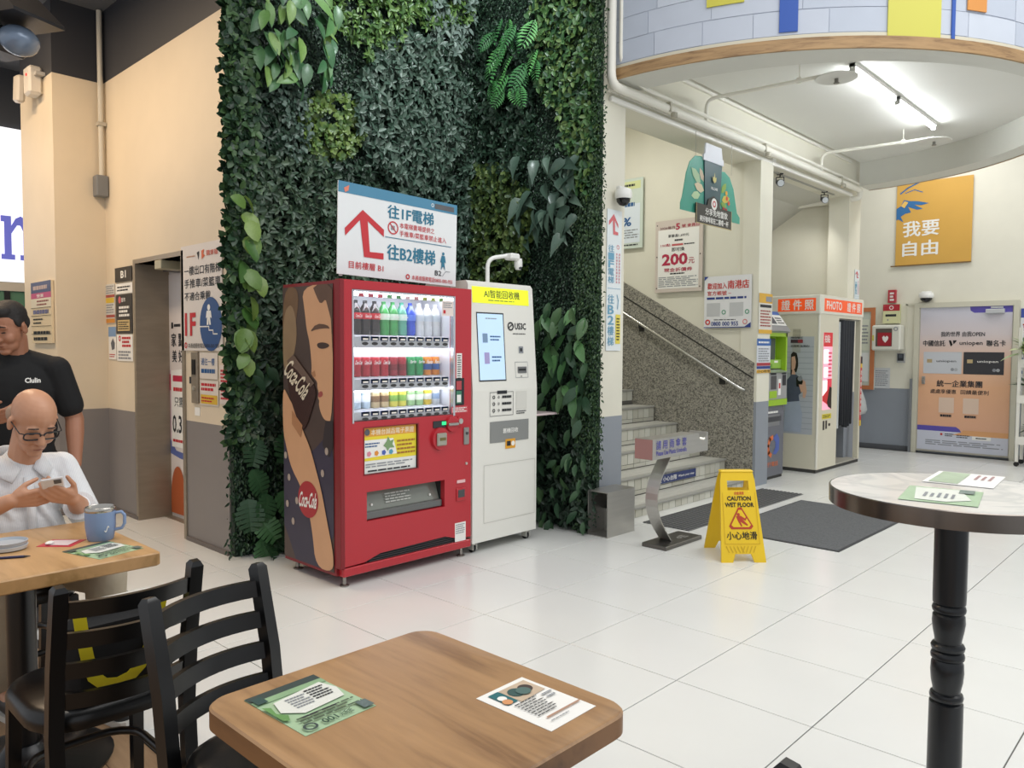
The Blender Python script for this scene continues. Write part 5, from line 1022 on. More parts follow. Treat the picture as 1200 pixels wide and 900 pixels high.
# ------------------------------------------------------------------ rear wall
YB = 12.0
nb = sign_Y('notice_board', 'orange framed notice board between the photo booth and the red cabinet', 'notice board', YB, 996, 361, 1026, 456, .03, M('#c9d0c4', .4, name='board_pale'))
of = M('#c0764a', .5, 0, .15, 6, name='orange_wood'); w, h = nb.w/2, nb.h/2
MB().frame(-w, w, -.02, -.001, -h, h, .06).build('frame', of, nb.root); nb.rect(.35, .14, .78, .52, M('#d8dccb', .5, name='board_sheet')); nb.rect(.35, .55, .78, .9, M('#e2e4e2', .5, name='board_sheet2')); nb.lines(.4, .2, .74, .45, 6, GREYINK, 2)
pl = sign_Y('pin_notice', 'sheet of printed paper taped under the white defibrillator cabinet', 'notice', YB, 1024, 431, 1043, 455, .002, M('#c9ccce', .5, name='paper_grey')); pl.lines(.1, .1, .9, .9, 8, GREYINK, 1)
aed = thing('defibrillator_cabinet', 'white wall cabinet with red heart window beside the orange door', 'cabinet', (*PY(1043, 396, YB)[:1], YB-.19, PY(1043, 396, YB)[2]))
a, b = PY(1026, 396, YB-.19)[0], PY(1060, 396, YB-.19)[0]; hw = (b-a)/2; hz = (PY(1043, 381, YB-.19)[2]-PY(1043, 411, YB-.19)[2])/2
MB().box(-hw, hw, 0, .19, -hz, hz, b=.02).build('case', M('#d9d8cc', .4, name='case_white'), aed); q = Sign('front_print', '', '', (0, -.001, 0), 0, hw*2, hz*2, 0, None, parent=aed); q.rect(.15, .14, .72, .84, M('#57504a', .15, name='case_window'), 1, 'window'); q.rect(.22, .3, .70, .82, M('#a0202e', .4, name='aed_red'), 2, 'device'); q.poly([(.38, .48), (.44, .42), (.49, .48), (.54, .42), (.60, .48), (.58, .58), (.49, .70), (.40, .58)], PAPER, 3, 'heart'); q.rect(.03, .4, .09, .62, M('#c9c04a', .4, name='seal_yellow'), 1); q.ring(.84, .16, .03, GREYINK, 1, .018)
al = sign_Y('alarm_box', 'small beige alarm unit with red top above the white cabinet', 'alarm', YB, 1036.5, 357, 1056, 379, .06, M('#d6d6a8', .4, name='alarm_beige')); al.rect(0, 0, 1, .34, M('#b02c38', .4, name='alarm_red')); al.ring(.5, .17, .03, PAPER, 2, .02); al.rect(.15, .52, .8, .64, INK, 1); al.ring(.3, .82, .012, GREYINK, 1)
rp = sign_Y('fire_sign', 'red projecting sign plate high above the alarm unit', 'sign', YB, 1042, 340, 1051, 355, .05, M('#b23440', .4, name='fire_red')); rp.lines(.25, .15, .8, .9, 3, PAPER, 1, .6)
cr_ = sign_Y('card_reader', 'dark grey access card reader to the left of the orange door', 'card reader', YB, 1052, 414, 1061, 425, .04, M('#9a9c9c', .4, name='reader_grey')); cr_.rect(.1, .05, .9, .8, INK, 1); cr_.rect(.25, .12, .75, .5, M('#4a5058', .3, name='reader_screen'), 2)
wc = thing('wall_duct', 'thin cream wiring duct running up beside the orange door', 'conduit', (PY(1062, 400, YB)[0], YB-.012, 0)); MB().box(-.012, .012, 0, .012, 1.35, 2.12).box(-.012, .28, 0, .012, 2.10, 2.125).build('duct', M('#d3d0bf', .5, name='duct_cream'), wc)
# door 1 with its full-size advertisement wrap
dx0, dx1, dz1 = -3.36, -2.215, 2.075
df = M('#c9c6b4', .4, name='door_frame_paint')
d1 = struct(MB().box(dx0, dx1, 11.955, 12.0, .03, dz1-.02).build('door_1', M('#b9b6a8', .4, name='door_leaf')))
MB().box(dx0-.06, dx0, 11.93, 12.0, 0, dz1-.02).box(dx1, dx1+.06, 11.93, 12.0, 0, dz1-.02).box(dx0-.06, dx1+.06, 11.93, 12.0, dz1-.02, dz1+.05).build('door_frame', df, d1)
MB().box(dx0-.09, dx0-.062, 11.9, 12, .0, 1.05).build('corner_guard', M('#85888c', .4, .3, name='guard_grey'), d1)
gm2 = bpy.data.materials.new('door_wrap_gradient'); gm2.use_nodes = True; nt = gm2.node_tree; pb_ = nt.nodes['Principled BSDF']; tc = nt.nodes.new('ShaderNodeTexCoord'); sx = nt.nodes.new('ShaderNodeSeparateXYZ'); nt.links.new(tc.outputs['Object'], sx.inputs[0])
mr = nt.nodes.new('ShaderNodeMapRange'); mr.inputs[1].default_value = -1.02; mr.inputs[2].default_value = 1.02; nt.links.new(sx.outputs[2], mr.inputs[0]); cr = nt.nodes.new('ShaderNodeValToRGB'); nt.links.new(mr.outputs[0], cr.inputs[0])
e = cr.color_ramp.elements; e[0].position = 0; e[0].color = (*lin('#d8a68a'), 1); e[1].position = 1; e[1].color = (*lin('#c4c6d4'), 1); x_ = e.new(.45); x_.color = (*lin('#e0ae88'), 1); x_ = e.new(.62); x_.color = (*lin('#dcb8a0'), 1); x_ = e.new(.80); x_.color = (*lin('#cfc4c4'), 1); nt.links.new(cr.outputs[0], pb_.inputs['Base Color']); pb_.inputs['Roughness'].default_value = .35
dw = Sign('door_wrap', '', '', ((dx0+dx1)/2, 11.95, (dz1+.01)/2+.02), 0, dx1-dx0-.03, dz1-.06, .004, gm2, parent=d1)
PU = M('#5a50a8', .4, name='wrap_purple'); dw.poly([(.55, 0), (1, 0), (1, .05), (.60, .05), (.56, .035)], PU, 1); dw.poly([(0, .83), (.44, .83), (.48, .845), (.5, .865), (0, .865)], PU, 1); dw.poly([(.5, .865), (.52, .85), (1, .85), (1, .885), (.4, .885)], M('#d8a06c', .4, name='wrap_amber'), 3); dw.rect(0, .865, 1, 1, M('#c9ccd8', .4, name='wrap_base'), 1)
dw.txt(.24, .175, .72, .21, '我的世界 由我OPEN', INK, 2, .02); dw.txt(.04, .235, .29, .275, '中國信託', INK, 2, .03); dw.poly([(.33, .235), (.355, .235), (.375, .265), (.355, .278), (.345, .262)], BLACK, 2, 'emblem'); dw.poly([(.375, .235), (.42, .235), (.41, .245), (.385, .262)], BLACK, 2, 'emblem'); dw.txt(.45, .24, .70, .275, 'uniopen', INK, 2, .015); dw.txt(.74, .235, .94, .275, '聯名卡', INK, 2, .03)
for x0, c, ink in ((.05, '#c3c6cb', INK), (.50, '#35353a', PAPER)):
    dw.rect(x0, .315, x0+.43, .465, M(c, .3, name='card_print'), 2, 'card_print'); dw.rect(x0+.04, .365, x0+.10, .39, M('#c9b48a', .3, .5, name='chip'), 3); dw.txt(x0+.15, .37, x0+.37, .39, 'uniopen', ink, 3, .01); dw.ring(x0+.33, .435, .022, GREYINK, 3); dw.ring(x0+.37, .435, .022, M('#a9abae', .4, name='card_dot'), 4)
dw.txt(.21, .51, .71, .555, '統一企業集團', INK, 2, .03); dw.txt(.14, .573, .43, .603, '處處享優惠', INK, 2, .012); dw.txt(.48, .573, .78, .603, '回饋最便利', INK, 2, .012)
for x0 in (.24, .51): dw.rect(x0, .63, x0+.17, .735, M('#d9c0ac', .5, name='code_pale'), 2, 'code_panel'); dw.lines(x0+.02, .745, x0+.15, .765, 1, INK, 2, .8)
dw.ring(.28, .885, .016, RD, 2); dw.lines(.32, .875, .42, .9, 2, INK, 2); dw.lines(.45, .88, .6, .905, 2, INK, 2); dw.rect(.62, .885, .82, .91, PAPER, 2); dw.lines(.66, .89, .78, .905, 1, INK, 3); dw.lines(.1, .925, .95, .965, 3, GREYINK, 2)
MB().box(dx0+.06, dx0+.10, 11.925, 11.95, .98, 1.09, b=.004).cyl((dx0+.08, 11.93, 1.03), (dx0+.08, 11.90, 1.03), .018, n=10).build('door_lock', STEEL, d1)
MB().box(dx1-.32, dx1-.10, 11.90, 11.95, dz1-.12, dz1-.06, b=.005).box(dx1-.26, dx1-.12, 11.91, 11.93, dz1-.05, dz1-.03).build('door_closer', M('#c9ccd0', .35, .6, name='closer_silver'), d1)
# yellow cloth banner
yb_ = sign_Y('cloth_banner', 'large yellow cloth banner with white slogan hung on the rear wall', 'banner', YB, 1051, 211, 1140, 309, .006, M('#cfa14a', .6, 0, .05, 3, name='banner_yellow'), off=.02)
yb_.txt(.10, .47, .58, .655, '我要', PAPER, 2, .03); yb_.txt(.10, .71, .57, .89, '自由', PAPER, 2, .03); BB = M('#2f6aa0', .6, name='banner_blue')
yb_.poly([(0, .30), (.06, .27), (.10, .20), (.18, .22), (.30, .235), (.44, .27), (.34, .285), (.24, .27), (.36, .33), (.28, .335), (.16, .29), (.20, .36), (.12, .37), (.06, .40), (.10, .47), (.03, .43), (0, .44)], BB, 2, 'printed_hand'); yb_.stroke([(.05, .12), (.15, .06), (.32, .0)], .02, BB, 2, 'printed_stroke'); yb_.stroke([(.12, .12), (.24, .09), (.35, .13)], .012, BB, 2, 'printed_stroke'); yb_.poly([(.06, .27), (.11, .215), (.16, .235), (.11, .30)], M('#e0b860', .6, name='banner_gold'), 3)
MB().box(-yb_.w/2-.06, yb_.w/2+.0, -.006, .012, -yb_.h/2-.012, -yb_.h/2+.004).build('bottom_rod', M('#7a5c30', .5, name='rod_brown'), yb_.root)
rp2 = sign_Y('wall_poster', 'white poster with coloured text on the rear wall right of the orange door', 'poster', YB, 1195, 361, 1240, 470, .006, M('#dfe0e4', .5, name='poster_white3')); rp2.rect(0, 0, 1, .1, M('#3c4fa0', .5, name='poster_blue2')); rp2.txt(.06, .14, .5, .26, '會員', RD, 2, .02); rp2.lines(.06, .3, .8, .8, 7, M('#7a8aa8', .5, name='dull_blue'), 2)
# white plant shelf at the right edge
sf = thing('plant_shelf', 'white shelf trolley with potted plants at the right edge by the door', 'shelf', (-1.72, 11.55, 0)); WS = M('#e1dfd5', .4, name='shelf_white2')
for x in (-.33, .30):
    for y in (-.15, .15): MB().box(x, x+.035, y-.017, y+.017, .06, 1.75).build('post', WS, sf); MB().cyl((x+.017, y-.012, .03), (x+.017, y+.012, .03), .03, n=12).build('caster', BLACK, sf)
SZ = (.28, .80, 1.25)
for z in SZ: MB().box(-.33, .335, -.17, .17, z, z+.015).box(-.33, .335, -.175, -.165, z, z+.10).box(-.33, .335, .165, .175, z, z+.06).build('tray', WS, sf)
def potplant(name, label, loc, n, size, cols, seed, hpot=.13):
    rr = random.Random(seed); t = thing(name, label, 'potted plant', loc); MB().lathe([(.06, 0), (.085, hpot), (.08, hpot), (.07, hpot-.02)], 14).build('pot', M('#4c4a47', .6, name='pot_dark'), t, 40)
    mes = [leaf_mesh('leaf', OVAL, .5, .25, LM(c)) for c in cols]
    for i in range(n):
        a_ = rr.uniform(0, 6.28); el_ = rr.uniform(.2, 1.2); d = Vector((math.cos(a_)*math.cos(el_), math.sin(a_)*math.cos(el_), math.sin(el_)))
        o_ = bpy.data.objects.new('leaf', rr.choice(mes)); COL.objects.link(o_); o_.parent = t
        z_ = (Vector((0, 0, 1))-d*d.z).normalized(); m3 = Matrix((d, z_.cross(d), z_)).transposed(); m4 = m3.to_4x4() @ Matrix.Scale(size*rr.uniform(.7, 1.2), 4); m4.translation = (d.x*.02, d.y*.02, hpot-.01+rr.random()*.04); o_.matrix_local = m4
potplant('potted_plant', 'tall pale leafy plant on the top tray of the white shelf', (-1.92, 11.52, 1.268), 26, .30, ('#a9bd8a', '#88a468', '#c4cf9c'), 1)
potplant('potted_plant', 'bushy dark green plant on the middle tray of the white shelf', (-1.88, 11.50, .818), 30, .22, ('#3f5f42', '#52764e'), 2)
potplant('potted_plant', 'small greyish plant on the lowest tray of the white shelf', (-1.88, 11.50, .298), 16, .15, ('#8a9684', '#6c7c68'), 3)
bag = thing('plastic_bag', 'translucent pale plastic bag hanging beside the photo booth', 'plastic bag', (-4.10, 11.78, .62))
MB().tube([(0, .02, .34), (0, .21, .37)], .006, 6).build('hook', STEEL, bag)
MB().lathe([(.01, .35), (.02, .30), (.05, .22), (.10, .08), (.12, -.04), (.10, -.10), (.02, -.12)], 10).build('bag', M('#c3c6c4', .25, 0, .1, 14, .6, name='plastic'), bag, 80)

# ------------------------------------------------------------------ elevator
SJ = M('#9a8f7f', .42, .45, .16, 5, stretch=(1, 1, 5), name='worn_steel')
ev = thing('elevator', 'steel framed elevator entrance with an advertisement wrapped door', 'elevator', ((XE0+XE1)/2, 2.5, 0)); hw = (XE1-XE0)/2
MB().box(-hw-.03, -hw+.012, -.012, .27, 0, 2.125).build('left_jamb', SJ, ev); MB().box(hw-.012, hw+.03, -.012, .27, 0, 2.125).build('right_jamb', SJ, ev); MB().box(-hw-.03, hw+.03, -.012, .27, 2.125, 2.16).build('head_jamb', SJ, ev)
MB().box(-hw+.012, hw-.012, .265, .30, .0, 2.125).build('door_panel', M('#cdc6c2', .35, name='door_white'), ev); MB().box(-hw+.012, hw-.012, .20, .265, 0, .004).build('sill', M('#9a8f80', .4, .5, name='sill'), ev)
MB().box(-.02, .10, -.02, .16, 2.05, 2.12, b=.005).build('sensor', M('#a8a288', .4, name='sensor_beige'), ev); MB().box(-hw+.2, hw-.015, .14, .262, 2.06, 2.125).build('door_header', M('#3b3633', .5, name='header_dark'), ev)
wr = Sign('door_wrap', '', '', (-hw+.012+.19, .2615, 1.045), 0, .38, 2.02, .003, M('#ded6d2', .4, name='wrap_pale'), parent=ev)
wr.rect(0, .40, 1, .72, M('#cdb2be', .4, name='wrap_mauve'), 1); wr.poly([(0, .69), (.3, .735), (.7, .74), (1, .70), (1, .77), (.5, .765), (0, .75)], M('#5a6aa8', .4, name='wrap_blue'), 2); wr.ring(.03, .45, .05, M('#b83a5a', .4, name='wrap_rose'), 2, ey=1.4)
wr.rect(.12, .20, .22, .225, INK, 2); wr.lines(.26, .2, .6, .225, 1, INK, 2); wr.txt(.12, .245, .36, .30, '家', INK, 2, .02); wr.txt(.48, .245, .74, .30, '點', INK, 2, .02); wr.txt(.15, .315, .38, .365, '美', INK, 2, .02); wr.txt(.48, .315, .72, .365, '好', INK, 2, .02)
wr.poly([(.08, .40), (.9, .39), (.9, .72), (.08, .72)], PAPER, 3, 'panel_print'); wr.rect(.18, .42, .88, .445, M('#c02a4a', .4, name='wrap_red'), 4); wr.txt(.14, .585, .82, .66, '0.33', INK, 4, .02); wr.txt(.25, .51, .7, .55, '只需', INK, 4, .01); wr.lines(.2, .46, .8, .495, 1, RED, 4); wr.lines(.15, .68, .8, .705, 1, RED, 4)
wr.poly([(.02, 1)] + [(.02+.36*(1-math.cos(a)), .93-.13*math.sin(a)) for a in arc(0, math.pi, 14)] + [(.74, 1)], M('#b0592f', .4, 0, .12, 4, name='wrap_orange'), 4, 'orange_shape')
B1 = sign_Y('floor_sign', 'black B1 floor plate at the top left of the elevator', 'sign', 2.5, 136, 313, 155.5, 330, .006, M('#26282b', .4, name='plate_black')); B1.txt(.36, .25, .68, .75, 'B1', PAPER, 1, .03)
n1 = sign_Y('elevator_notice', 'white notice strip just under the B1 plate', 'notice', 2.5, 136.5, 332, 156, 344, .003, PAPER); n1.lines(.1, .2, .9, .8, 2, INK, 1)
n2 = sign_Y('elevator_notice', 'black notice with white text left of the elevator door', 'notice', 2.5, 137, 345, 156, 391, .003, M('#2a2b2e', .45, name='notice_black')); n2.ring(.25, .13, .03, M('#c9606a', .5, name='notice_pinkdot'), 1); n2.txt(.35, .08, .6, .19, '超市', PAPER, 1, .02); n2.lines(.2, .28, .85, .58, 3, PAPER, 1, .6); n2.rect(.1, .65, .85, .93, M('#c9b07a', .5, name='notice_gold'), 1); n2.lines(.15, .68, .8, .9, 4, INK, 2)
n3 = sign_Y('elevator_notice', 'white notice with red logo below the black notice', 'notice', 2.5, 138, 392, 156.5, 423, .003, PAPER); n3.ring(.2, .15, .025, RED, 1, .012); n3.lines(.35, .06, .9, .5, 3, RED, 1, .6); n3.lines(.1, .6, .9, .95, 3, GREYINK, 1, .6)
n4 = sign_Y('elevator_notice', 'tall pale notice with yellow and red bands in the corner', 'notice', 2.5, 123.5, 333, 135.5, 379, .003, M('#d4d2cc', .5, name='notice_pale2')); n4.lines(.08, .03, .95, .25, 4, GREYINK, 1); n4.rect(0, .27, 1, .34, M('#a84a40', .5, name='band_red'), 1); n4.rect(.05, .35, .95, .48, M('#d8b83c', .5, name='band_yellow'), 1); n4.lines(.08, .5, .92, .75, 4, GREYINK, 1); n4.rect(0, .78, 1, .85, M('#a84a40', .5, name='band_red'), 1); n4.rect(0, .88, 1, .99, M('#d08a30', .5, name='band_amber'), 1)
n5 = sign_Y('elevator_notice', 'small blue topped card with a picture, lowest in the corner', 'notice', 2.5, 128.5, 383, 137, 421, .003, PAPER); n5.rect(0, 0, 1, .3, M('#7a9cc4', .5, name='card_blue'), 1); n5.poly([(.3, .5), (.6, .35), (.85, .5), (.8, .68), (.45, .72)], M('#5a5f68', .5, name='card_shape'), 1); n5.lines(.1, .82, .9, .95, 2, RED, 1)
bg_ = sign_Y('elevator_poster', 'large white poster with blue stair pictogram right of the elevator', 'poster', 2.5, 214.5, 285, 262, 411, .008, M('#dcd5ce', .5, name='poster_warm'))
SB = M('#2a4f84', .5, name='pict_blue'); bg_.txt(.09, .20, .98, .285, '一樓出口有階梯', INK, 2, .015); bg_.txt(.09, .32, .98, .405, '手推車/菜籃車', INK, 2, .015); bg_.txt(.09, .445, .74, .525, '不適合乘載', INK, 2, .015); bg_.poly([(.53, .07), (.60, .06), (.58, .10), (.62, .12), (.54, .15)], M('#d0602c', .5, name='logo_orange'), 2); bg_.poly([(.42, .08), (.48, .07), (.46, .15)], INK, 2); bg_.lines(.16, .095, .38, .12, 1, M('#b07a50', .5, name='logo_ink'), 2); bg_.txt(.65, .075, .92, .125, '購東福', M('#c0503c', .5, name='logo_red'), 2, .02)
bg_.txt(.09, .64, .37, .86, '1F', RED, 2, .03); bg_.ring(.74, .755, .17, SB, 2, ey=1.12); bg_.poly([(.78, .50), (.86, .64), (.70, .64)], SB, 2); bg_.ring(.70, .60, .022, PAPER, 3); bg_.poly([(.65, .63), (.75, .63), (.77, .70), (.73, .69), (.75, .76), (.71, .76), (.70, .71), (.69, .76), (.65, .76), (.66, .69), (.63, .70)], PAPER, 3, 'pictogram'); bg_.stroke([(.48, .775), (.70, .775), (.70, .81), (.80, .81), (.80, .845), (.90, .845)], .008, PAPER, 3); bg_.ring(.11, .95, .022, RED, 2, .012); bg_.txt(.17, .93, .93, .975, '本通道服務電話0800-000-955', INK, 2, .008)
cpn = thing('call_panel', 'steel elevator call button panel on the wall beside the door', 'call panel', (*PY(230.5, 442, 2.5)[:1], 2.5, PY(230.5, 442, 2.5)[2]))
MB().box(-.05, .05, -.02, 0, -.19, .185, b=.004).build('plate', SJ, cpn); MB().box(-.025, .025, -.026, -.018, .02, .13).build('display', BLACK, cpn); MB().cyl((0, -.02, -.08), (0, -.028, -.08), .018, n=14).build('button', M('#b9b4a8', .4, .6, name='button_metal'), cpn); MB().box(-.11, -.055, -.006, 0, -.05, .0).build('key_plate', INK, cpn); MB().box(-.03, .05, -.004, 0, -.28, -.22).build('label_plate', PAPER, cpn)
f1 = sign_Y('elevator_notice', 'pale notice with blue heading right of the call panel', 'notice', 2.5, 235, 413.5, 256, 444, .003, M('#dcd3c8', .5, name='notice_warm')); f1.txt(.1, .2, .85, .48, '通往一樓', BLUE, 1, .01); f1.lines(.1, .6, .9, .8, 1, BLUE, 1, .8)
f2 = sign_Y('elevator_notice', 'notice with red text and yellow footer below the blue heading', 'notice', 2.5, 235.5, 446, 257, 475, .003, M('#dcd3c8', .5, name='notice_warm')); f2.lines(.08, .08, .9, .45, 2, RED, 1, .6); f2.rect(.05, .58, .95, .95, M('#d8b23a', .5, name='footer_yellow'), 1); f2.lines(.1, .65, .8, .9, 2, RED, 2)
f3 = sign_Y('elevator_notice', 'pink printed notice half hidden by the plant wall edge', 'notice', 2.5, 258.5, 428, 272, 474, .003, M('#dccfc6', .5, name='notice_pinkish')); f3.lines(.1, .1, .9, .45, 4, RED, 1, .6); f3.lines(.1, .6, .9, .9, 3, RED, 1, .5)
c1 = sign_Y('column_notice', 'tall price list with navy and pink header on the cafe column', 'notice', 2.1, 40.5, 330, 64, 402, .02, M('#d9c8a8', .5, name='list_cream')); c1.rect(0, 0, 1, .18, M('#3e4a72', .5, name='list_navy'), 1); c1.lines(.12, .06, .85, .13, 1, M('#b9a4a0', .5, name='list_ink'), 2, .9); c1.rect(0, .18, 1, .27, M('#b84a78', .5, name='list_pink'), 1); c1.txt(.3, .2, .65, .255, '營業', PAPER, 2); c1.rect(0, .27, 1, .42, M('#d8d0bc', .5, name='list_pale'), 1); c1.lines(.3, .29, .9, .40, 2, M('#8a4a44', .5, name='dull_ink'), 2); c1.lines(.1, .45, .9, .53, 1, M('#6a6a90', .5, name='list_violet'), 2, .8); c1.lines(.1, .58, .6, .7, 2, INK, 2, .4); c1.lines(.1, .78, .95, .98, 2, INK, 2, .5)
for y in (.42, .55, .72, .85): c1.rect(0, y, 1, y+.008, INK, 3)

# ------------------------------------------------------------------ cafe furniture
CB = M('#070708', .3, 0, .2, 6, name='black_lacquer'); CV = M('#0a0a0b', .32, 0, .15, 9, .12, name='black_vinyl')
def rrect(x0, x1, y0, y1, r, n=7):
    out = []
    for cx, cy, a0 in ((x1-r, y1-r, 0), (x0+r, y1-r, H), (x0+r, y0+r, 2*H), (x1-r, y0+r, 3*H)):
        for i in range(n+1): a = a0+H*i/n; out.append((cx+r*math.cos(a), cy+r*math.sin(a)))
    return out
def top_slab(mb, x0, x1, y0, y1, r, z0, z1, bev=.004):
    A = [rrect(x0+bev, x1-bev, y0+bev, y1-bev, r-bev*.5), rrect(x0, x1, y0, y1, r)]
    n = len(A[0]); vs_ = [(*p, z0) for p in A[0]]+[(*p, z0+bev) for p in A[1]]+[(*p, z1-bev) for p in A[1]]+[(*p, z1) for p in A[0]]
    fs = [tuple(range(n))[::-1], tuple(range(3*n, 4*n))]
    for k_ in range(3): fs += [(k_*n+i, k_*n+(i+1) % n, (k_+1)*n+(i+1) % n, (k_+1)*n+i) for i in range(n)]
    return mb.add(vs_, fs)
def make_chair(name, label, group):
    """faces local +x; origin on the floor under the seat"""
    t = thing(name, label, 'chair', group=group)
    BZ, BX = .85, -.21
    def post(y):
        return MB().tube([(BX-.055, y*1.02, 0), (BX-.015, y, .25), (BX, y, .44), (BX-.02, y, .62), (BX-.065, y, BZ-.012), (BX-.067, y, BZ)], [.024, .026, .026, .026, .025, .015], 4).build('back_post', CB, t, 30)
    for y in (-.172, .172): post(y)
    for i in range(4):
        z = .535+i*.083; xb = BX-.005-(z-.5)*.17; mb = MB(); n = 12; vs_ = []
        hh = .022
        for k_ in range(n+1):
            y = -.165+.33*k_/n; c = -.045*(1-(y/.165)**2)
            for dx, dz in ((-.008, -hh), (.008, -hh), (.008, hh), (-.008, hh)): vs_.append((xb+c+dx-(dz*.17), y, z+dz))
        fs = [(0, 1, 2, 3), (4*n+3, 4*n+2, 4*n+1, 4*n)]
        for k_ in range(n):
            for j in range(4): a_, b_ = k_*4+j, k_*4+(j+1) % 4; fs.append((a_, b_, b_+4, a_+4))
        mb.add(vs_, fs); mb.build('back_slat', CB, t, 40)
    mb = MB(); prof_ = [(.86, .425), (.97, .43), (1.0, .445), (1.0, .462), (.96, .478), (.86, .486), (.5, .490)]
    base = rrect(-.205, .215, -.21, .21, .14, 6); n = len(base); vs_ = []
    for s_, z in prof_: vs_ += [(.005+(p[0]-.005)*s_, p[1]*s_, z) for p in base]
    fs = [tuple(range(n))[::-1], tuple(range((len(prof_)-1)*n, len(prof_)*n))]
    for k_ in range(len(prof_)-1): fs += [(k_*n+i, k_*n+(i+1) % n, (k_+1)*n+(i+1) % n, (k_+1)*n+i) for i in range(n)]
    mb.add(vs_, fs); mb.build('seat', CV, t, 50)
    for y in (-.17, .17): MB().tube([(.185, y*1.04, 0), (.165, y, .43)], [.022, .025], 4).build('front_leg', CB, t, 30)
    for y in (-.17, .17): MB().lathe([(.016, 0), (.016, .012)], 8, (.185, y*1.04, 0)).build('glide', M('#8f8d88', .4, .7, name='glide_metal'), t)
    MB().tube([(p[0]-.02, p[1], .225) for p in rrect(-.19, .20, -.16, .16, .10, 5)], .0125, 8, closed=True).build('stretcher_ring', CB, t, 60)
    return t
G_CH = 'black ladder-back cafe chairs'
ch1 = make_chair('ladder_back_chair', 'black ladder-back chair with a yellow-strapped bag, pushed to the bald man\'s table', G_CH); ch1.location = (-2.40, .775, 0); ch1.rotation_euler = (0, 0, math.pi)
ch2 = copy_tree(ch1); ch2.location = (-1.66, .966, 0); ch2.rotation_euler = (0, 0, R_(16)); ch2['label'] = 'black ladder-back chair facing the wooden table in the foreground, seat tucked under it'
ch3 = copy_tree(ch1); ch3.location = (-.735, .905, 0); ch3.rotation_euler = (0, 0, math.pi); ch3['label'] = 'black chair of which only one post tip shows at the bottom edge'
ch4 = copy_tree(ch1); ch4.location = (-3.62, .86, 0); ch4.rotation_euler = (0, 0, 0); ch4['label'] = 'black chair the bald man in the white shirt sits on'
# bag hung on the first chair, in front of its slats
bgk = thing('shoulder_bag', 'black bag with yellow straps hanging inside the ladder-back chair', 'bag', (-2.285, .775, 0), math.pi)
mb = MB(); n = 10
for s_, z in ((.0, 0),): pass
mb.box(-.09, .025, -.135, .135, .50, .735, b=.035); mb.build('bag_body', M('#0b0b0d', .7, 0, .3, 15, .3, name='black_cloth'), bgk)
MB().box(-.075, .02, -.125, .10, .733, .742, b=.003).build('white_lining', M('#c9c9c4', .6, name='pale_lining'), bgk)
YS = M('#d8c51c', .55, 0, .08, 20, name='yellow_webbing')
def strap(y0, z0, y1, z1, x=-.096): 
    d = Vector((0, y1-y0, z1-z0)); nrm = Vector((0, -d.z, d.y)).normalized()*.017
    return [(x, y0-nrm.y, z0-nrm.z), (x, y0+nrm.y, z0+nrm.z), (x, y1+nrm.y, z1+nrm.z), (x, y1-nrm.y, z1-nrm.z)]
mb = MB()
for yy, k_ in (((.10, .745), 0),): pass
pts_ = [(.105, .76), (.098, .70), (.085, .62), (.070, .565), (.045, .538), (.012, .530), (-.022, .538), (-.05, .562), (-.075, .61), (-.098, .68), (-.115, .76)]
vs_ = []
for i, (y, z) in enumerate(pts_):
    a_ = Vector(pts_[max(i-1, 0)]); b_ = Vector(pts_[min(i+1, len(pts_)-1)]); d = (b_-a_).normalized(); nn_ = Vector((-d.y, d.x))*.016
    vs_ += [(-.030+.125, y+nn_.x, z+nn_.y), (-.030+.125, y-nn_.x, z-nn_.y)]
mb.add([(p[0]-.125-.075+.008, p[1], p[2]) for p in vs_], [(2*i, 2*i+1, 2*i+3, 2*i+2) for i in range(len(pts_)-1)])
o_ = mb.build('strap', YS, bgk); so = o_.modifiers.new('thickness', 'SOLIDIFY'); so.thickness = .003
bgk.location = (-2.30, .775, 0)

# foreground table
TW = wood('table_laminate', '#b08a62', '#856446', (1.1, 8, 8), .38); TE = wood('table_edge', '#8a6038', '#6a4728', (1, 6, 6), .45)
def make_table(label, loc, hx, hy, rad=.055, TW=TW, TE=TE):
    t = thing('cafe_table', label, 'table', loc, group='wooden cafe tables')
    mb = MB(); top_slab(mb, -hx, hx, -hy, hy, rad, .705, .75); o_ = mb.build('table_top', [TW, TE], t, 40)
    for p in o_.data.polygons: p.material_index = 0 if p.normal.z > .5 else 1
    MB().lathe([(.045, .03), (.045, .70)], 20).build('column', CB, t, 40); MB().box(-.16, .16, -.03, .03, .685, .705).box(-.03, .03, -.16, .16, .685, .705).build('spider', CB, t)
    MB().lathe([(.27, 0), (.275, .012), (.24, .022), (.09, .04), (.055, .09)], 36).build('base', M('#17181a', .3, .3, .2, 5, name='cast_base'), t, 50)
    return t
make_table('wooden cafe table in the foreground with two leaflets on it', (-1.155, .95, 0), .315, .29)
make_table('wooden cafe table with a blue mug where the bald man sits', (-3.0, .735, 0), .345, .335, .02, wood('light_laminate', '#c49c6c', '#a07a4e', (1.1, 7, 7), .38), wood('light_edge', '#b98e5c', '#94703f', (1, 6, 6), .45))
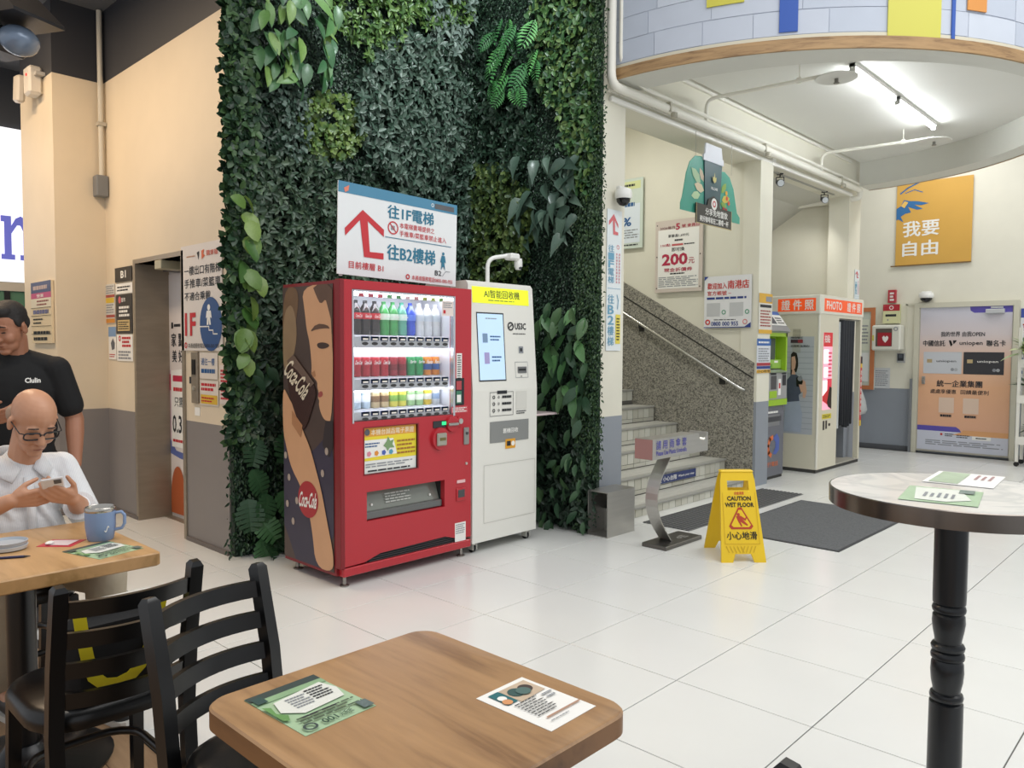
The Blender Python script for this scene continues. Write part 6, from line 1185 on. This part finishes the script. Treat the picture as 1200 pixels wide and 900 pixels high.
def flat_sheet(name, label, corners, z, m, cat='leaflet'):
    """a paper lying on a table; corners in order: (x right, y down) frame from its own top left"""
    c = [Vector((*PZ(u, v, z)[:2], z)) for u, v in corners]; ctr = sum(c, Vector())/4
    xa = ((c[1]-c[0])+(c[2]-c[3]))/2; ya = ((c[3]-c[0])+(c[2]-c[1]))/2
    s = Sign(name, label, cat, (0, 0, 0), 0, xa.length, ya.length, .0008, m)
    x_ = xa.normalized(); n_ = Vector((0, 0, 1)); up_ = n_.cross(x_)
    if up_.dot(-ya) < 0: x_ = -x_; up_ = -up_
    m4 = Matrix((x_, -n_, up_)).transposed().to_4x4(); m4.translation = ctr+Vector((0, 0, .0012)); s.root.matrix_world = m4
    return s
LGn = M('#a6c29e', .4, 0, .12, 14, name='leaflet_green')
def menu_green(s):
    s.rect(0, 0, 1, .12, M('#3c4a48', .4, name='leaflet_dark'), 1); s.rect(.0, .12, 1, .22, M('#8fb088', .4, 0, .2, 20, name='leaflet_leaf'), 1); s.poly([(.18, .28), (.9, .2), (.97, .42), (.9, .62), (.3, .66), (.1, .5)], M('#e0e2da', .4, name='leaflet_cloud'), 2)
    s.rect(.02, .08, .16, .22, M('#34504e', .4, name='leaflet_badge'), 3); s.lines(.3, .3, .58, .55, 5, GREYINK, 3); s.lines(.6, .26, .88, .52, 5, INK, 3); s.lines(.12, .70, .95, .86, 3, M('#4c5c48', .5, name='leaflet_ink'), 3); s.rect(.18, .73, .40, .755, INK, 4); s.rect(.45, .73, .66, .755, INK, 4); s.txt(.30, .88, .50, .97, '100', M('#2c4a3c', .5, name='leaflet_num'), 3, .02, rot=math.pi); s.txt(.54, .885, .72, .965, '元折抵', M('#2c4a3c', .5, name='leaflet_num'), 3, .01); s.rect(.84, .84, .99, .99, M('#5c6c6a', .4, name='leaflet_box'), 3); s.ring(.14, .92, .014, M('#3c4a48', .5, name='leaflet_seal'), 3, .009)
    s.poly([(0, .3), (.08, .36), (.04, .5), (.12, .6), (.06, .7), (0, .66)], M('#6c9a5c', .4, 0, .3, 25, name='leaflet_plant'), 3)
a = flat_sheet('leaflet', 'green menu leaflet on the left half of the foreground table', [(286, 822), (368, 791), (440, 828), (358, 863)], .75, LGn); menu_green(a)
b = flat_sheet('leaflet', 'white menu leaflet with coffee photo on the right of the foreground table', [(559, 819), (611, 794), (699, 828), (645, 858)], .75, PAPER)
b.poly([(.36, .07), (.92, .07), (.92, .38), (.36, .40)], M('#c9b49c', .4, 0, .25, 18, name='leaflet_photo'), 1); b.ring(.52, .22, .018, M('#3f5a58', .4, name='cup_top'), 2); b.ring(.72, .22, .016, M('#4a3f3c', .4, name='cup_top2'), 2); b.ring(.62, .26, .016, M('#56706c', .4, name='cup_top3'), 3); b.rect(.14, .07, .35, .36, M('#2f6c72', .4, name='leaflet_teal'), 1); b.ring(.22, .22, .010, PAPER, 2); b.ring(.20, .31, .011, M('#d89a6a', .4, name='leaflet_orange'), 2); b.lines(.18, .40, .66, .75, 8, INK, 2, .35); b.lines(.72, .42, .94, .56, 2, GREYINK, 2); b.lines(.2, .87, .6, .90, 1, GREYINK, 2); b.rect(.23, .80, .96, .825, M('#b08a74', .5, name='leaflet_stripe'), 2)
c = flat_sheet('leaflet', 'green menu leaflet beside the blue mug on the bald man\'s table', [(82, 646), (128, 633), (166, 644), (107, 657)], .75, LGn); menu_green(c)

# bar table
bt_ = thing('bar_table', 'tall round bar table with marble top and turned black column', 'table', (-.562, 2.344, 0))
mm = bpy.data.materials.new('white_marble'); mm.use_nodes = True; nt = mm.node_tree; pb_ = nt.nodes['Principled BSDF']; tc = nt.nodes.new('ShaderNodeTexCoord'); no = nt.nodes.new('ShaderNodeTexNoise'); no.inputs['Scale'].default_value = 2.6; no.inputs['Detail'].default_value = 8; no.inputs['Distortion'].default_value = 1.6; nt.links.new(tc.outputs['Object'], no.inputs['Vector'])
cr = nt.nodes.new('ShaderNodeValToRGB'); nt.links.new(no.outputs['Fac'], cr.inputs[0]); e = cr.color_ramp.elements; e[0].position = .44; e[0].color = (*lin('#e6e4e0'), 1); e[1].position = .56; e[1].color = (*lin('#e4e2dd'), 1); x_ = e.new(.5); x_.color = (*lin('#cfcfce'), 1); nt.links.new(cr.outputs[0], pb_.inputs['Base Color']); pb_.inputs['Roughness'].default_value = .15
RB = .312; MB().lathe([(RB-.004, 1.03), (RB-.003, 1.0705)], 72).build('table_top', mm, bt_, 40); MB().lathe([(RB-.0035, 1.025), (RB, 1.025), (RB+.001, 1.069), (RB-.0035, 1.0708)], 72, caps=False).build('metal_rim', M('#77706a', .22, 1.0, .1, 4, name='steel_rim'), bt_, 40)
MB().lathe([(.19, .0), (.20, .015), (.17, .03), (.06, .045), (.044, .06), (.0425, .478), (.042, .484), (.036, .488), (.041, .494), (.0425, .502), (.040, .510), (.034, .514), (.035, .522), (.0395, .545), (.0415, .57), (.040, .595), (.036, .603), (.0415, .608), (.0425, .616), (.040, .624), (.035, .628), (.041, .633), (.0425, .641), (.039, .648), (.033, .652), (.034, .662), (.0385, .685), (.0415, .708), (.040, .727), (.035, .733), (.041, .738), (.0425, .746), (.040, .754), (.037, .757), (.041, .762), (.0415, .78), (.0415, 1.005), (.11, 1.012), (.11, 1.026)], 32).build('column', M('#14171b', .28, .1, name='black_column'), bt_, 35)
d = flat_sheet('leaflet', 'green leaflet nearer the edge of the marble bar table', [(1052, 585), (1066, 569.5), (1153, 577), (1146, 594.5)], 1.0715, LGn)
d.poly([(.1, .2), (.9, .1), (.94, .7), (.3, .9), (.08, .6)], M('#dfe4da', .4, name='leaflet_cloud2'), 1); d.lines(.3, .25, .6, .7, 5, GREYINK, 2); d.rect(.7, .7, .95, .9, M('#6c8078', .4, name='leaflet_box2'), 2)
d2 = flat_sheet('leaflet', 'white and green leaflet farther back on the marble bar table', [(1081, 565), (1099, 552.5), (1180, 559), (1163, 572)], 1.0715, PAPER); d2.rect(.05, .08, .95, .5, M('#a9bca0', .4, 0, .3, 20, name='leaflet_photo2'), 1); d2.lines(.5, .6, .9, .9, 3, M('#b08a8a', .5, name='leaflet_rose'), 1)

# things on the bald man's table
mug = thing('mug', 'matte blue steel-rimmed mug with handle on the wooden table', 'mug', (*PZ(118, 632, .75)[:2], .75))
MB().lathe([(.040, 0), (.044, .006), (.050, .05), (.051, .095), (.050, .104)], 28).build('body', M('#7d92b4', .45, name='powder_blue'), mug, 50); MB().lathe([(.050, .104), (.0515, .108), (.0515, .118), (.048, .121), (.046, .118), (.045, .03), (.003, .028)], 28).build('steel_rim', M('#b3afa8', .25, 1.0, name='mug_steel'), mug, 50)
a_ = R_(60); MB().tube([(math.cos(a_)*r_, math.sin(a_)*r_, z) for r_, z in ((.048, .095), (.070, .098), (.080, .085), (.080, .055), (.070, .038), (.046, .034))], .007, 8, flat=(1.5, .8)).build('handle', M('#7d92b4', .45, name='powder_blue'), mug, 60)
MB().tube([(math.cos(R_(5)+t)*.0515, math.sin(R_(5)+t)*.0515, .045+.01*math.sin(t*18)) for t in arc(-.15, .15, 8)], .0015, 5).build('emblem', PAPER, mug)
stk = [((8, 644), 'grey blue small dish, lowest of the stack on the man\'s table', 0), ((8, 644), 'grey blue small dish, topmost of the stack on the man\'s table', .014)]
for (uv, lb, dz) in stk:
    p = PZ(*uv, .75); t = thing('small_dish', lb, 'dish', (p[0], p[1], .75+dz), group='stack of small dishes'); MB().lathe([(.045, 0), (.060, .004), (.064, .016), (.060, .017), (.055, .008), (.004, .006)], 28).build('dish', M('#a9b0b8' if dz else '#c9cdd0', .4, name='dish_grey'), t, 50)
pen = thing('pen', 'dark blue ballpoint pen lying at the table edge', 'pen', (*PZ(8, 654.5, .75)[:2], .7545), R_(62)); 
pen.location = (*PZ(8, 655, .75)[:2], .7545)
MB().cyl((-.06, 0, 0), (.05, 0, 0), .0045, n=10).build('barrel', M('#23264e', .35, name='pen_navy'), pen, 40); MB().cyl((.05, 0, 0), (.068, 0, 0), .0042, .001, n=10).build('tip', INK, pen, 40); MB().box(-.058, -.02, -.001, .001, .004, .007).build('clip', STEEL, pen)
pk = flat_sheet('snack_packet', 'red and white snack packet torn open on the wooden table', [(45, 640), (66, 631), (97, 634), (80, 642)], .75, M('#c83048', .35, 0, .1, 12, .3, name='packet_red'), 'packet'); pk.poly([(.2, .15), (.85, .12), (.9, .85), (.15, .85)], M('#e6d4d6', .4, name='packet_pale'), 1); 
MB().ell((-.02, -.006, .03), (.02, .006, .012)).build('white_wrapper', PAPER, pk.root, 60)

# ------------------------------------------------------------------ people
def capsule(mb, p0, p1, r0, r1=None, n=14, flat=None):
    r1 = r0 if r1 is None else r1; a, b = Vector(p0), Vector(p1); d = (b-a)
    if d.length < 1e-6: d = Vector((0, 0, 1e-4))
    u = d.normalized(); P = []; Rr = []
    for k in range(4, 0, -1): t = math.pi/2*k/4.3; P.append(a-u*r0*math.sin(t)); Rr.append(r0*math.cos(t))
    P += [a, b]; Rr += [r0, r1]
    for k in range(1, 5): t = math.pi/2*k/4.3; P.append(b+u*r1*math.sin(t)); Rr.append(r1*math.cos(t))
    mb.tube(P, Rr, n, flat=flat)
def chain(mb, pts, flat=None):
    for (p, r), (q, s) in zip(pts[:-1], pts[1:]): capsule(mb, p, q, r, s, flat=flat)
def skin_over(name, mb, voxel, mat_, parent, smooth_n=6, fac=.5):
    me = bpy.data.meshes.new('tmp'); me.from_pydata(mb.v, [], mb.f)
    bm = bmesh.new(); bm.from_mesh(me); bmesh.ops.recalc_face_normals(bm, faces=bm.faces); bm.to_mesh(me); bm.free()
    o = bpy.data.objects.new('tmp', me); COL.objects.link(o)
    rm = o.modifiers.new('r', 'REMESH'); rm.mode = 'VOXEL'; rm.voxel_size = voxel
    sm = o.modifiers.new('s', 'SMOOTH'); sm.iterations = smooth_n; sm.factor = fac
    dg = bpy.context.evaluated_depsgraph_get(); out = bpy.data.meshes.new_from_object(o.evaluated_get(dg)); out.name = name
    bpy.data.objects.remove(o); bpy.data.meshes.remove(me)
    out.materials.clear(); out.materials.append(mat_); out.polygons.foreach_set('use_smooth', [True]*len(out.polygons))
    return put(name, out, parent)
def head(mb, T, bald=False):
    e = lambda c, r: mb.ell(c, r, 20, 14, T=T)
    e((-.012, 0, .045), (.100, .077, .085)); e((.022, 0, -.005), (.072, .066, .095)); e((.040, 0, -.070), (.050, .050, .042)); e((.072, 0, -.098), (.022, .028, .018))
    for s in (-1, 1):
        e((.058, s*.036, -.030), (.032, .026, .030)); e((-.008, s*.078, -.005), (.020, .010, .032)); e((-.002, s*.083, .012), (.014, .008, .016))
        mb.tube([(.080, s*.012, .026), (.084, s*.030, .030), (.074, s*.052, .022)], [.009, .010, .007], 8, T=T)
    mb.tube([(.082, 0, .020), (.096, 0, -.005), (.108, 0, -.028), (.102, 0, -.036)], [.009, .012, .0165, .011], 10, T=T)
    for s in (-1, 1): mb.ell((.092, s*.012, -.033), (.011, .009, .008), 10, 7, T=T)
    mb.ell((.086, 0, -.058), (.014, .024, .008), 12, 8, T=T); mb.ell((.084, 0, -.071), (.013, .021, .008), 12, 8, T=T)
def hand(mb, w, d, palm_n, thumb_side, curl=(.5, .7, .5), size=1.0, spread=.0, thumb=(.6, .5)):
    """w wrist, d finger direction, palm_n the way the palm faces, thumb_side unit vector across the palm towards the thumb"""
    w, d, n, s = Vector(w), Vector(d).normalized(), Vector(palm_n), Vector(thumb_side); n = (n-d*n.dot(d)).normalized(); s0 = d.cross(n); s = s0 if s0.dot(s) > 0 else -s0
    k = size
    for i in range(4):
        off = s*(.030-.020*i)*k; capsule(mb, w+off*.55+d*.005*k, w+off+d*.082*k, .0135*k, .0115*k, 10)
    mb.ell(w+d*.045*k+s*.022*k+n*.006*k, (.02*k,)*3, 10, 7)
    for i, L in enumerate((.92, 1.0, .94, .76)):
        base = w+s*(.030-.020*i)*k+d*.085*k; L *= k; dd = (d+s*spread*(1.5-i)*.2).normalized(); a = 0; p = base; r = .0095*k
        for seg, (ln, cu) in enumerate(zip((.040, .026, .021), curl)):
            a += cu; v = dd*math.cos(a)+n*math.sin(a); q = p+v*ln*L; capsule(mb, p, q, r, r*.92, 9); p = q; r *= .93
    b = w+s*.028*k+d*.020*k+n*.006*k; v = (s*thumb[0]+d*.75+n*thumb[1]).normalized(); q = b+v*.042*k; capsule(mb, b, q, .0125*k, .0105*k, 9); v2 = (v+d*.25-s*.35+n*.1).normalized(); q2 = q+v2*.030*k; capsule(mb, q, q2, .0105*k, .009*k, 9); capsule(mb, q2, q2+v2*.016*k, .009*k, .008*k, 9)
def HT(loc, yaw, pitch, roll=0): return Matrix.Translation(loc) @ Matrix.Rotation(yaw, 4, 'Z') @ Matrix.Rotation(pitch, 4, 'Y') @ Matrix.Rotation(roll, 4, 'X')
def tpt(T, p): return tuple(T @ Vector(p))
SK1 = M('#c08e70', .45, 0, .10, 9, name='skin_warm'); SK2 = M('#a06e54', .48, 0, .10, 9, name='skin_tan')

# seated man: faces +x over the table; local origin on the floor below his seat
m1 = thing('person', 'seated bald man in glasses and white shirt using a phone at the wooden table', 'person', (-3.62, .88, 0))
Hd = HT((.115, .035, 1.145), R_(6), R_(33)); b = MB(); head(b, Hd)
capsule(b, tpt(Hd, (-.02, 0, -.06)), (.035, .02, .98), .054, .062); b.ell((.02, 0, .84), (.09, .15, .17)); b.ell((.02, 0, .63), (.10, .14, .16))
LE, LW = Vector((.12, .215, .755)), Vector((.285, .125, .845)); RE, RW = Vector((.08, -.235, .76)), Vector((.270, -.085, .865))
for S_, E_, W_ in (((.02, .155, .945), LE, LW), ((.02, -.155, .945), RE, RW)): chain(b, [(S_, .05), (tuple(E_), .042)]); chain(b, [(tuple(E_), .043), (tuple(E_.lerp(W_, .35)), .043), (tuple(W_), .028)])
hand(b, LW, (.35, -.62, .30), (-.45, -.35, .65), (.2, .1, .9), (.35, .55, .4), .98, thumb=(.7, .3)); hand(b, RW, (.22, .85, .06), (-.75, .1, .35), (-.2, .1, .9), (.2, .45, .45), 1.0, thumb=(.45, .5))
KL, KR = (.51, .165, .575), (.47, -.14, .575)
for s, K_, A_ in ((1, KL, (.40, .19, .09)), (-1, KR, (.09, -.08, .09))): chain(b, [((.0, s*.09, .54), .075), (K_, .055)]); chain(b, [(K_, .052), (A_, .036)]); capsule(b, A_, (A_[0]+.12, A_[1]+.01, .045), .035, .03)
skin_over('body', b, .0045, SK1, m1, 4)
shm = bpy.data.materials.new('white_striped_shirt'); shm.use_nodes = True; nt = shm.node_tree; pb_ = nt.nodes['Principled BSDF']; tc = nt.nodes.new('ShaderNodeTexCoord'); wv = nt.nodes.new('ShaderNodeTexWave'); wv.bands_direction = 'Y'; wv.inputs['Scale'].default_value = 60; wv.inputs['Distortion'].default_value = .6; nt.links.new(tc.outputs['Object'], wv.inputs['Vector'])
mx = nt.nodes.new('ShaderNodeMix'); mx.data_type = 'RGBA'; mx.inputs[6].default_value = (*lin('#d3d5d8'), 1); mx.inputs[7].default_value = (*lin('#e6e7e8'), 1); nt.links.new(wv.outputs['Fac'], mx.inputs[0]); nt.links.new(mx.outputs[2], pb_.inputs['Base Color']); pb_.inputs['Roughness'].default_value = .8
no = nt.nodes.new('ShaderNodeTexNoise'); no.inputs['Scale'].default_value = 11; no.inputs['Detail'].default_value = 3; nt.links.new(tc.outputs['Object'], no.inputs['Vector']); bp = nt.nodes.new('ShaderNodeBump'); bp.inputs['Strength'].default_value = .5; bp.inputs['Distance'].default_value = .03; nt.links.new(no.outputs['Fac'], bp.inputs['Height']); nt.links.new(bp.outputs[0], pb_.inputs['Normal'])
b = MB(); b.ell((.02, 0, .85), (.115, .178, .165), 24, 14); b.ell((.035, 0, .66), (.135, .172, .19), 24, 14); b.ell((.03, 0, .56), (.13, .175, .10), 20, 12); capsule(b, (.015, -.13, .945), (.015, .13, .945), .062); capsule(b, (.01, 0, .92), (.012, .01, .975), .088, .066)
chain(b, [((.015, .16, .940), .066), (tuple(LE), .062)]); chain(b, [(tuple(LE), .062), (tuple(LE.lerp(LW, .25)), .056), (tuple(LE.lerp(LW, .38)), .053)]); chain(b, [((.015, -.16, .940), .066), (tuple(RE), .062)]); chain(b, [(tuple(RE), .062), (tuple(RE.lerp(RW, .30)), .054)])
for (p, q, r) in (((.10, .10, .90), (.13, .17, .80), .018), ((.12, .03, .84), (.145, .10, .72), .014), ((.12, -.06, .80), (.15, -.02, .68), .014), ((.06, .20, .86), (.11, .225, .80), .016)): capsule(b, p, q, r)
sh = skin_over('shirt', b, .007, shm, m1, 4)
mb = MB()
def collar_wing(s):
    q = [(-.02, s*.070, 1.030), (.05, s*.074, 1.020), (.112, s*.022+.012, .962), (.140, s*.060+.012, .910), (.105, s*.105, .950), (-.03, s*.100, .985)]
    return q, [(0, 1, 4, 5), (1, 2, 3, 4)]
for s in (-1, 1): q, f = collar_wing(s); mb.add(q, f)
mb.add([(-.03, .074, 1.03), (-.055, .03, 1.04), (-.055, -.03, 1.04), (-.03, -.074, 1.03), (-.03, .098, .99), (-.075, .04, .985), (-.075, -.04, .985), (-.03, -.098, .99)], [(0, 1, 5, 4), (1, 2, 6, 5), (2, 3, 7, 6)])
o_ = mb.build('collar', shm, sh, 70); so = o_.modifiers.new('t', 'SOLIDIFY'); so.thickness = .006; so.offset = 0
mb = MB(); pts_ = [(.128, .012, .93), (.150, .012, .85), (.176, .012, .75), (.186, .012, .66), (.180, .012, .58)]; vs_ = [(x, y+s*.016, z) for x, y, z in pts_ for s in (-1, 1)]; mb.add(vs_, [(2*i, 2*i+1, 2*i+3, 2*i+2) for i in range(4)]); o_ = mb.build('placket', shm, sh, 70); so = o_.modifiers.new('t', 'SOLIDIFY'); so.thickness = .006
for x, y, z in pts_[1:4]: MB().ell((x+.006, y, z-.03), (.003, .006, .006), 10, 6).build('button', M('#c9cacc', .3, name='shirt_button'), sh, 60)
c_ = LE.lerp(LW, .40); u_ = (LW-LE).normalized(); MB().cyl(tuple(c_-u_*.03), tuple(c_+u_*.025), .056, .058, n=20).build('cuff', shm, sh, 50); c_ = RE.lerp(RW, .30); u_ = (RW-RE).normalized(); MB().cyl(tuple(c_-u_*.02), tuple(c_+u_*.025), .057, .056, n=20).build('rolled_cuff', shm, sh, 50)
TR1 = M('#a59a86', .85, 0, .12, 12, .4, name='beige_trousers'); b = MB(); b.ell((-.02, 0, .545), (.13, .17, .095), 20, 12)
for s, K_, A_ in ((1, KL, (.40, .19, .12)), (-1, KR, (.09, -.08, .12))): chain(b, [((.0, s*.095, .545), .092), (K_, .074)]); chain(b, [(K_, .074), (tuple(Vector(K_).lerp(Vector(A_), .5)), .066), (A_, .062)])
skin_over('trousers', b, .008, TR1, m1, 4)
for x, y in ((.40, .19), (.09, -.08)):
    b = MB(); capsule(b, (x-.05, y, .05), (x+.14, y+.015, .042), .045, .040); b.ell((x-.02, y, .075), (.06, .043, .045)); s_ = skin_over('shoe', b, .007, M('#1d1e20', .5, name='shoe_black'), m1, 3); MB().prism([(x+.19*math.cos(a)*(.72 if math.cos(a) < 0 else 1)+.0, y+.008+.052*math.sin(a)) for a in arc(0, 2*math.pi, 19)[:-1]], 0, .022).build('sole', M('#c9c6be', .6, name='sole_pale'), s_)
# glasses and eyes
FRM = M('#17171a', .3, name='spectacle_black'); gl = MB(); T = Hd
def lens_loop(s): return [tpt(T, (.098-.35*abs(s*.034+.026*math.cos(a))**2*6, s*.0345+.0285*math.copysign(abs(math.cos(a))**.55, math.cos(a)), .002+.0165*math.copysign(abs(math.sin(a))**.6, math.sin(a)))) for a in arc(0, 2*math.pi, 20)[:-1]]
for s in (-1, 1): gl.tube(lens_loop(s), .0032, 6, closed=True)
gl.tube([tpt(T, (.100, -.009, .010)), tpt(T, (.103, 0, .013)), tpt(T, (.100, .009, .010))], .002, 6)
for s in (-1, 1): gl.tube([tpt(T, (.088, s*.060, .010)), tpt(T, (.080, s*.076, .011)), tpt(T, (.0, s*.084, .016)), tpt(T, (-.022, s*.083, .0))], .0024, 6)
gls = gl.build('glasses', FRM, m1, 60)
for s in (-1, 1):
    MB().ell((.083, s*.032, .006), (.006, .013, .004), 12, 7, T=T).build('eye', M('#3b2c26', .3, name='eye_dark'), m1, 60); MB().tube([(.0905, s*.016, .034), (.094, s*.032, .037), (.082, s*.050, .031)], [.003, .004, .0025], 6, T=T).build('eyebrow', M('#4a3c34', .8, name='brow_grey'), m1)
MB().tube([(.0985, -.019, -.0645), (.1005, 0, -.0635), (.0985, .019, -.0645)], [.001, .0018, .001], 6, T=T).build('mouth_line', M('#7c4238', .5, name='mouth'), m1)
b = MB()
for s in (-1, 1): b.ell((-.066, s*.056, -.004), (.034, .018, .032), 14, 9, T=T)
b.ell((-.088, 0, -.004), (.028, .056, .036), 14, 9, T=T); b.build('hair', M('#a08672', .85, 0, .2, 40, name='thin_grey_hair'), m1, 60)
# phone held in both hands
ph = thing('phone', 'white smartphone held in the seated man\'s hands', 'phone', (-3.62+.325, .88+.045, .905)); ph.rotation_euler = (R_(8), R_(-38), R_(-22))
MB().box(-.075, .075, -.037, .037, -.004, .004, b=.003).build('case', M('#dfdfe0', .25, name='phone_white'), ph); MB().box(-.070, .070, -.034, .034, .004, .0046).build('screen', M('#20242a', .08, name='phone_screen'), ph); MB().box(.04, .068, .005, .030, -.0065, -.004, b=.001).build('camera_island', M('#55575a', .3, name='phone_camera'), ph)

# standing man behind him
m2 = thing('person', 'standing man in black T-shirt looking down behind the seated man', 'person', (-4.62, 1.13, 0), R_(-24))
Hd = HT((.075, -.01, 1.535), R_(-26), R_(20), R_(4)); b = MB(); head(b, Hd)
capsule(b, tpt(Hd, (-.02, 0, -.06)), (.0, 0, 1.38), .056, .066); b.ell((.0, 0, 1.20), (.10, .16, .20)); b.ell((0, 0, .95), (.11, .15, .14))
LS, LE, LW = (0, .185, 1.325), Vector((-.03, .262, 1.06)), Vector((.07, .275, .83)); RS, RE, RW = (0, -.185, 1.325), Vector((.02, -.27, 1.07)), Vector((.20, -.10, 1.09))
for S_, E_, W_ in ((LS, LE, LW), (RS, RE, RW)): chain(b, [(S_, .055), (tuple(E_), .044)]); chain(b, [(tuple(E_), .045), (tuple(E_.lerp(W_, .3)), .045), (tuple(W_), .029)])
hand(b, LW, (.16, -.05, -.95), (.1, -.9, .1), (.95, .1, .1), (.35, .55, .45), 1.0, thumb=(.5, .4)); hand(b, RW, (.45, .80, .12), (-.5, .2, .3), (.1, 0, .9), (.35, .6, .5), 1.0, thumb=(.5, .5))
for s in (-1, 1): chain(b, [((0, s*.09, .88), .085), ((.01, s*.10, .48), .058), ((-.01, s*.105, .08), .042)]); capsule(b, (-.01, s*.105, .05), (.14, s*.12, .04), .04, .034)
skin_over('body', b, .0045, SK2, m2, 4)
TB = M('#0e0f11', .85, 0, .2, 14, .3, name='black_tshirt'); b = MB(); b.ell((.0, 0, 1.22), (.125, .195, .19), 24, 14); b.ell((.015, 0, 1.02), (.130, .19, .20), 24, 14); b.ell((.01, 0, .90), (.125, .18, .10), 20, 12); capsule(b, (-.005, 0, 1.375), (-.005, .165, 1.335), .072, .062); capsule(b, (-.005, 0, 1.375), (-.005, -.165, 1.335), .072, .062); capsule(b, (0, 0, 1.33), (.0, 0, 1.385), .100, .078)
for S_, E_ in ((LS, LE), (RS, RE)): v = Vector(S_); chain(b, [(S_, .072), (tuple(v.lerp(E_, .72)), .070)])
ts_ = skin_over('t_shirt', b, .007, TB, m2, 4)
q = Sign('chest_print', '', '', (.128, .105, 1.245), math.pi/2-.35, .07, .026, 0, None, parent=m2, rx=0); q.root.location = (.136, .098, 1.275); q.root.rotation_euler = (0, 0, math.pi/2+.42); q.txt(0, 0, 1, 1, 'Clulin', PAPER, 8, .03)
q = Sign('chest_print', '', '', (.132, -.09, 1.275), math.pi/2-.42, .10, .05, 0, None, parent=m2); q.lines(0, 0, 1, 1, 3, PAPER, 8, .5)
TR2 = M('#1b1c20', .85, name='black_trousers'); b = MB(); b.ell((0, 0, .86), (.125, .175, .12), 20, 12)
for s in (-1, 1): chain(b, [((0, s*.095, .85), .098), ((.01, s*.10, .48), .078), ((-.01, s*.105, .12), .068)])
skin_over('trousers', b, .009, TR2, m2, 4)
for s in (-1, 1): b = MB(); capsule(b, (-.05, s*.11, .05), (.15, s*.125, .042), .048, .042); skin_over('shoe', b, .008, M('#2a2a2c', .5, name='shoe_dark'), m2, 3)
HR = M('#1c1817', .7, 0, .25, 60, .4, name='black_hair'); T = Hd; b = MB(); b.ell((-.022, 0, .062), (.098, .083, .080), 22, 14, T=T); b.ell((-.052, 0, .018), (.066, .074, .060), 22, 14, T=T); b.ell((.035, 0, .098), (.050, .066, .038), 16, 10, T=T)
for s in (-1, 1): b.ell((.005, s*.072, .038), (.030, .012, .032), 12, 8, T=T)
skin_over('hair', b, .005, HR, m2, 4)
for s in (-1, 1):
    MB().ell((.083, s*.031, .004), (.006, .014, .0035), 12, 7, T=T).build('eye', M('#2b201c', .3, name='eye_dark2'), m2, 60); MB().tube([(.0905, s*.014, .035), (.094, s*.032, .039), (.081, s*.052, .030)], [.003, .004, .002], 6, T=T).build('eyebrow', M('#231c1a', .8, name='brow_black'), m2)
MB().tube([(.0985, -.020, -.0645), (.1005, 0, -.0635), (.0985, .020, -.0645)], [.001, .002, .001], 6, T=T).build('mouth_line', M('#6a362e', .5, name='mouth2'), m2)
p = m2.matrix_basis @ Vector((.085, .255, .72)); rb = thing('red_folder', 'dark red folder in the standing man\'s lowered hand', 'folder', p, R_(-40)); MB().box(-.006, .006, -.05, .05, -.11, .05, b=.003).build('cover', M('#8e1a24', .4, name='folder_red'), rb)
